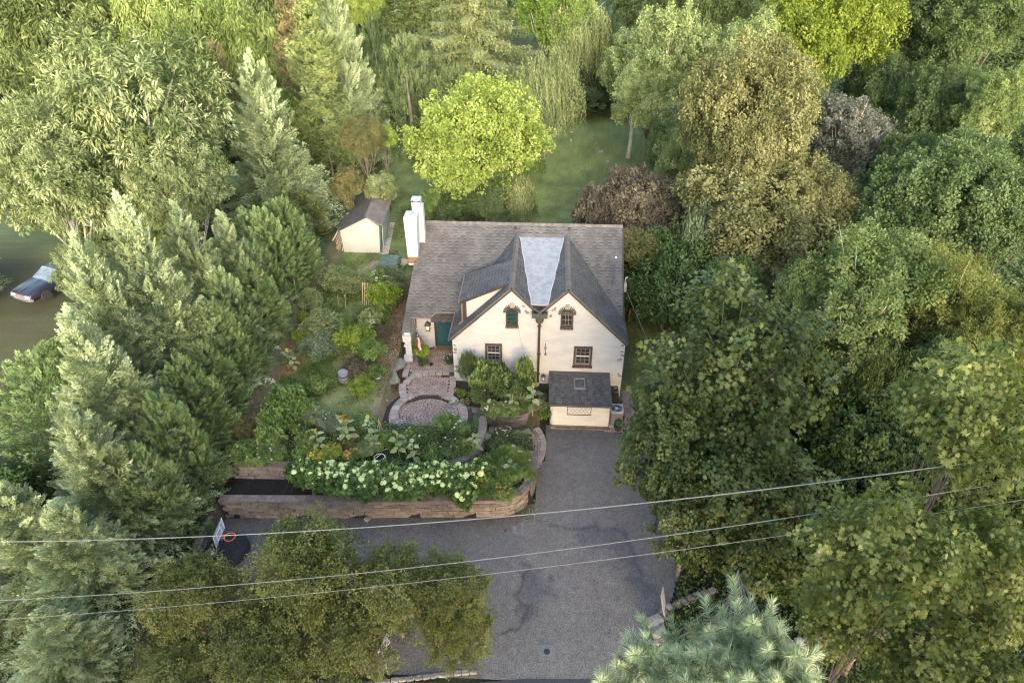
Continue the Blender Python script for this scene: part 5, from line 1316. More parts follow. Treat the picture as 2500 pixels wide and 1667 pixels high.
stone_run('stone_wall', 'long stone wall along the road under the sycamore at the lower right', smooth_path(q((1615, 1560), (1700, 1600), (1850, 1590), (2000, 1560), (2300, 1535), (2500, 1520), z=.5), 40), -.05, .75, .42, .42, 41, rows=3)
kerb = stone_run('stone_kerb', 'line of small pale kerb stones at the road edge below the small-leaved trees', smooth_path(q((915, 1663), (1000, 1655), (1080, 1645), (1165, 1637), z=.1), 20), -.02, .14, .22, .3, 47, rows=1, cat='kerb', part='kerb_stone')
def sign(label, base, top, w_, h_, ang, tilt=0.0):
    t = thing('road_sign', label, 'sign', tuple(base), ang); H_ = top
    MB().box((0, .03, H_/2), (.06, .04, H_)).build('post', mat('grey_post', (.22, .22, .23), rough=.5), t)
    b = MB(); b.box((0, 0, H_-h_/2+.1), (w_, .02, h_)); b.build('panel', mat('sign_back_grey', (.26, .26, .29), (.32, .32, .35), 3, rough=.45, metal=.3), t)
    return t
b0 = PZ(948, 1640, 0); s1 = sign('thin sign seen edge-on in the dark gap under the small trees', b0, 2.0, .9, .75, R(78))
MB().box((0, -.014, 1.72), (.9, .006, .75)).build('face', mat('white_plastic', (.7, .7, .7)), s1)
b0 = PZ(1628, 1530, 0); s2 = sign('leaning grey sign panel standing by the stone pier', b0, 1.9, .55, 1.0, R(70)); s2.rotation_euler = (R(-14), R(6), R(72))
p = PZ(1152, 1612, 0); b_l = thing('bollard', 'short black cylindrical post with a grey cap at the end of the kerb stones', 'post', tuple(p)); MB().lathe((0, 0, 0), [(.12, 0), (.12, .85), (.1, .88), (0, .89)], 14).build('body', mat('charcoal', (.03, .03, .033), rough=.4), b_l); MB().lathe((0, 0, .86), [(.125, 0), (.11, .06), (0, .08)], 14).build('cap', mat('grey_cap', (.2, .2, .2)), b_l)
p = PZ(1184, 1567, 0.5); o = link('marker', MB().lathe((0, 0, 0), [(.05, 0), (.06, .1), (0, .12)], 10).mesh('marker', mat('white_plastic', (.7, .7, .7))), None, tuple(p-np.array([0, 0, .45]))); tag(o, 'small round white marker at the left edge of the driveway mouth', 'marker')
p = PZ(2085, 1610, .04); b = MB(); b.box((0, 0, .03), (.24, .1, .05), rz=.5); b.box((.05, .1, .06), (.2, .12, .03), rz=.9); tag(b.build('litter', mat('white_plastic', (.7, .7, .7)), None, loc=tuple(p)), 'scrap of white litter on the dark road beside the sycamore', 'litter', kind='thing')
# numbers are meshes, not font objects
for o in [o for o in SC.objects if o.type == 'FONT']:
    me = bpy.data.meshes.new_from_object(o); me.name = 'house_number'
    n = link('number_tmp', me, o.parent, o.location); n.rotation_euler = o.rotation_euler; nm = o.name
    bpy.data.objects.remove(o); n.name = nm

# ------------------------------------------------------------------ vegetation: prototypes
M_BARK = mat('bark', (.085, .068, .052), (.15, .125, .10), 6, stretch=(1, 1, .3), bump=.6, bscale=20)
M_BARKP = mat('pale_bark', (.30, .28, .24), (.42, .40, .35), 4, c3=(.18, .16, .13), stretch=(1, 1, .5), bump=.4)
LM = {}
def lm(k, d, m, l, **kw): LM[k] = leafmat('leaf_'+k, d, m, l, **kw)
lm('leyland', (.12, .155, .075), (.27, .325, .17), (.45, .51, .33), trans=.2, clump=.5)
lm('leyland_deep', (.075, .12, .045), (.165, .235, .095), (.30, .38, .18), trans=.15, clump=.5)
lm('cryptomeria', (.085, .11, .036), (.175, .215, .075), (.27, .31, .115), trans=.15, clump=.6)
lm('rusty_cryptomeria', (.09, .07, .035), (.14, .12, .055), (.19, .19, .085), trans=.15)
lm('chestnut', (.070, .10, .034), (.15, .185, .078), (.31, .345, .185), trans=.3, clump=.8)
lm('bamboo', (.075, .115, .028), (.165, .215, .065), (.28, .33, .12), trans=.35, clump=.35)
lm('olive', (.045, .065, .020), (.085, .115, .038), (.15, .175, .065), trans=.25, clump=.5)
lm('weeping', (.075, .10, .038), (.16, .185, .078), (.27, .30, .135), trans=.2, clump=.4)
lm('yew', (.045, .068, .026), (.080, .108, .042), (.13, .155, .068), trans=.15, clump=.5)
lm('lime_maple', (.12, .165, .030), (.22, .275, .062), (.33, .375, .12), trans=.4, clump=.7)
lm('bright_green', (.07, .12, .020), (.13, .20, .040), (.22, .29, .075), trans=.4)
lm('birch', (.09, .125, .042), (.19, .235, .095), (.34, .38, .185), trans=.35, clump=.6)
lm('yellow', (.08, .115, .016), (.15, .195, .030), (.25, .295, .058), trans=.4, clump=.6)
lm('brown', (.068, .076, .028), (.150, .150, .060), (.255, .245, .112), trans=.3, clump=.5)
lm('dark', (.026, .044, .016), (.050, .078, .030), (.095, .13, .052), trans=.25, clump=.6)
lm('darkmid', (.040, .066, .022), (.075, .112, .040), (.13, .17, .068), trans=.3, clump=.6)
lm('pinkish', (.045, .055, .035), (.10, .105, .08), (.25, .235, .20), trans=.2, clump=1.2)
lm('purple', (.055, .045, .033), (.115, .095, .068), (.19, .17, .105), trans=.25, clump=.9)
lm('bluegreen', (.065, .095, .050), (.13, .17, .095), (.23, .27, .17), trans=.2)
lm('holly', (.032, .054, .013), (.058, .095, .030), (.10, .145, .048), trans=.15, rough=.4, clump=1)
lm('oak', (.065, .10, .030), (.135, .185, .060), (.24, .28, .11), trans=.35, clump=.5)
lm('oak_yellow', (.080, .095, .022), (.155, .170, .045), (.25, .26, .08), trans=.35, clump=.5)
lm('maple', (.030, .046, .013), (.062, .084, .026), (.135, .16, .058), trans=.3, clump=.7, rough=.45)
lm('sycamore', (.060, .085, .022), (.13, .155, .048), (.34, .34, .13), trans=.45, clump=.9)
lm('vine', (.030, .052, .014), (.060, .090, .026), (.11, .14, .045), trans=.3, clump=.7)
lm('smallleaf', (.065, .080, .022), (.125, .140, .046), (.20, .205, .080), trans=.35, clump=.6)
lm('pine', (.09, .12, .055), (.21, .255, .135), (.42, .45, .28), trans=.1, clump=2.5)
lm('magnolia', (.05, .06, .022), (.10, .105, .04), (.19, .15, .07), trans=.2, clump=2)
lm('lime_shrub', (.10, .15, .020), (.19, .26, .040), (.30, .35, .08), trans=.35, clump=2)
lm('green_shrub', (.060, .10, .026), (.13, .185, .055), (.23, .29, .10), trans=.3, clump=2)
lm('grey_shrub', (.09, .12, .048), (.185, .225, .10), (.31, .345, .18), trans=.3, clump=2)
lm('fern_green', (.065, .115, .027), (.14, .205, .058), (.24, .31, .105), trans=.35, clump=2)
lm('hydrangea', (.04, .075, .020), (.08, .13, .038), (.14, .20, .065), trans=.3, clump=2)
lm('white_flower', (.42, .42, .38), (.62, .61, .56), (.75, .74, .68), trans=.2)
lm('yellow_flower', (.50, .33, .03), (.62, .44, .05), (.7, .55, .10), trans=.2)
lm('orange_flower', (.50, .22, .05), (.60, .33, .12), (.66, .45, .25), trans=.2)
lm('blush_flower', (.50, .36, .26), (.62, .48, .36), (.72, .62, .50), trans=.2)
lm('lavender_flower', (.25, .22, .32), (.38, .35, .45), (.5, .47, .55), trans=.2)
lm('flower_head', (.36, .42, .16), (.50, .56, .24), (.62, .66, .35), trans=.2, clump=4)
lm('litter', (.03, .025, .014), (.05, .045, .02), (.07, .07, .03), trans=.2)

PRO = {}
def pro_broad(key, tr=True, bark=M_BARK, r0=.26, limbs=9, limbr=.3, **kw):
    V, v, cen = broad(**kw); H = kw.get('H', 10.0)
    me = fastmesh('crown', V, v, None); me.materials.append(LM['dark'])
    tm = trunk_mesh('trunk', H, r0, [c for c in cen[:limbs]], bark, seed=kw['seed'], lr=limbr) if tr else None
    PRO[key] = (me, tm, H, kw.get('Rr', 5.0)); return len(V)
def pro_fixed(key, V, v, H, Rr, tm=None):
    me = fastmesh('crown', V, v, None); me.materials.append(LM['dark']); PRO[key] = (me, tm, H, Rr); return len(V)
NT = 0
NT += 2*pro_broad('round1', seed=21, nl=20, ncl=58, nleaf=84, ls=.185, rc=.58, lr=(.24, .40), rag=.35)
NT += 2*pro_broad('round2', seed=22, nl=16, ncl=60, nleaf=84, ls=.185, rc=.64, lr=(.26, .46), rag=.45)
NT += 2*pro_broad('tall1', seed=23, Rr=4.0, H=12, zb=2.2, nl=18, ncl=44, nleaf=56, ls=.25, rc=.55, bark=M_BARKP, lr=.26 if False else (.28, .42), limbs=12) if False else 0
V, v, cen = broad(23, Rr=4.2, H=13, zb=2.0, nl=24, ncl=44, nleaf=74, ls=.17, rc=.50, lr=(.20, .36), rag=.5)
NT += 2*pro_fixed('airy', V, v, 13, 4.2, trunk_mesh('trunk', 13, .24, cen[:14], M_BARKP, seed=4, lr=.34))
V, v, cen = broad(24, Rr=5.0, H=11, zb=1.5, nl=18, ncl=54, nleaf=56, ls=.30, lw=.26, rc=.55, lr=(.26, .42), rag=.45, drop=.5)
NT += 2*pro_fixed('longleaf', V, v, 11, 5.0, trunk_mesh('trunk', 11, .28, cen[:12], M_BARKP, seed=5))
V, v, cen = broad(25, Rr=4.0, H=9, zb=.2, nl=16, ncl=50, nleaf=54, ls=.36, lw=.2, rc=.6, lr=(.28, .42), rag=.2, drop=1.1, low=-.8)
NT += 2*pro_fixed('feathery', V, v, 9, 4.0, trunk_mesh('trunk', 9, .16, cen[:6], M_BARK, seed=6))
V, v, cen = broad(26, Rr=5.0, H=12.5, zb=1.2, nl=22, ncl=34, nleaf=30, ls=.215, lw=.95, rc=.60, lr=(.22, .40), rag=.42, drop=.45, tpl=STAR, inner=.18)
NT += 9*pro_fixed('bigleaf', V, v, 12.5, 5.0, trunk_mesh('trunk', 12.5, .26, cen[:12], M_BARK, seed=7))
V, v, cen = broad(27, Rr=3.2, H=12, zb=6.0, nl=18, ncl=24, nleaf=20, ls=.205, lw=.98, rc=.55, lr=(.20, .36), rag=.75, drop=.25, tpl=STAR, inner=.3)
NT += 9*pro_fixed('sycamore', V, v, 12, 3.2, trunk_mesh('trunk', 12, .20, cen[:8], M_BARK, seed=8, lr=.16))
V, v, cen = broad(28, Rr=3.0, H=5, zb=.9, nl=13, ncl=46, nleaf=56, ls=.135, lw=.6, rc=.50, lr=(.26, .42), rag=.6, drop=.1)
NT += 2*pro_fixed('smallleaf1', V, v, 5, 3.0, trunk_mesh('trunk', 5, .13, cen[:12], M_BARK, seed=9, lr=.3))
V, v, cen = broad(29, Rr=3.0, H=5, zb=.9, nl=15, ncl=40, nleaf=54, ls=.14, lw=.55, rc=.46, lr=(.22, .38), rag=.8, drop=-.1)
NT += 2*pro_fixed('smallleaf2', V, v, 5, 3.0, trunk_mesh('trunk', 5, .13, cen[:12], M_BARK, seed=10, lr=.3))
# layered maple: flat plates
V, v, cen = broad(30, Rr=5.5, H=9.5, zb=.7, nl=24, ncl=46, nleaf=80, ls=.18, lw=.8, rc=.60, lr=(.16, .32), rag=.6, drop=.1, sat=1.3)
NT += 2*pro_fixed('layered', V, v, 9.5, 5.5, trunk_mesh('trunk', 9.5, .2, cen[:12], M_BARK, seed=11))
V, v, cen = broad(31, Rr=3.0, H=5, zb=.15, nl=13, ncl=54, nleaf=60, ls=.17, lw=.5, rc=.42, lr=(.34, .48), rag=.12, drop=.1, low=-.85)
NT += 2*pro_fixed('dense', V, v, 5, 3.0, trunk_mesh('trunk', 5, .16, cen[:5], M_BARK, seed=12))
# vine curtain / thicket
V, v, cen = broad(32, Rr=5.0, H=8, zb=.2, nl=15, ncl=46, nleaf=42, ls=.24, lw=.85, rc=.6, lr=(.3, .46), rag=.25, drop=.8, low=-.9, tpl=HEART)
NT += 6*pro_fixed('vine', V, v, 8, 5.0, trunk_mesh('trunk', 8, .2, cen[:6], M_BARK, seed=13))
# conifers
for i, (nn_, kw) in enumerate((('leyland1', dict(H=12, Rr=3.3, n=540, pl=2.3, m=165, ls=.165, lw=.31, jag=.2, fan=.17, bend=27, e0=30, prof=lambda h: (1-h)**.85, seed=41)), ('leyland2', dict(H=12, Rr=3.5, n=520, pl=2.7, m=165, ls=.175, lw=.31, fan=.15, bend=25, e0=26, prof=lambda h: (1-h)**.78*(.88+.12*np.sin(h*9)), seed=42, jag=.22)),
                              ('leyland3', dict(H=9, Rr=2.7, n=620, pl=1.5, m=78, lw=.28, fan=.2, bend=28, e0=35, prof=lambda h: (1-h**1.6)**.6, seed=43, ls=.17)),
                              ('column', dict(H=14, Rr=2.6, n=560, pl=1.2, m=60, prof=lambda h: (1-h)**.45*(.85+.15*math.sin(h*21)), seed=44, fan=.5, bend=60, ls=.19, lw=.3, jag=.2)))):
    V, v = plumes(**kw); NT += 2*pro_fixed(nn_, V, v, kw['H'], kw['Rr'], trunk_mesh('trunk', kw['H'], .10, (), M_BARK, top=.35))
# yew-like dense mass
V, v = plumes(45, H=9, Rr=4.5, n=620, pl=1.6, m=58, prof=lambda h: (1-h**2.2)**.7, e0=50, e1=80, ls=.19, lw=.35, fan=.22, jag=.16)
NT += 2*pro_fixed('yew', V, v, 9, 4.5, trunk_mesh('trunk', 9, .3, (), M_BARK, top=.7))
# weeping spruce: long branches with hanging curtains
g = np.random.default_rng(50); Pp, Oo, Ax = [], [], []
Vs, vs_ = [], []; tb = MB(); tb.tube([(0, 0, -.2), (0, 0, 8), (0, 0, 17.5)], [.4, .25, .05], 8)
for i in range(74):
    h = .12+.86*(i/74); z = h*18; ph = i*2.39996+g.normal()*.2; L = 9.5*(1-h)**.75*g.uniform(.8, 1.1)+.5
    o = np.array([math.cos(ph), math.sin(ph), 0]); t = np.linspace(0, 1, 26)
    ax = o*(t*L)[:, None]; ax[:, 2] = z-.30*L*t+.20*L*t**2.2
    tb.tube([ax[k] for k in (0, 8, 16, 25)], [.03, .024, .014, .005], 4)
    s = g.random(int(26*L)); base = np.stack([np.interp(s, t, ax[:, k]) for k in range(3)], 1); sd_ = np.array([-o[1], o[0], 0]); off = g.normal(size=len(s))*.16*L*(.2+.5*s*(1-s)*2)
    base += sd_*off[:, None]; base[:, 2] -= np.abs(off)*.15
    V, v = strands(100+i, base, np.tile(o, (len(s), 1)), (.35, 1.3), .16, ls=.2, lw=.36, outk=.05); Vs.append(V); vs_.append(v)
    M = int(110*L); s = g.random(M); P = np.stack([np.interp(s, t, ax[:, k]) for k in range(3)], 1)+g.normal(size=(M, 3))*.08; off = g.normal(size=M)*.16*L*(.15+.5*s*(1-s)*2); P += sd_*off[:, None]
    Vs.append(leaves(P, o+sd_*np.sign(off)[:, None]*.8+g.normal(size=(M, 3))*.2, np.tile(UPV, (M, 1))+g.normal(size=(M, 3))*.3, g.uniform(.15, .28, M), .075)); vs_.append(np.clip(.7+g.normal(size=M)*.1, 0, 1))
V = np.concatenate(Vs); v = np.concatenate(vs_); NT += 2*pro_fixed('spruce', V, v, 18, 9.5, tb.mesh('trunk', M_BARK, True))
# weeping dome
def weep_dome(seed, H, Rr, n, ln, ls=.2, lw=.26):
    g = np.random.default_rng(seed); d = fib(n*2); d = d[d[:, 2] > -.15][:n]; d = norm(d+g.normal(size=d.shape)*.15)
    lump = 1+.16*np.sin(d[:, 0]*5+seed)*np.cos(d[:, 1]*6)
    P = d*np.array([Rr, Rr, H*.45])*(g.uniform(.55, 1.0, n)*lump)[:, None]+np.array([0, 0, H*.52]); o = d.copy(); o[:, 2] = 0
    return strands(seed, P, norm(o), ln, .13, ls=ls, lw=lw, outk=.18, spread=.14)
V, v = weep_dome(51, 9, 4.2, 1500, (.8, 2.6)); NT += 2*pro_fixed('weepdome', V, v, 9, 4.2, trunk_mesh('trunk', 9, .25, (), M_BARK, top=.6))
V, v = weep_dome(52, 4, 1.6, 700, (.4, 1.6), ls=.2, lw=.22); NT += 2*pro_fixed('weepsmall', V, v, 4, 1.6, trunk_mesh('trunk', 4, .08, (), M_BARK, top=.7))
open('/tmp/nt','w').write(str(NT))

USED = {}
def tree(name, label, cat, key, lmk, X, Yw, ztop, Rm, rz=0.0, group=None, zb=None, scz=None, crown_name='crown'):
    me, tm, H, R0 = PRO[key]
    zg = gz(X, Yw) if zb is None else zb
    t = thing(name, label, cat, (X, Yw, zg-.05), rz, group)
    sx = Rm/R0; sz = (ztop-zg)/H
    cz = min(sz, sx*1.25) if key in ('round1', 'round2', 'airy', 'bigleaf', 'sycamore', 'layered', 'longleaf', 'vine', 'dense', 'smallleaf1', 'smallleaf2') else sz
    c = link(crown_name, me, t, (0, 0, H*(sz-cz))); c.material_slots[0].link = 'OBJECT'; c.material_slots[0].material = LM[lmk]; c.scale = (sx, sx, cz)
    if tm:
        k_ = link('trunk', tm, t); k_.scale = (sx, sx, sz)
    return t
def treep(name, label, cat, key, lmk, px, py, Yw, rpx, rz=0.0, **kw):
    p = PY(px, py, Yw); k = (p-CP)@FW
    return tree(name, label, cat, key, lmk, p[0], Yw, p[2], rpx*k/F, rz, **kw)

# ---- the leyland row between the garden and the left yard
ROW = 'leyland cypresses in the row beside the garden'
for i, (X, Yw, zt, Rr_, k, lab) in enumerate((
    (-17.5, -4.0, 14.4, 3.7, 1, 'tallest feathery cypress of the garden row, its pale tip above the parked car'),
    (-18.3, -6.6, 13.7, 3.4, 2, 'pale feathery cypress just in front of the tallest one in the garden row'),
    (-17.4, -9.6, 11.9, 3.5, 1, 'feathery cypress with a blue-green tip halfway down the garden row'),
    (-17.0, -.6, 12.6, 3.3, 2, 'dark-flanked cypress behind the tallest one in the garden row'),
    (-16.5, 2.6, 10.6, 2.9, 1, 'lower cypress of the row beside the tall grey bean plants'),
    (-16.2, 5.6, 9.6, 2.7, 3, 'dense cypress of the row level with the orange mulch patches'),
    (-15.9, 8.4, 8.8, 2.4, 3, 'dense low cypress of the row level with the front of the shed'),
    (-16.6, -12.4, 9.3, 3.2, 2, 'broad cypress at the lower end of the row beside the mulch bed'),
    (-16.4, -15.2, 6.8, 2.9, 1, 'shorter cypress by the basketball hoop at the lower left'),
    (-19.0, -14.6, 7.2, 3.0, 2, 'cypress with olive sprays at the lower left edge of the photo'),
    (-21.0, -9.0, 9.0, 2.5, 3, 'bright green bushy cypress on the outer side of the row toward the bare yard'),
    (-15.3, -7.0, 7.6, 1.9, 3, 'small dense cypress at the garden side of the row behind the olive shrub'),
    (-15.2, -2.2, 7.4, 1.8, 3, 'small dense cypress at the garden side of the row above the worn path'),
    (-16.2, -18.0, 4.2, 2.4, 1, 'lowest feathery cypress, dipping toward the road at the lower left'),
    (-20.5, -17.6, 4.6, 2.6, 2, 'dark skirted cypress at the bottom left corner'))):
    tree('leyland_cypress', lab, 'cypress', 'leyland%d' % k, 'leyland' if i not in (5, 6, 11, 12, 10) else 'leyland_deep', X, Yw, zt, Rr_, i*1.7, ROW)
for i in range(11):
    Yw = -11.8+i*2.15
    tree('leyland_cypress', 'dense green cypress on the clipped garden side of the row, number %s from the driveway' % ('one', 'two', 'three', 'four', 'five', 'six', 'seven', 'eight', 'nine', 'ten', 'eleven')[i], 'cypress', 'leyland3', 'leyland_deep', -15.3+.35*math.sin(i*2.3), Yw, gz(-14.5, Yw)+5.6+.7*math.sin(i*1.7), 1.75, i*2.1, ROW)
treep('leyland_cypress', 'big broad blue-green cypress left of the garden shed', 'cypress', 'leyland2', 'leyland', 602, 112, 16, 178, 1.0)
treep('leyland_cypress', 'tall feathery cypress reaching the top edge left of the weeping spruce', 'cypress', 'leyland1', 'leyland', 800, -95, 31, 125, 2.2)
treep('cryptomeria', 'narrow yellow-green conifer of rounded tufts with a rusty top', 'conifer', 'column', 'cryptomeria', 735, -60, 25, 105, .3)
treep('cryptomeria', 'rusty brown tufted conifer crown at the top edge', 'conifer', 'column', 'rusty_cryptomeria', 690, -30, 30, 85, 1.9)
treep('arborvitae', 'upright bright green arborvitae beside the worn lawn left of the shed', 'shrub', 'leyland3', 'cryptomeria', 742, 470, 14.6, 52, .5)
treep('arborvitae', 'darker arborvitae between the bright one and the big cypress', 'shrub', 'leyland3', 'leyland_deep', 700, 455, 15.5, 60, 1.5)

# ---- left background
treep('chestnut_tree', 'large pale broad tree with long drooping leaves over the parked car', 'tree', 'longleaf', 'chestnut', 240, 60, 8.0, 255, .4)
treep('chestnut_tree', 'pale long-leaved tree at the left edge below the largest one', 'tree', 'longleaf', 'chestnut', 60, 250, 3.0, 170, 2.4)
treep('chestnut_tree', 'pale long-leaved boughs between the large tree and the tallest garden cypress', 'tree', 'longleaf', 'chestnut', 400, 330, 4.5, 120, 4.0)
treep('chestnut_tree', 'pale long-leaved boughs hanging over the right side of the car', 'tree', 'longleaf', 'chestnut', 178, 590, .6, 72, 1.4)
treep('bamboo_clump', 'bright lime feathery clump between the pale tree and the big cypress', 'bamboo', 'feathery', 'bamboo', 335, 370, 6.0, 80, 1.0)
treep('tree', 'yellow-green rounded column left of the big blue-green cypress', 'tree', 'feathery', 'olive', 440, 85, 21, 85, 0)
treep('tree', 'olive and brown tree beside the yellow-green column', 'tree', 'column', 'rusty_cryptomeria', 515, 85, 22, 60, 2)
for i, (px, py, Yw, r, k, m_, lab) in enumerate((
    (90, -60, 36, 150, 'feathery', 'olive', 'olive feathery tree in the top left corner'), (30, 130, 24, 110, 'feathery', 'olive', 'dull green feathery tree at the left edge above the pale tree'),
    (240, -70, 42, 120, 'feathery', 'bamboo', 'grey-green feathery tree at the top edge near the left corner'), (345, -60, 36, 95, 'feathery', 'bamboo', 'light yellow-green bamboo mass at the top edge, leftmost of three'),
    (450, -30, 34, 110, 'feathery', 'bamboo', 'light yellow-green bamboo mass at the top edge, middle of three'), (560, 0, 33, 100, 'feathery', 'bamboo', 'light yellow-green bamboo mass at the top edge beside the rusty conifer'),
    (400, 40, 27, 80, 'feathery', 'bamboo', 'bright bamboo top just above the yellow-green column'), (560, -150, 55, 150, 'feathery', 'olive', 'far olive tree top behind the bamboo'),
    (250, -150, 60, 170, 'round2', 'olive', 'far dull tree top behind the left bamboo'), (20, -150, 62, 170, 'round1', 'darkmid', 'far dark tree top beyond the top left corner'),
    (860, -60, 46, 70, 'round2', 'lime_maple', 'yellow-green tree top at the top edge between cypress and spruce'), (905, 25, 40, 60, 'yew', 'dark', 'dark evergreen wedge below the yellow-green tree top'))):
    treep('tree', lab, 'tree', k, m_, px, py, Yw, r, i*1.3)
treep('magnolia', 'glossy bronze-green magnolia behind the garden shed', 'tree', 'round2', 'magnolia', 880, 285, 19.5, 58, .2)
treep('shrub', 'yellow-green upright shrub at the head of the side lawn', 'shrub', 'dense', 'lime_shrub', 934, 305, 21, 30, .2)
treep('shrub', 'blue-green leafy shrub at the back corner of the shed roof', 'shrub', 'dense', 'grey_shrub', 925, 425, 17.0, 40, 1.2)
treep('shrub', 'bronze and green low shrub beside the shed roof edge', 'shrub', 'dense', 'magnolia', 845, 412, 16.5, 45, 2.2)

# ---- middle background
treep('yew_tree', 'broad dense olive yew behind the side lawn', 'tree', 'yew', 'yew', 985, 75, 34, 125, 0)
treep('yew_tree', 'second dense yew in front of the weeping spruce', 'tree', 'yew', 'yew', 1110, 150, 33, 110, 2.0)
treep('weeping_spruce', 'huge spruce with hanging curtains on long layered boughs at the top edge', 'tree', 'spruce', 'weeping', 1150, -85, 41, 285, .6)
treep('weeping_tree', 'weeping tree with trailing foliage right of the lime maple', 'tree', 'weepdome', 'weeping', 1335, 108, 33, 100, 0)
treep('weeping_tree', 'weeping tree beyond the right flank of the spruce', 'tree', 'weepdome', 'weeping', 1420, -30, 48, 90, 1.5)
treep('lime_maple', 'bright yellow-green maple standing on the lawn behind the house', 'tree', 'layered', 'lime_maple', 1165, 212, 18.6, 182, .9)
treep('tree', 'bright green broadleaf tree with forked pale trunks at the top edge', 'tree', 'airy', 'bright_green', 1355, -100, 50, 120, .5)
for i, (px, py, Yw, r, k, m_, lab) in enumerate((
    (1460, -60, 62, 110, 'yew', 'dark', 'dark evergreen in the shadowed gap beyond the back lawn'), (1500, 60, 50, 80, 'round1', 'dark', 'dark tree in the shadows at the far end of the lawn'), (1440, 130, 48, 60, 'dense', 'dark', 'dark low thicket closing the far end of the lawn'),
    (1520, 190, 46, 60, 'dense', 'dark', 'dark bushes to the left of the pale trunk on the lawn edge'), (1180, -160, 75, 200, 'round2', 'olive', 'far tree top directly behind the weeping spruce'), (1000, -140, 70, 170, 'round1', 'olive', 'far tree top behind the yews'))):
    treep('tree' if k != 'dense' else 'bush', lab, 'tree' if k != 'dense' else 'bush', k, m_, px, py, Yw, r, i*1.1)
for i, (px, py, Yw, r, k, m_, lab) in enumerate((
    (1045, 470, 14.5, 36, 'round2', 'green_shrub', 'dark green shrub by the lawn left of the lime maple foot'), (1105, 476, 14.2, 55, 'round1', 'darkmid', 'shadowed dark shrub under the lime maple'), (1180, 458, 14.6, 48, 'round2', 'yew', 'olive low shrub at the back of the house right of the maple'),
    (1270, 415, 17, 42, 'weepsmall', 'weeping', 'low arching grey-green shrub on the curved bed of the back lawn'), (1290, 330, 26, 40, 'weepsmall', 'green_shrub', 'green arching shrub under the weeping tree'))):
    treep('shrub' if k != 'airy' else 'young_tree', lab, 'shrub' if k != 'airy' else 'tree', k, m_, px, py, Yw, r, i*1.1)

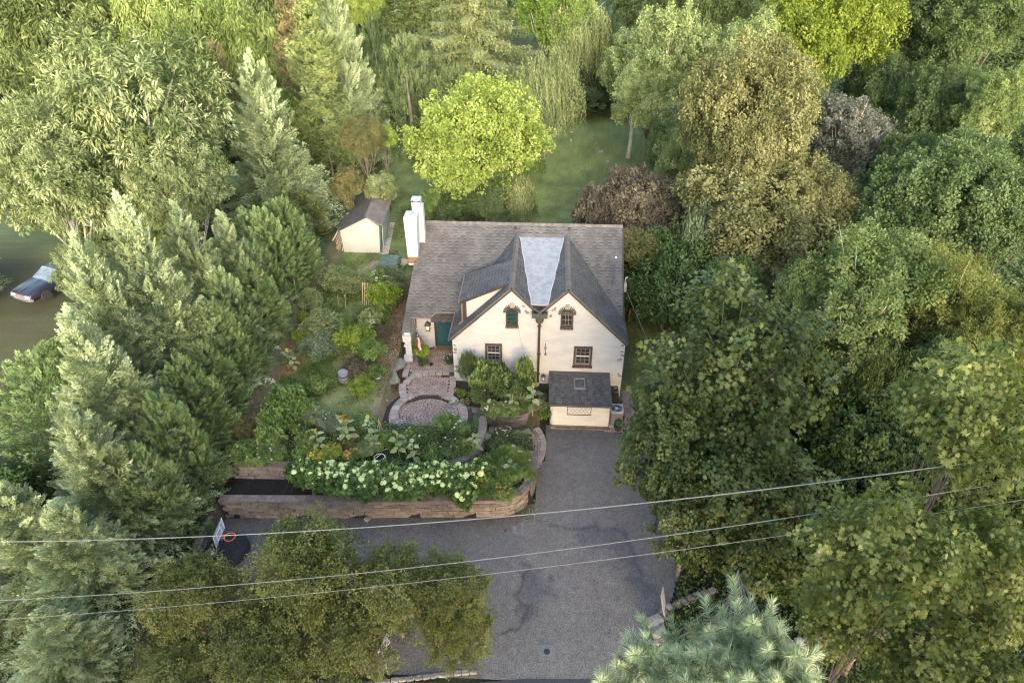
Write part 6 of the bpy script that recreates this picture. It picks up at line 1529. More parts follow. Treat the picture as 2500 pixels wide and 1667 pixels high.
# ---- right side
for i, (px, py, Yw, r, k, m_, lab) in enumerate((
    (1565, 70, 33, 105, 'airy', 'birch', 'pale green airy birch leaning over the back lawn'), (1660, 0, 29, 120, 'airy', 'birch', 'tall pale birch with white limbs behind the brown tree'), (1830, 20, 27, 130, 'airy', 'birch', 'silvery green birch crown right of the tall pale one'),
    (1690, 270, 22, 95, 'round1', 'darkmid', 'dark green lower tree hanging over the right edge of the lawn'), (1700, 300, 20, 90, 'round2', 'birch', 'grey-green lower boughs in front of the birches'), (1940, 110, 24, 90, 'airy', 'birch', 'pale foliage against the bright yellow tree'),
    (1600, 150, 27, 90, 'round1', 'birch', 'pale boughs low on the leaning birch'), (1720, 190, 24, 100, 'round2', 'birch', 'pale green boughs in front of the tall birch trunk'),
    (1870, 115, 13.0, 190, 'round2', 'brown', 'upper crown of the large golden-brown tree'),  (1890, 380, 8.5, 235, 'round1', 'brown', 'large golden-brown tree right of the house'), (1890, 590, 5.0, 150, 'round1', 'brown', 'low golden-brown foliage below the large brown tree'),
    (1850, 270, 10.2, 130, 'round2', 'brown', 'middle boughs of the large golden-brown tree'), (2010, 440, 7.0, 125, 'round2', 'brown', 'golden-brown boughs spreading to the right toward the dark tree'),
    (2060, -95, 31, 165, 'round1', 'yellow', 'brilliant yellow-green tree at the top edge'), (1960, 20, 30, 70, 'round2', 'yellow', 'small yellow-green crown left of the brilliant one'),
    (2100, 228, 18, 118, 'airy', 'pinkish', 'greyish tree with pale pink seed clusters'), (1750, -70, 45, 110, 'round2', 'olive', 'olive tree top at the top edge between birches'),
    (2280, -80, 34, 130, 'round1', 'dark', 'very dark tree at the top edge right of the yellow one'), (2200, 150, 27, 100, 'round2', 'dark', 'dark crown under the brilliant yellow tree'), (2420, -60, 30, 120, 'round2', 'darkmid', 'dark green tree in the top right corner'),
    (2330, 160, 22, 110, 'round1', 'darkmid', 'mid green shadowed tree at the right above the broad dark one'), (2470, 150, 17, 90, 'airy', 'oak', 'light green tree with a tall bare trunk at the right edge'), (2240, 330, 15, 80, 'dense', 'darkmid', 'green thicket right of the pinkish tree'),
    (2400, 330, 11, 120, 'dense', 'darkmid', 'green undergrowth at the right edge below the bare trunk'), (2330, 372, 5.5, 190, 'layered', 'darkmid', 'broad dark green tree of feathery leaves at the right'), (2480, 430, 4, 120, 'layered', 'darkmid', 'dark green boughs at the right edge beside the broad one'),
    (1560, 425, 14.5, 118, 'dense', 'purple', 'purple-brown bushy maple behind the right end of the roof'), (1488, 455, 14.0, 80, 'dense', 'purple', 'smaller purple-brown bush touching the roof ridge'), (1625, 480, 12.6, 75, 'dense', 'purple', 'dull purple bush beside the blue weeping conifer'), (1560, 560, 7.0, 60, 'dense', 'magnolia', 'brownish green bush between the roof end and the dark round evergreen'),
    (1726, 464, 7.2, 56, 'weepsmall', 'bluegreen', 'blue-green weeping conifer between the purple and brown trees'),
    (1652, 578, 6.4, 128, 'dense', 'holly', 'big dark glossy rounded evergreen right of the house'), (1800, 640, 2.0, 80, 'dense', 'holly', 'dark evergreen flank between the rounded one and the maple'),
    (2170, 570, -2.0, 200, 'airy', 'oak', 'light green oak with pale curved limbs at the right'), (2370, 610, -2.5, 150, 'airy', 'oak_yellow', 'yellowish oak crown near the right edge'), (2030, 640, -1.0, 110, 'round1', 'oak', 'green foliage between the brown tree and the light oak'),
    (2480, 740, -5, 130, 'round2', 'oak_yellow', 'dull yellow-green tree at the right edge'), (2200, 820, -6, 140, 'weepdome', 'olive', 'olive drooping tree behind the large dark maple'), (2360, 860, -7, 120, 'round2', 'oak', 'green boughs behind the yellow-tipped sycamore'),
    (2120, 990, -8.5, 150, 'vine', 'vine', 'vine-smothered dark tree right of the large maple'), (2260, 1060, -10, 150, 'vine', 'vine', 'vine-covered mass below the olive drooping tree'), (2420, 1010, -9, 130, 'vine', 'vine', 'dark vine mass at the right edge'), (2150, 1200, -12.5, 120, 'vine', 'vine', 'low vine thicket beside the second power line'), (2330, 1270, -13, 110, 'vine', 'vine', 'low dark ivy thicket behind the stone wall'), (1960, 1340, -13.6, 100, 'vine', 'vine', 'dark ground thicket under the large maple'))):
    nm = {'vine': 'vine_thicket', 'dense': 'bush', 'weepsmall': 'weeping_conifer'}.get(k, 'tree')
    treep(nm, lab, {'vine_thicket': 'vines', 'bush': 'bush', 'weeping_conifer': 'conifer'}.get(nm, 'tree'), k, m_, px, py, Yw, r, i*1.3)
treep('maple_tree', 'large dark green maple with big lobed leaves beside the driveway', 'tree', 'bigleaf', 'maple', 1838, 690, -7.4, 262, .4)
treep('maple_tree', 'dark maple boughs hanging over the right edge of the driveway', 'tree', 'bigleaf', 'maple', 1700, 960, -9.6, 165, 2.4)
treep('maple_tree', 'low maple boughs brushing the middle of the driveway edge', 'tree', 'bigleaf', 'maple', 1715, 1130, -12.4, 140, 1.2)
treep('maple_tree', 'lower maple boughs above the stone wall', 'tree', 'bigleaf', 'maple', 1870, 1090, -12.0, 215, 4.4)
for i, (px, py, Yw, r, lab) in enumerate(((2440, 885, -16.5, 190, 'tall sycamore with yellow-lit top leaves at the right edge'), (2240, 1235, -20.0, 185, 'near sycamore with pale lobed leaves above the road'), (2450, 1290, -19.5, 150, 'sycamore boughs filling the lower right edge'), (2070, 1440, -20.2, 110, 'sycamore branch reaching left over the stone wall'), (2400, 1560, -21.5, 170, 'sycamore crown in the bottom right corner'))):
    treep('sycamore_tree', lab, 'tree', 'sycamore', 'sycamore', px, py, Yw, r, i*1.9)
# small-leaved trees by the road
for i, (px, py, Yw, r, lab) in enumerate(((740, 1320, -15.6, 150, 'small-leaved tree reaching highest over the driveway by the road'), (960, 1375, -16.0, 130, 'small-leaved tree in the middle of the roadside row'), (1090, 1400, -16.2, 100, 'small-leaved tree at the driveway end of the roadside row'), (580, 1450, -16.3, 130, 'small-leaved tree in front of the basketball hoop'), (440, 1400, -16.2, 110, 'small-leaved tree against the lower cypresses'), (860, 1480, -17.0, 140, 'low small-leaved tree hanging over the kerb stones'), (640, 1560, -17.8, 140, 'small-leaved crown at the bottom edge left of the edge-on sign'), (420, 1590, -18.2, 130, 'small-leaved crown in the dark at the bottom left'), (1110, 1500, -16.8, 90, 'small-leaved tree beside the black post'))):
    treep('small_leaved_tree', lab, 'tree', 'smallleaf%d' % (1+i % 2), 'smallleaf', px, py, Yw, r, i*2.1, group='small-leaved trees along the road')
# fill behind: thick cover so no bare ground shows through
for i, (X, Yw, zt, Rr_, k, m_, lab) in enumerate(((-30, 12, 8, 4.5, 'dense', 'olive', 'low green thicket behind the parked car'), (-36, 2, 6, 4, 'round2', 'chestnut', 'pale bush at the far left edge beside the car'), (-27, 18, 10, 5, 'round1', 'olive', 'green tree hidden behind the large pale one'), (-36, 22, 12, 6, 'round2', 'olive', 'green tree far left behind the large pale one'), (-22, 26, 11, 4, 'feathery', 'bamboo', 'bamboo behind the yellow-green column'),
     (-30, 34, 13, 6, 'feathery', 'bamboo', 'bamboo far behind the large pale tree'), (-40, 40, 13, 7, 'round1', 'olive', 'dull green tree far back at the left'), (-52, 30, 12, 7, 'round2', 'olive', 'dull green tree at the far left'), (-12, 48, 12, 5, 'yew', 'yew', 'yew behind the first yew'), (-20, 45, 13, 6, 'round2', 'olive', 'tree behind the tufted conifer'),
     (4, 46, 7, 4, 'dense', 'yew', 'low evergreen behind the weeping tree'), (10, 52, 8, 5, 'round1', 'dark', 'dark tree closing the end of the lawn'), (18, 40, 12, 6, 'round1', 'darkmid', 'dark tree behind the birches'), (24, 24, 11, 5, 'round2', 'darkmid', 'green tree between birches and yellow tree'),
     (30, 22, 10, 5, 'dense', 'dark', 'dark undergrowth below the yellow tree'), (34, 32, 14, 6, 'round1', 'dark', 'dark tree behind the yellow tree'), (38, 18, 11, 5, 'round2', 'darkmid', 'mid green tree at the far right'), (30, 8, 6, 4, 'dense', 'darkmid', 'green bushes at the right edge'), (26, 0, 7, 4, 'dense', 'dark', 'dark bushes behind the light oak'), (18, 4, 6, 4, 'dense', 'dark', 'dark bushes behind the golden-brown foliage'),
     (15, -3, 5, 3.5, 'dense', 'vine', 'shadowed bushes under the light oak'), (22, -8, 6, 4, 'vine', 'vine', 'vine mass at the right behind the sycamore'), (17, -11, 5, 3.5, 'vine', 'vine', 'vine mass beside the wall'), (-24, -3, 5, 2.4, 'dense', 'green_shrub', 'bright green bush between the row and the bare yard'), (-22.5, -13, 5, 2.6, 'dense', 'holly', 'dark bush at the left edge beside the lower cypresses'), (-24, -16, 4.5, 2.6, 'dense', 'holly', 'dark bush in the shade at the lower left edge'), (22, 14, 8, 4, 'dense', 'darkmid', 'green bushes right of the golden-brown tree'), (12, 15, 6, 3, 'dense', 'darkmid', 'dark bush under the birches by the lawn'), (46, 40, 15, 8, 'round2', 'dark', 'dark tree far right'), (-62, 60, 14, 9, 'round1', 'olive', 'far green tree at the left'), (-35, 62, 14, 8, 'round2', 'bamboo', 'far light green tree at the left'))):
    nm = {'vine': 'vine_thicket', 'dense': 'bush'}.get(k, 'tree')
    tree(nm, lab, {'vine_thicket': 'vines', 'bush': 'bush'}.get(nm, 'tree'), k, m_, X, Yw, zt, Rr_, i*1.9)
for i in range(22):
    X = -118+i*11.5; Yw = 88+(i % 3)*9
    tree('tree', ('far green tree of the wood beyond the lawns, at the top edge'), 'tree', ('round1', 'round2')[i % 2], ('olive', 'darkmid', 'dark')[i % 3], X, Yw, gz(X, Yw)+11+(i*7 % 5), 7.5, i*1.7, group='far wood trees along the top edge')
for i in range(16):
    X = -78+i*10.4; Yw = 64+(i % 3)*5
    if -10 < X < 14: continue
    tree('tree', 'green tree of the wood behind the nearer crowns at the top of the photo', 'tree', ('round2', 'round1')[i % 2], ('olive', 'darkmid', 'oak')[i % 3], X, Yw, gz(X, Yw)+10+(i*5 % 4), 6.5, i*1.3, group='wood trees behind the nearer crowns')
# tall trees on the far side of the road, behind the viewpoint: their shade lies over the drive and the front
g = np.random.default_rng(90)
for i in range(34):
    row = i % 2; X = -52+i*3.2+g.uniform(-.6, .6); zt = (13.0 if X < -12 else 18 if X > 24 else 27.5)+g.uniform(-1.2, 1.0)
    tree('roadside_tree', 'tall broadleaf tree across the road from the house', 'tree', ('round1', 'round2')[i % 2], 'darkmid', X+8, -56-row*5+g.uniform(-1, 1), zt-row*.8, 7.8 if -12 <= X <= 24 else 5.2, i*1.1, group='trees across the road', zb=0)

# ------------------------------------------------------------------ garden planting
def pro_shrub(key, seed, n=1, **kw):
    a = dict(Rr=1.0, H=1.3, zb=.1, nl=9, ncl=20, nleaf=30, ls=.12, lw=.6, rc=.22, lr=(.3, .5), rag=.4, low=-.5, drop=.1); a.update(kw)
    V, v, cen = broad(seed, **a); return pro_fixed(key, V, v, a['H'], a['Rr'], trunk_mesh('stem', a['H'], .03, cen[:6], M_BARK, seed=seed, lr=.5))
pro_shrub('bush_a', 61); pro_shrub('bush_b', 62, ls=.16, nl=7, rag=.6); pro_shrub('bush_fine', 63, ls=.075, nleaf=44, lw=.4); pro_shrub('bush_tall', 64, Rr=.8, H=2.0, nl=11, ls=.11, rag=.6, lw=.45)
pro_shrub('bush_big', 65, ls=.20, lw=.8, nleaf=22, tpl=HEART, rag=.5); pro_shrub('fern', 66, ls=.16, lw=.18, nleaf=50, rag=.6, drop=-.3)
pro_shrub('layer', 67, nl=12, lr=(.2, .32), rag=.5, ls=.12, drop=.2, Rr=1.0, H=1.6)

FLM = {}
def flower_mesh(kind):
    if kind in FLM: return FLM[kind]
    m = LM[kind+'_flower']; b = MB()
    for k in range(6):
        a = k*math.pi/3; c, s_ = math.cos(a), math.sin(a); p_ = (-s_*.35, c*.35)
        b.add([(0, 0, .1), (c*.55+p_[0], s_*.55+p_[1], .22), (c, s_, .1), (c*.55-p_[0], s_*.55-p_[1], .22)], [(0, 1, 2, 3)])
    b.lathe((0, 0, .08), [(.25, 0), (.2, .14), (0, .18)], 6); FLM[kind] = b.mesh('flower', m); return FLM[kind]
def blooms(t, kind, n, Rr, H, size, seed):
    """single flower heads over the top of a plant, each one an object"""
    g = np.random.default_rng(seed)
    for _ in range(n):
        a = g.uniform(0, 6.28); r_ = Rr*math.sqrt(g.random())*.95; z = H*(.55+.5*math.sqrt(max(0, 1-(r_/Rr)**2)))
        o = link('flower', flower_mesh(kind), t, (r_*math.cos(a), r_*math.sin(a), z)); s_ = size*g.uniform(.7, 1.3)
        o.scale = (s_, s_, s_); o.rotation_euler = (g.uniform(-.5, .2), g.uniform(-.4, .4), a)
def plant(label, key, lmk, px, py, rpx, h, zg=None, rz=0.0, fl=None, name='shrub', cat='shrub', group=None):
    """px, py = centre of the plant's foliage in the view; h its height"""
    p = PG(px, py) if zg is None else PZ(px, py, zg)
    q_ = PZ(px, py, p[2]+h*.5); k = (q_-CP)@FW; Rm = rpx*k/F
    X, Yw = q_[0], q_[1]; z0 = gz(X, Yw) if zg is None else zg
    me, tm, H, R0 = PRO[key]
    t = thing(name, label, cat, (X, Yw, z0-.02), rz, group)
    c = link('foliage', me, t); c.material_slots[0].link = 'OBJECT'; c.material_slots[0].material = LM[lmk]; c.scale = (Rm/R0, Rm/R0, h/H)
    s_ = link('stem', tm, t); s_.scale = (Rm/R0, Rm/R0, h/H)
    if fl: blooms(t, fl[0], fl[1], Rm, h, fl[2], int(px+py))
    return t
G = [
 ('airy grey-green tall shrub at the top of the vegetable plots', 'bush_tall', 'grey_shrub', 826, 685, 42, 1.8, None, ('white', 3, .06)),
 ('second airy grey-green shrub right of the tall one', 'bush_tall', 'grey_shrub', 862, 695, 30, 1.6, None, None),
 ('small yellow-green shrub left of the tall airy shrub', 'bush_a', 'fern_green', 798, 700, 18, .9, None, None),
 ('climbing bean plants at the upper left of the plots', 'bush_tall', 'grey_shrub', 757, 728, 30, 1.7, None, None),
 ('bright green plants by the leaning garden stake', 'bush_a', 'lime_shrub', 742, 775, 12, 1.0, None, None),
 ('dark low vegetable plants below the rust board', 'bush_a', 'green_shrub', 808, 742, 30, .7, None, None),
 ('tall grey-green bean mass in the middle of the plots', 'bush_tall', 'grey_shrub', 786, 795, 46, 1.9, None, ('white', 5, .05)),
 ('lower grey-green bean mass nearest the mulch', 'bush_tall', 'bluegreen', 778, 850, 42, 1.5, None, ('white', 3, .05)),
 ('thin leafy plants right of the bean mass', 'bush_fine', 'fern_green', 832, 790, 32, 1.2, None, ('white', 3, .05)),
 ('yellow-green plants at the left edge of the plots', 'bush_a', 'lime_shrub', 738, 818, 24, .9, None, None),
 ('fresh green plants at the foot of the bean mass', 'bush_b', 'fern_green', 815, 850, 28, .8, None, None),
 ('sprawling lime green young tree near the litter strip', 'layer', 'lime_shrub', 868, 828, 42, 1.9, None, None),
 ('lime green branches reaching right toward the house', 'layer', 'fern_green', 905, 855, 36, 1.6, None, None),
 ('dark purple shrub above the grey barrel', 'bush_a', 'purple', 868, 900, 32, 1.0, None, None),
 ('lime leafed shrub below the dark purple one', 'layer', 'lime_shrub', 882, 940, 34, .9, None, None),
 ('green leaves trailing over the white basin', 'layer', 'fern_green', 918, 905, 20, .9, None, None),
 ('large yellow-green shrub left of the roof', 'bush_a', 'lime_shrub', 936, 722, 38, 1.6, None, None),
 ('white-flowered hydrangea in front of the cold frame', 'bush_b', 'fern_green', 930, 682, 28, 1.3, None, ('white', 16, .14)),
 ('blue-green bush between the cold frame and the roof', 'bush_b', 'bluegreen', 958, 700, 24, 1.3, None, None),
 ('blue-green plant spilling out over the cold frame', 'bush_b', 'bluegreen', 968, 662, 18, 1.2, None, None),
 ('green bush with pale leaves beside the leaf litter', 'bush_big', 'grey_shrub', 905, 778, 26, 1.1, None, ('white', 4, .07)),
 ('green bush at the edge of the litter strip', 'bush_a', 'green_shrub', 930, 766, 22, 1.1, None, None),
 ('bare brownish bush beside the litter strip', 'bush_fine', 'purple', 930, 810, 24, .7, None, None),
 ('green bush with white flowers above the big bright bush', 'bush_b', 'fern_green', 775, 940, 26, 1.0, None, ('white', 6, .06)),
 ('dark green low plants left of the flowering bush', 'bush_a', 'green_shrub', 735, 955, 26, .7, None, None),
 ('big bright green bush at the bottom of the garden', 'bush_b', 'fern_green', 700, 985, 46, 1.7, None, None),
 ('second half of the big bright green bush, toward the wall', 'bush_b', 'fern_green', 680, 1030, 44, 1.6, None, None),
 ('bright green bush right of the big one', 'bush_a', 'fern_green', 735, 1000, 34, 1.3, None, ('white', 6, .06)),
 ('olive rounded shrub at the foot of the cypresses', 'bush_fine', 'magnolia', 583, 1040, 30, 1.4, None, None),
 ('brown-green shrub right of the olive rounded one', 'bush_fine', 'purple', 620, 1035, 22, 1.2, None, None),
 ('green leafy plants behind the left end of the upper wall', 'bush_a', 'green_shrub', 590, 1105, 36, .9, 1.9, ('blush', 6, .05)),
 ('trailing flowering plants over the upper wall', 'bush_fine', 'fern_green', 632, 1118, 34, .8, 1.95, ('blush', 10, .05)),
 ('leafy plants over the upper wall right of the trailing ones', 'bush_fine', 'green_shrub', 672, 1108, 30, .8, 1.95, ('white', 6, .05)),
 ('mid green plants below the big bright bush', 'bush_big', 'green_shrub', 660, 1070, 32, 1.1, 1.95, None),
 ('dark perennials with pale flowers in the lower bed', 'bush_fine', 'grey_shrub', 765, 1020, 34, .9, 1.9, ('lavender', 12, .05)),
 ('darker perennials beside the sunflowers', 'bush_fine', 'bluegreen', 805, 1035, 32, .9, 1.9, ('white', 8, .05)),
 ('dull green perennials in front of the sunflowers', 'bush_a', 'green_shrub', 755, 1075, 32, .9, 1.95, None),
 ('bed of yellow and orange flowers by the upper wall', 'bush_fine', 'lime_shrub', 770, 1118, 28, .6, 1.95, ('yellow', 40, .06)),
 ('bright leafy plants left of the yellow flowers', 'bush_big', 'fern_green', 738, 1108, 20, .7, 1.95, None),
 ('yellow-green flowering plants right of the yellow bed', 'bush_fine', 'lime_shrub', 812, 1105, 28, .7, 1.95, ('orange', 14, .06)),
 ('small patch of orange flowers behind the hydrangeas', 'bush_fine', 'fern_green', 858, 1112, 20, .6, 1.95, ('orange', 22, .06)),
 ('twiggy dry plants in the middle of the flower bed', 'bush_fine', 'magnolia', 852, 1075, 28, .8, 1.9, ('white', 5, .05)),
 ('grey grassy plants beside the hose', 'fern', 'grey_shrub', 895, 1095, 26, .6, 1.95, None),
 ('dark green perennials left of the cane tripod', 'bush_a', 'green_shrub', 888, 1050, 30, .9, 1.8, ('white', 5, .05)),
 ('green plants with yellow leaves by the cane tripod', 'bush_b', 'fern_green', 940, 1078, 26, .9, 1.7, None),
 ('lavender clump at the lower edge of the round terrace', 'bush_fine', 'bluegreen', 982, 1042, 20, .6, 1.5, ('lavender', 30, .05)),
 ('dark leafy mass below the round terrace', 'bush_a', 'green_shrub', 1000, 1075, 36, 1.0, 1.6, ('white', 8, .05)),
 ('blue-green leafy mass at the middle of the inner bed', 'bush_a', 'darkmid', 1040, 1085, 38, 1.1, 1.6, ('white', 6, .05)),
 ('yellow-green plants in the inner bed', 'bush_big', 'fern_green', 1058, 1108, 24, .8, 1.6, None),
 ('fine green fennel hiding the edge of the round terrace', 'fern', 'fern_green', 1092, 1035, 30, 1.0, 1.5, ('white', 6, .05)),
 ('fine green plants right of the fennel', 'bush_fine', 'green_shrub', 1125, 1050, 26, .9, 1.5, ('white', 8, .06)),
 ('dark plants behind the curved end of the upper wall', 'bush_a', 'darkmid', 1100, 1095, 36, 1.0, 1.6, ('white', 6, .06)),
 ('leafy plants along the inside of the curved wall', 'bush_a', 'green_shrub', 1135, 1095, 24, .9, 1.6, None),
 ('small tree of fine twigs with a green top by the front wall', 'smallleaf2', 'darkmid', 1143, 905, 24, 2.6, 1.1, None),
 ('dark green bush under the iron window guard', 'bush_big', 'green_shrub', 1182, 930, 30, 2.0, 1.1, None),
 ('dark green bush right of the window guard', 'bush_big', 'darkmid', 1222, 940, 32, 2.0, 1.1, None),
 ('bushy branch climbing toward the tall downspout', 'bush_big', 'green_shrub', 1282, 928, 20, 2.3, 1.1, None),
 ('bushy dark plants under the climbing branch', 'bush_big', 'darkmid', 1265, 965, 26, 1.5, 1.1, None),
 ('dark leaves behind the roses', 'bush_a', 'darkmid', 1172, 965, 26, 1.2, 1.1, ('blush', 3, .07)),
 ('rose bush with cream flowers on the bed wall', 'bush_a', 'green_shrub', 1205, 1000, 30, .9, 1.1, ('blush', 14, .08)),
 ('rose bush with pale flowers right of the cream one', 'bush_a', 'fern_green', 1238, 1000, 28, .8, 1.1, ('blush', 8, .08)),
 ('dark small bush beside the second sunflower', 'bush_a', 'green_shrub', 1285, 990, 18, .8, 1.1, ('orange', 1, .07)),
 ('lime green ball of leaves beside the middle terrace', 'bush_fine', 'lime_shrub', 1128, 962, 13, .5, 1.1, None),
 ('white flowered silvery clump by the round terrace', 'bush_fine', 'bluegreen', 1110, 982, 13, .3, 1.1, ('white', 30, .045)),
 ('pinkish flowering clump beside the silvery one', 'bush_fine', 'magnolia', 1137, 982, 13, .35, 1.1, ('blush', 12, .045)),
 ('little flowering clump at the top right of the middle terrace', 'bush_fine', 'green_shrub', 1114, 955, 9, .4, 1.1, ('blush', 8, .04)),
 ('green bush with white flowers against the garage bay', 'bush_a', 'green_shrub', 1326, 1005, 22, 1.1, .15, ('white', 12, .05)),
 ('grey-green plant at the foot of the tall downspout', 'bush_a', 'darkmid', 1328, 985, 14, 1.2, .15, None),
 ('dark green plants with blush flowers beside the steps', 'bush_fine', 'darkmid', 1228, 1058, 24, .8, .9, ('blush', 18, .06)),
 ('blue-green bush in the island bed by the steps', 'bush_a', 'darkmid', 1215, 1085, 26, .8, .95, None),
 ('fresh green feathery plants in the island bed', 'fern', 'fern_green', 1240, 1115, 34, .9, .95, None),
 ('green plants at the right edge of the island bed', 'bush_fine', 'fern_green', 1275, 1120, 28, .8, .95, ('blush', 4, .05)),
 ('dense green plants inside the curve of the front wall', 'bush_fine', 'green_shrub', 1285, 1155, 26, .7, 1.0, None),
 ('green fern-like mass left of the curve', 'fern', 'fern_green', 1235, 1160, 34, .8, 1.0, None),
 ('green plants with orange marigolds at the front corner', 'bush_fine', 'fern_green', 1230, 1205, 32, .6, 1.1, ('orange', 14, .07)),
 ('green plants between the hydrangeas and the marigolds', 'bush_a', 'green_shrub', 1190, 1190, 30, .8, 1.1, ('orange', 3, .07)),
 ('dark plants at the upper end of the island bed', 'bush_a', 'green_shrub', 1190, 1130, 26, .8, 1.0, ('white', 3, .06)),
 ('pale grey twiggy plant beside the last hydrangea', 'bush_fine', 'grey_shrub', 1200, 1150, 16, .6, 1.05, ('blush', 3, .07)),
 ('lime coleus in the planter by the flag', 'bush_a', 'lime_shrub', 1030, 860, 18, .9, 1.7, None),
 ('grey-green tall plant behind the lime coleus', 'bush_fine', 'grey_shrub', 1012, 842, 20, 1.2, 1.7, None),
 ('dark trailing plant in the pot by the entrance', 'bush_fine', 'darkmid', 1034, 884, 15, .5, 1.62, None),
 ('white flowered plant at the right of the doorstep', 'bush_fine', 'darkmid', 1096, 877, 14, .6, 1.62, ('white', 22, .045)),
 ('leafy shoots over the low left wall of the driveway', 'bush_b', 'grey_shrub', 545, 1150, 28, 1.2, 1.2, ('white', 8, .05)),
 ('bush of ivy on the low left wall above the hoop', 'bush_a', 'green_shrub', 505, 1225, 18, .8, .8, None),
 ('ivy tuft on the low left wall beside the backboard', 'bush_a', 'darkmid', 512, 1300, 16, .6, .6, None),
 ('dark ivy under the lower cypress at the wall', 'bush_a', 'darkmid', 470, 1370, 26, .9, .5, None),
 ('leafy weeds along the right edge of the brick path', 'bush_a', 'green_shrub', 1572, 1010, 18, .6, .2, None),
 ('yellow-green plant at the lower end of the brick path', 'bush_a', 'lime_shrub', 1575, 950, 14, .6, .3, ('white', 3, .05)),
]
for i, (lab, key, lmk, px, py, rpx, h, zg, fl) in enumerate(G):
    plant(lab, key, lmk, px, py, rpx, h, zg, i*1.37, fl)
blooms(pt, 'white', 12, .2, .5, .05, 3)
c = link('foliage', PRO['bush_fine'][0], pt, (0, 0, .3)); c.scale = (.25, .25, .3); c.material_slots[0].link = 'OBJECT'; c.material_slots[0].material = LM['darkmid']
# planter pots by the door
for px, py, lab in ((1030, 880, 'dark round planter pot holding the lime coleus'), (1097, 884, 'dark planter pot of white flowers at the doorstep')):
    p = PZ(px, py, 1.6); o = link('planter_pot', MB().lathe((0, 0, 0), [(.2, 0), (.28, .32), (.3, .32), (.3, .36), (.24, .34), (0, .3)], 14).mesh('planter_pot', mat('charcoal_pot', (.04, .04, .042), rough=.6)), None, tuple(p)); tag(o, lab, 'plant pot')
p = PZ(1053, 891, 1.6); tag(MB().box((0, 0, .06), (.17, .17, .12)).build('doorstop_block', M_BLACK, None, loc=tuple(p)), 'small black block standing on the upper landing', 'block')

# hydrangeas with single cream-green heads
hm = []
for s_ in range(3):
    bm = bmesh.new(); bmesh.ops.create_icosphere(bm, subdivisions=2, radius=1.0); g = np.random.default_rng(70+s_)
    for v_ in bm.verts: v_.co = v_.co*float(g.uniform(.84, 1.06)); v_.co.z = v_.co.z*.72
    me = bpy.data.meshes.new('flower_head'); bm.to_mesh(me); bm.free()
    a = me.attributes.new('v', 'FLOAT', 'FACE'); a.data.foreach_set('value', np.clip(g.normal(size=len(me.polygons))*.22+.5, 0, 1)); me.materials.append(LM['flower_head']); hm.append(me)
g = np.random.default_rng(77)
HY = [(745, 1148, 34, 'hydrangea at the left end beside the bare black mulch'), (792, 1158, 40, 'second hydrangea from the bare mulch'), (845, 1168, 42, 'third hydrangea from the bare mulch'), (905, 1165, 44, 'hydrangea below the pale hose'), (962, 1172, 42, 'hydrangea in the middle of the row, below the wire tangle'),
      (1020, 1168, 42, 'hydrangea right of the middle of the row'), (1075, 1160, 40, 'hydrangea below the fennel end of the inner bed'), (1125, 1165, 38, 'hydrangea next to the last one'), (1165, 1150, 26, 'last small hydrangea beside the curved wall end'), (1135, 1200, 28, 'low hydrangea above the weep hole of the front wall')]
for i, (px, py, r_, lab) in enumerate(HY):
    t = plant('green bush with round cream flower heads: '+lab if False else lab+', with round cream heads', 'bush_big', 'hydrangea', px, py+8, r_*1.12, 1.25, 1.15, i*1.1, None, 'hydrangea', 'hydrangea', 'hydrangeas along the front bed')
    k = (PZ(px, py, 1.8)-CP)@FW; Rm = r_*k/F; n_ = 26 if r_ > 35 else 12
    for j in range(n_):
        a = j*2.4+g.uniform(-.3, .3); rr_ = Rm*math.sqrt((j+.5)/n_)*1.0; z = 1.25*(.62+.42*math.sqrt(max(0, 1-(rr_/Rm)**2*.95)))
        o = link('flower_head', hm[j % 3], t, (rr_*math.cos(a), rr_*math.sin(a), z+g.uniform(-.08, .12))); s_ = g.uniform(.12, .20); o.scale = (s_, s_, s_); o.rotation_euler = (g.uniform(-.5, .3), g.uniform(-.4, .4), a)

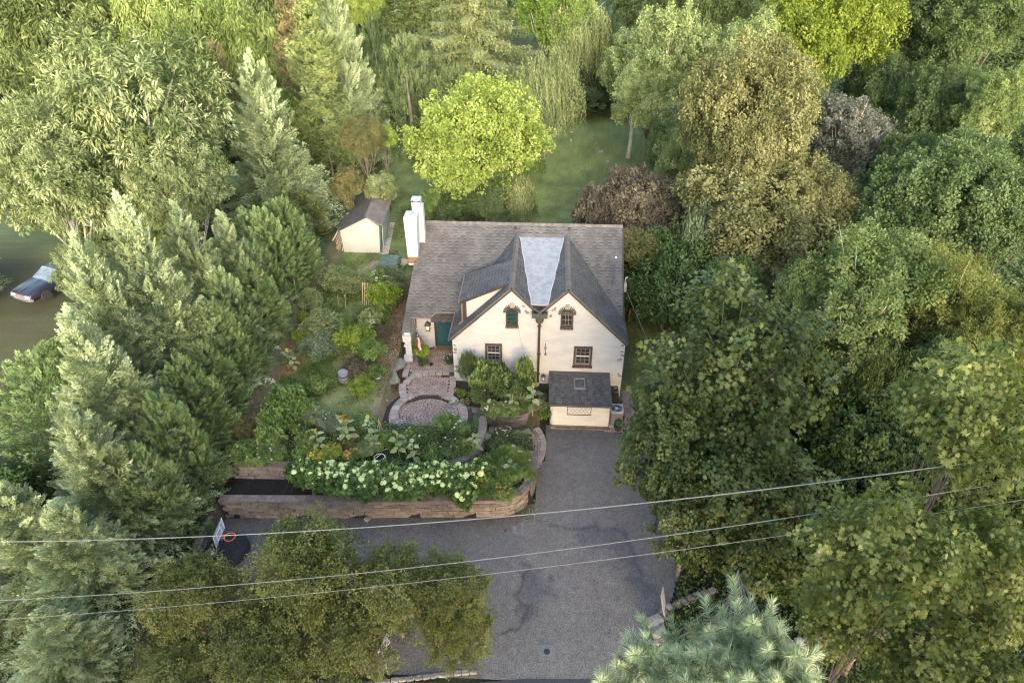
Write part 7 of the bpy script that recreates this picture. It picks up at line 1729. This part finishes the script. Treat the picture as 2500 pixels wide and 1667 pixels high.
# sunflowers
def sunflower(label, px, py, zg, h, nh, seed, s=1.0, yellow=True):
    g = np.random.default_rng(seed); p = PZ(px, py, zg+h)
    t = thing('sunflower', label, 'sunflower', (p[0], p[1], zg), seed)
    b = MB(); b.tube([(0, 0, 0), (.04, .02, h*.5), (0, 0, h)], .02*s, 6); b.build('stem', mat('pale_stem', (.16, .20, .08), (.22, .26, .11), 5), t)
    n = 11; zz = np.linspace(h*.35, h*.98, n); a = np.arange(n)*2.4+seed
    for k in range(n):
        L_ = .34*s*(1.1-.3*k/n)*g.uniform(.8, 1.2); d_ = np.array([[math.cos(a[k]), math.sin(a[k]), -.25+.3*k/n]])
        P_ = np.array([[0, 0, zz[k]]])+d_*.10
        V = leaves(P_, d_, np.array([[0, 0, 1.0]])+g.normal(size=(1, 3))*.15, L_, L_*.75, HEART)
        link('leaf', fastmesh('leaf', V, np.array([g.uniform(.2, .9)]), LM['grey_shrub']), t)
    for k in range(nh):
        hd = MB(); c_ = np.array([g.uniform(-.2, .2)*(nh > 1), g.uniform(-.15, .15)*(nh > 1), h+.03+g.uniform(-.15, .1)*(nh > 1)])
        for j in range(12):
            q = j*.5236; hd.add([(0, 0, .02), (.09*math.cos(q-.22), .09*math.sin(q-.22), .03), (.15*math.cos(q), .15*math.sin(q), 0), (.09*math.cos(q+.22), .09*math.sin(q+.22), .03)], [(0, 1, 2, 3)])
        fh = hd.build('flower_head', LM['yellow_flower'], t, loc=tuple(c_)); fh.rotation_euler = (R(50), 0, g.uniform(-.5, .5)); fh.scale = (s*.9,)*3
        MB().lathe((0, 0, .02), [(.055, 0), (.05, .02), (0, .025)], 10).build('seed_disc', mat('seed_brown', (.14, .07, .03), (.3, .18, .05), 20), fh)
sunflower('sunflower with one big open head in front of the tall downspout', 1302, 942, 1.1, 2.1, 1, 1, 1.25)
sunflower('shorter sunflower between the rose bushes and the tall one', 1252, 966, 1.1, 1.4, 1, 2)
sunflower('sunflower with many yellow heads in the flower bed', 833, 1018, 1.9, 1.9, 7, 3, 1.1)
sunflower('second stem of the many-headed sunflower clump', 845, 1030, 1.9, 1.7, 4, 4, 1.0)
sunflower('pale leaved sunflower left of the many-headed one', 770, 1052, 1.9, 1.5, 1, 5, 1.0)
sunflower('tall sunflower leaning right above the cane tripod', 898, 1018, 1.9, 1.9, 1, 6, .9)
sunflower('broad leaved sunflower right of the leaning one', 906, 1052, 1.9, 1.4, 0, 7, 1.0)
sunflower('sunflower with an orange head beside the hose coil', 968, 1058, 1.7, 1.6, 1, 8, 1.0)
sunflower('leafy sunflower stem in the inner bed above the cream heads', 1007, 1078, 1.6, 1.4, 0, 9, 1.0)
sunflower('pale leaved sunflower leaning over the curved wall', 1155, 1062, 1.4, 1.3, 0, 10, 1.1)
sunflower('grey-green sunflower in the upper part of the island bed', 1258, 1095, 1.0, .9, 0, 11, 1.0)
sunflower('grey-green sunflower in the middle of the island bed', 1245, 1130, 1.0, .9, 0, 12, 1.0)
sunflower('pair of pale sunflower stems above the long mulch patch', 700, 855, 1.95, 1.3, 1, 13, .9)
sunflower('second pale sunflower stem above the long mulch patch', 712, 868, 1.95, 1.1, 0, 14, .9)
sunflower('broad pale leaves standing up left of the lower bed', 648, 1070, 1.9, .9, 0, 15, 1.1)

# ---- low cover under the trees and over the bed soil
def cover(name, seed, n, x0, x1, y0, y1, test, h, ls, m, lw=.6):
    g = np.random.default_rng(seed); X = g.uniform(x0, x1, n); Y = g.uniform(y0, y1, n); k = test(X, Y, g); X, Y = X[k], Y[k]; n = len(X)
    P = np.stack([X, Y, ground(X, Y)+g.random(n)**1.5*h*(.3+vnoise(X, Y, 1.2, 3))], 1)
    V = leaves(P, rnd(g, n)+UPV*.1, UPV+g.normal(size=(n, 3))*.5, ls*g.uniform(.6, 1.3, n), ls*lw*g.uniform(.6, 1.3, n))
    return tag(link(name, fastmesh(name, V, np.clip(.1+.7*vnoise(X, Y, .9, 8)+g.normal(size=n)*.12, 0, 1), m)), kind='stuff')
exr = lambda Y: np.interp(Y, [-17.5, -16.2, -15, -13.6, -10, -2], [5.0, 5.7, 6.9, 7.7, 9.0, 9.0])
cover('undergrowth', 81, 120000, 5, 34, -17.0, 12, lambda X, Y, g: (X > exr(Y)+.1) & ((Y < -2) | (X > 13.2)), .7, .17, LM['vine'])
cover('undergrowth', 82, 60000, -26, -13.95, -19.5, 2, lambda X, Y, g: X > -22, .6, .16, LM['dark'])
cover('bed_leaves', 83, 26000, -13.6, 1.6, -9.6, -4.3, lambda X, Y, g: ((Y > -8.1) & (X < -1.5)) | ((X > -6) & (vnoise(X, Y, .5, 4) > .35) & (Y < -8.2)) | (X > -1.2), .28, .10, LM['green_shrub'])
cover('weeds', 87, 60000, -13.2, -8.2, -8.0, 7, lambda X, Y, g: vnoise(X, Y, 1.0, 41) > .52, .45, .13, LM['fern_green'], .3)
cover('leaf_litter', 84, 9000, -8.1, -6.4, -1.2, 9, lambda X, Y, g: g.random(len(X)) > .0, .03, .10, leafmat('leaf_dry', (.10, .065, .035), (.17, .12, .07), (.26, .20, .13), trans=.1))
cover('mulch_chips', 85, 9000, -13.5, -7.5, -9.7, -8.5, lambda X, Y, g: g.random(len(X)) > .3, .03, .06, leafmat('leaf_chip', (.010, .009, .009), (.018, .015, .013), (.06, .05, .035), trans=.0), .35)
cover('roadside_litter', 86, 9000, -14, -1.3, -17.4, -15.6, lambda X, Y, g: g.random(len(X)) > .2, .08, .10, LM['litter'])

# ------------------------------------------------------------------ white pine reaching up close below the camera
Vn, vv = [], []; gp_ = np.random.default_rng(91)
def shoot(base, dirv, L_, nl=.092, dens=330):
    d = norm(np.array(dirv, float)); n = int(dens*L_/.3); s = gp_.random(n)**.8; t1 = norm(np.cross(d, [.3, .2, .9])); t2 = np.cross(d, t1); a = gp_.uniform(0, 6.283, n)
    rad = t1*np.cos(a)[:, None]+t2*np.sin(a)[:, None]; fwd = .35+.9*s**2+gp_.normal(size=n)*.15
    P = np.array(base)+d*(s*L_)[:, None]; T = rad+d*fwd[:, None]
    l_ = nl*gp_.uniform(.8, 1.15, n)
    Vn.append(leaves(P, T, rnd(gp_, n), l_, .0055, TRI)); vv.append(np.clip(.30+.35*s+gp_.normal(size=n)*.12, 0, 1))
pb_ = MB(); PB = PZ(1740, 1600, 19.0); PB[2] = 19.0
pine = thing('white_pine', 'blue-green white pine with long soft needles rising at the bottom edge, nearest the camera', 'pine', (PB[0], PB[1], 0))
org = np.array([PB[0], PB[1], 0])
SH = [(1545, 1555, 5.0, 1.0), (1505, 1585, 5.2, .9), (1630, 1540, 5.4, .95), (1465, 1620, 5.1, 1.0), (1735, 1500, 5.2, 1.0), (1840, 1480, 4.9, 1.25), (1780, 1570, 5.0, 1.0), (1875, 1545, 4.9, 1.15), (1950, 1560, 4.9, 1.2), (1970, 1600, 5.1, 1.0), (1830, 1620, 4.7, 1.1), (1900, 1625, 4.7, 1.15), (1580, 1630, 5.0, 1.0),
      (1650, 1600, 5.1, 1.0), (1720, 1640, 4.8, 1.1), (1520, 1660, 5.0, 1.0), (1790, 1680, 4.6, 1.2), (1870, 1690, 4.6, 1.2), (1960, 1670, 4.8, 1.1), (1990, 1640, 4.9, 1.0), (1620, 1690, 4.8, 1.1), (1690, 1690, 4.7, 1.0), (1560, 1600, 5.4, .9), (1610, 1570, 5.6, .9), (1700, 1560, 5.5, .9), (1815, 1530, 5.3, 1.0), (1490, 1690, 5.0, 1.0), (1930, 1720, 4.6, 1.2), (1750, 1730, 4.7, 1.1), (1650, 1740, 4.8, 1.1), (1540, 1740, 5, 1.1)]
for i, (px, py, dist, s_) in enumerate(SH):
    d = ray(px, py+42); tip = CP+d/np.linalg.norm(d)*dist*1.12
    c_ = np.array([PB[0], PB[1], tip[2]-.9]); ou = tip-c_; ou[2] = 0; up_ = norm(ou*.35+np.array([0, 0, .9]))
    L_ = .34*s_; base = tip-up_*L_
    shoot(base, up_, L_); pb_.tube([c_-org-np.array([0, 0, .3]), (c_+base)/2-org+np.array([0, 0, -.12]), base-org, tip-up_*.03-org], [.008, .007, .005, .002], 5)
    for k in range(4):
        a = k*1.57+i; q = norm(np.array([math.cos(a), math.sin(a), .75])); b0 = base-up_*.05*k; shoot(b0, q, .16*s_, .085, 300); 
    b1 = base-up_*.26-norm(ou+1e-6)*.1
    for k in range(3):
        a = k*2.1+i*2; q = norm(np.array([math.cos(a), math.sin(a), .35])); shoot(b1+q*.08, q, .2*s_, .09, 260)
pb_.tube([(0, 0, -.3), (0, 0, 8), (0, 0, 15), (0, 0, 18.3)], [.30, .2, .07, .015], 10)
Vn = np.concatenate(Vn)-org; vv = np.concatenate(vv)
link('crown', fastmesh('crown', Vn, vv, LM['pine']), pine); pb_.build('trunk', mat('pine_bark', (.05, .04, .03), (.08, .065, .05), 8), pine, True)
# lower whorls of the pine, out of the frame below
V, v = plumes(92, H=17, Rr=3.2, n=260, pl=1.6, m=50, prof=lambda h: (1-h)**.6, zlo=.25, ls=.2, lw=.1)
pass
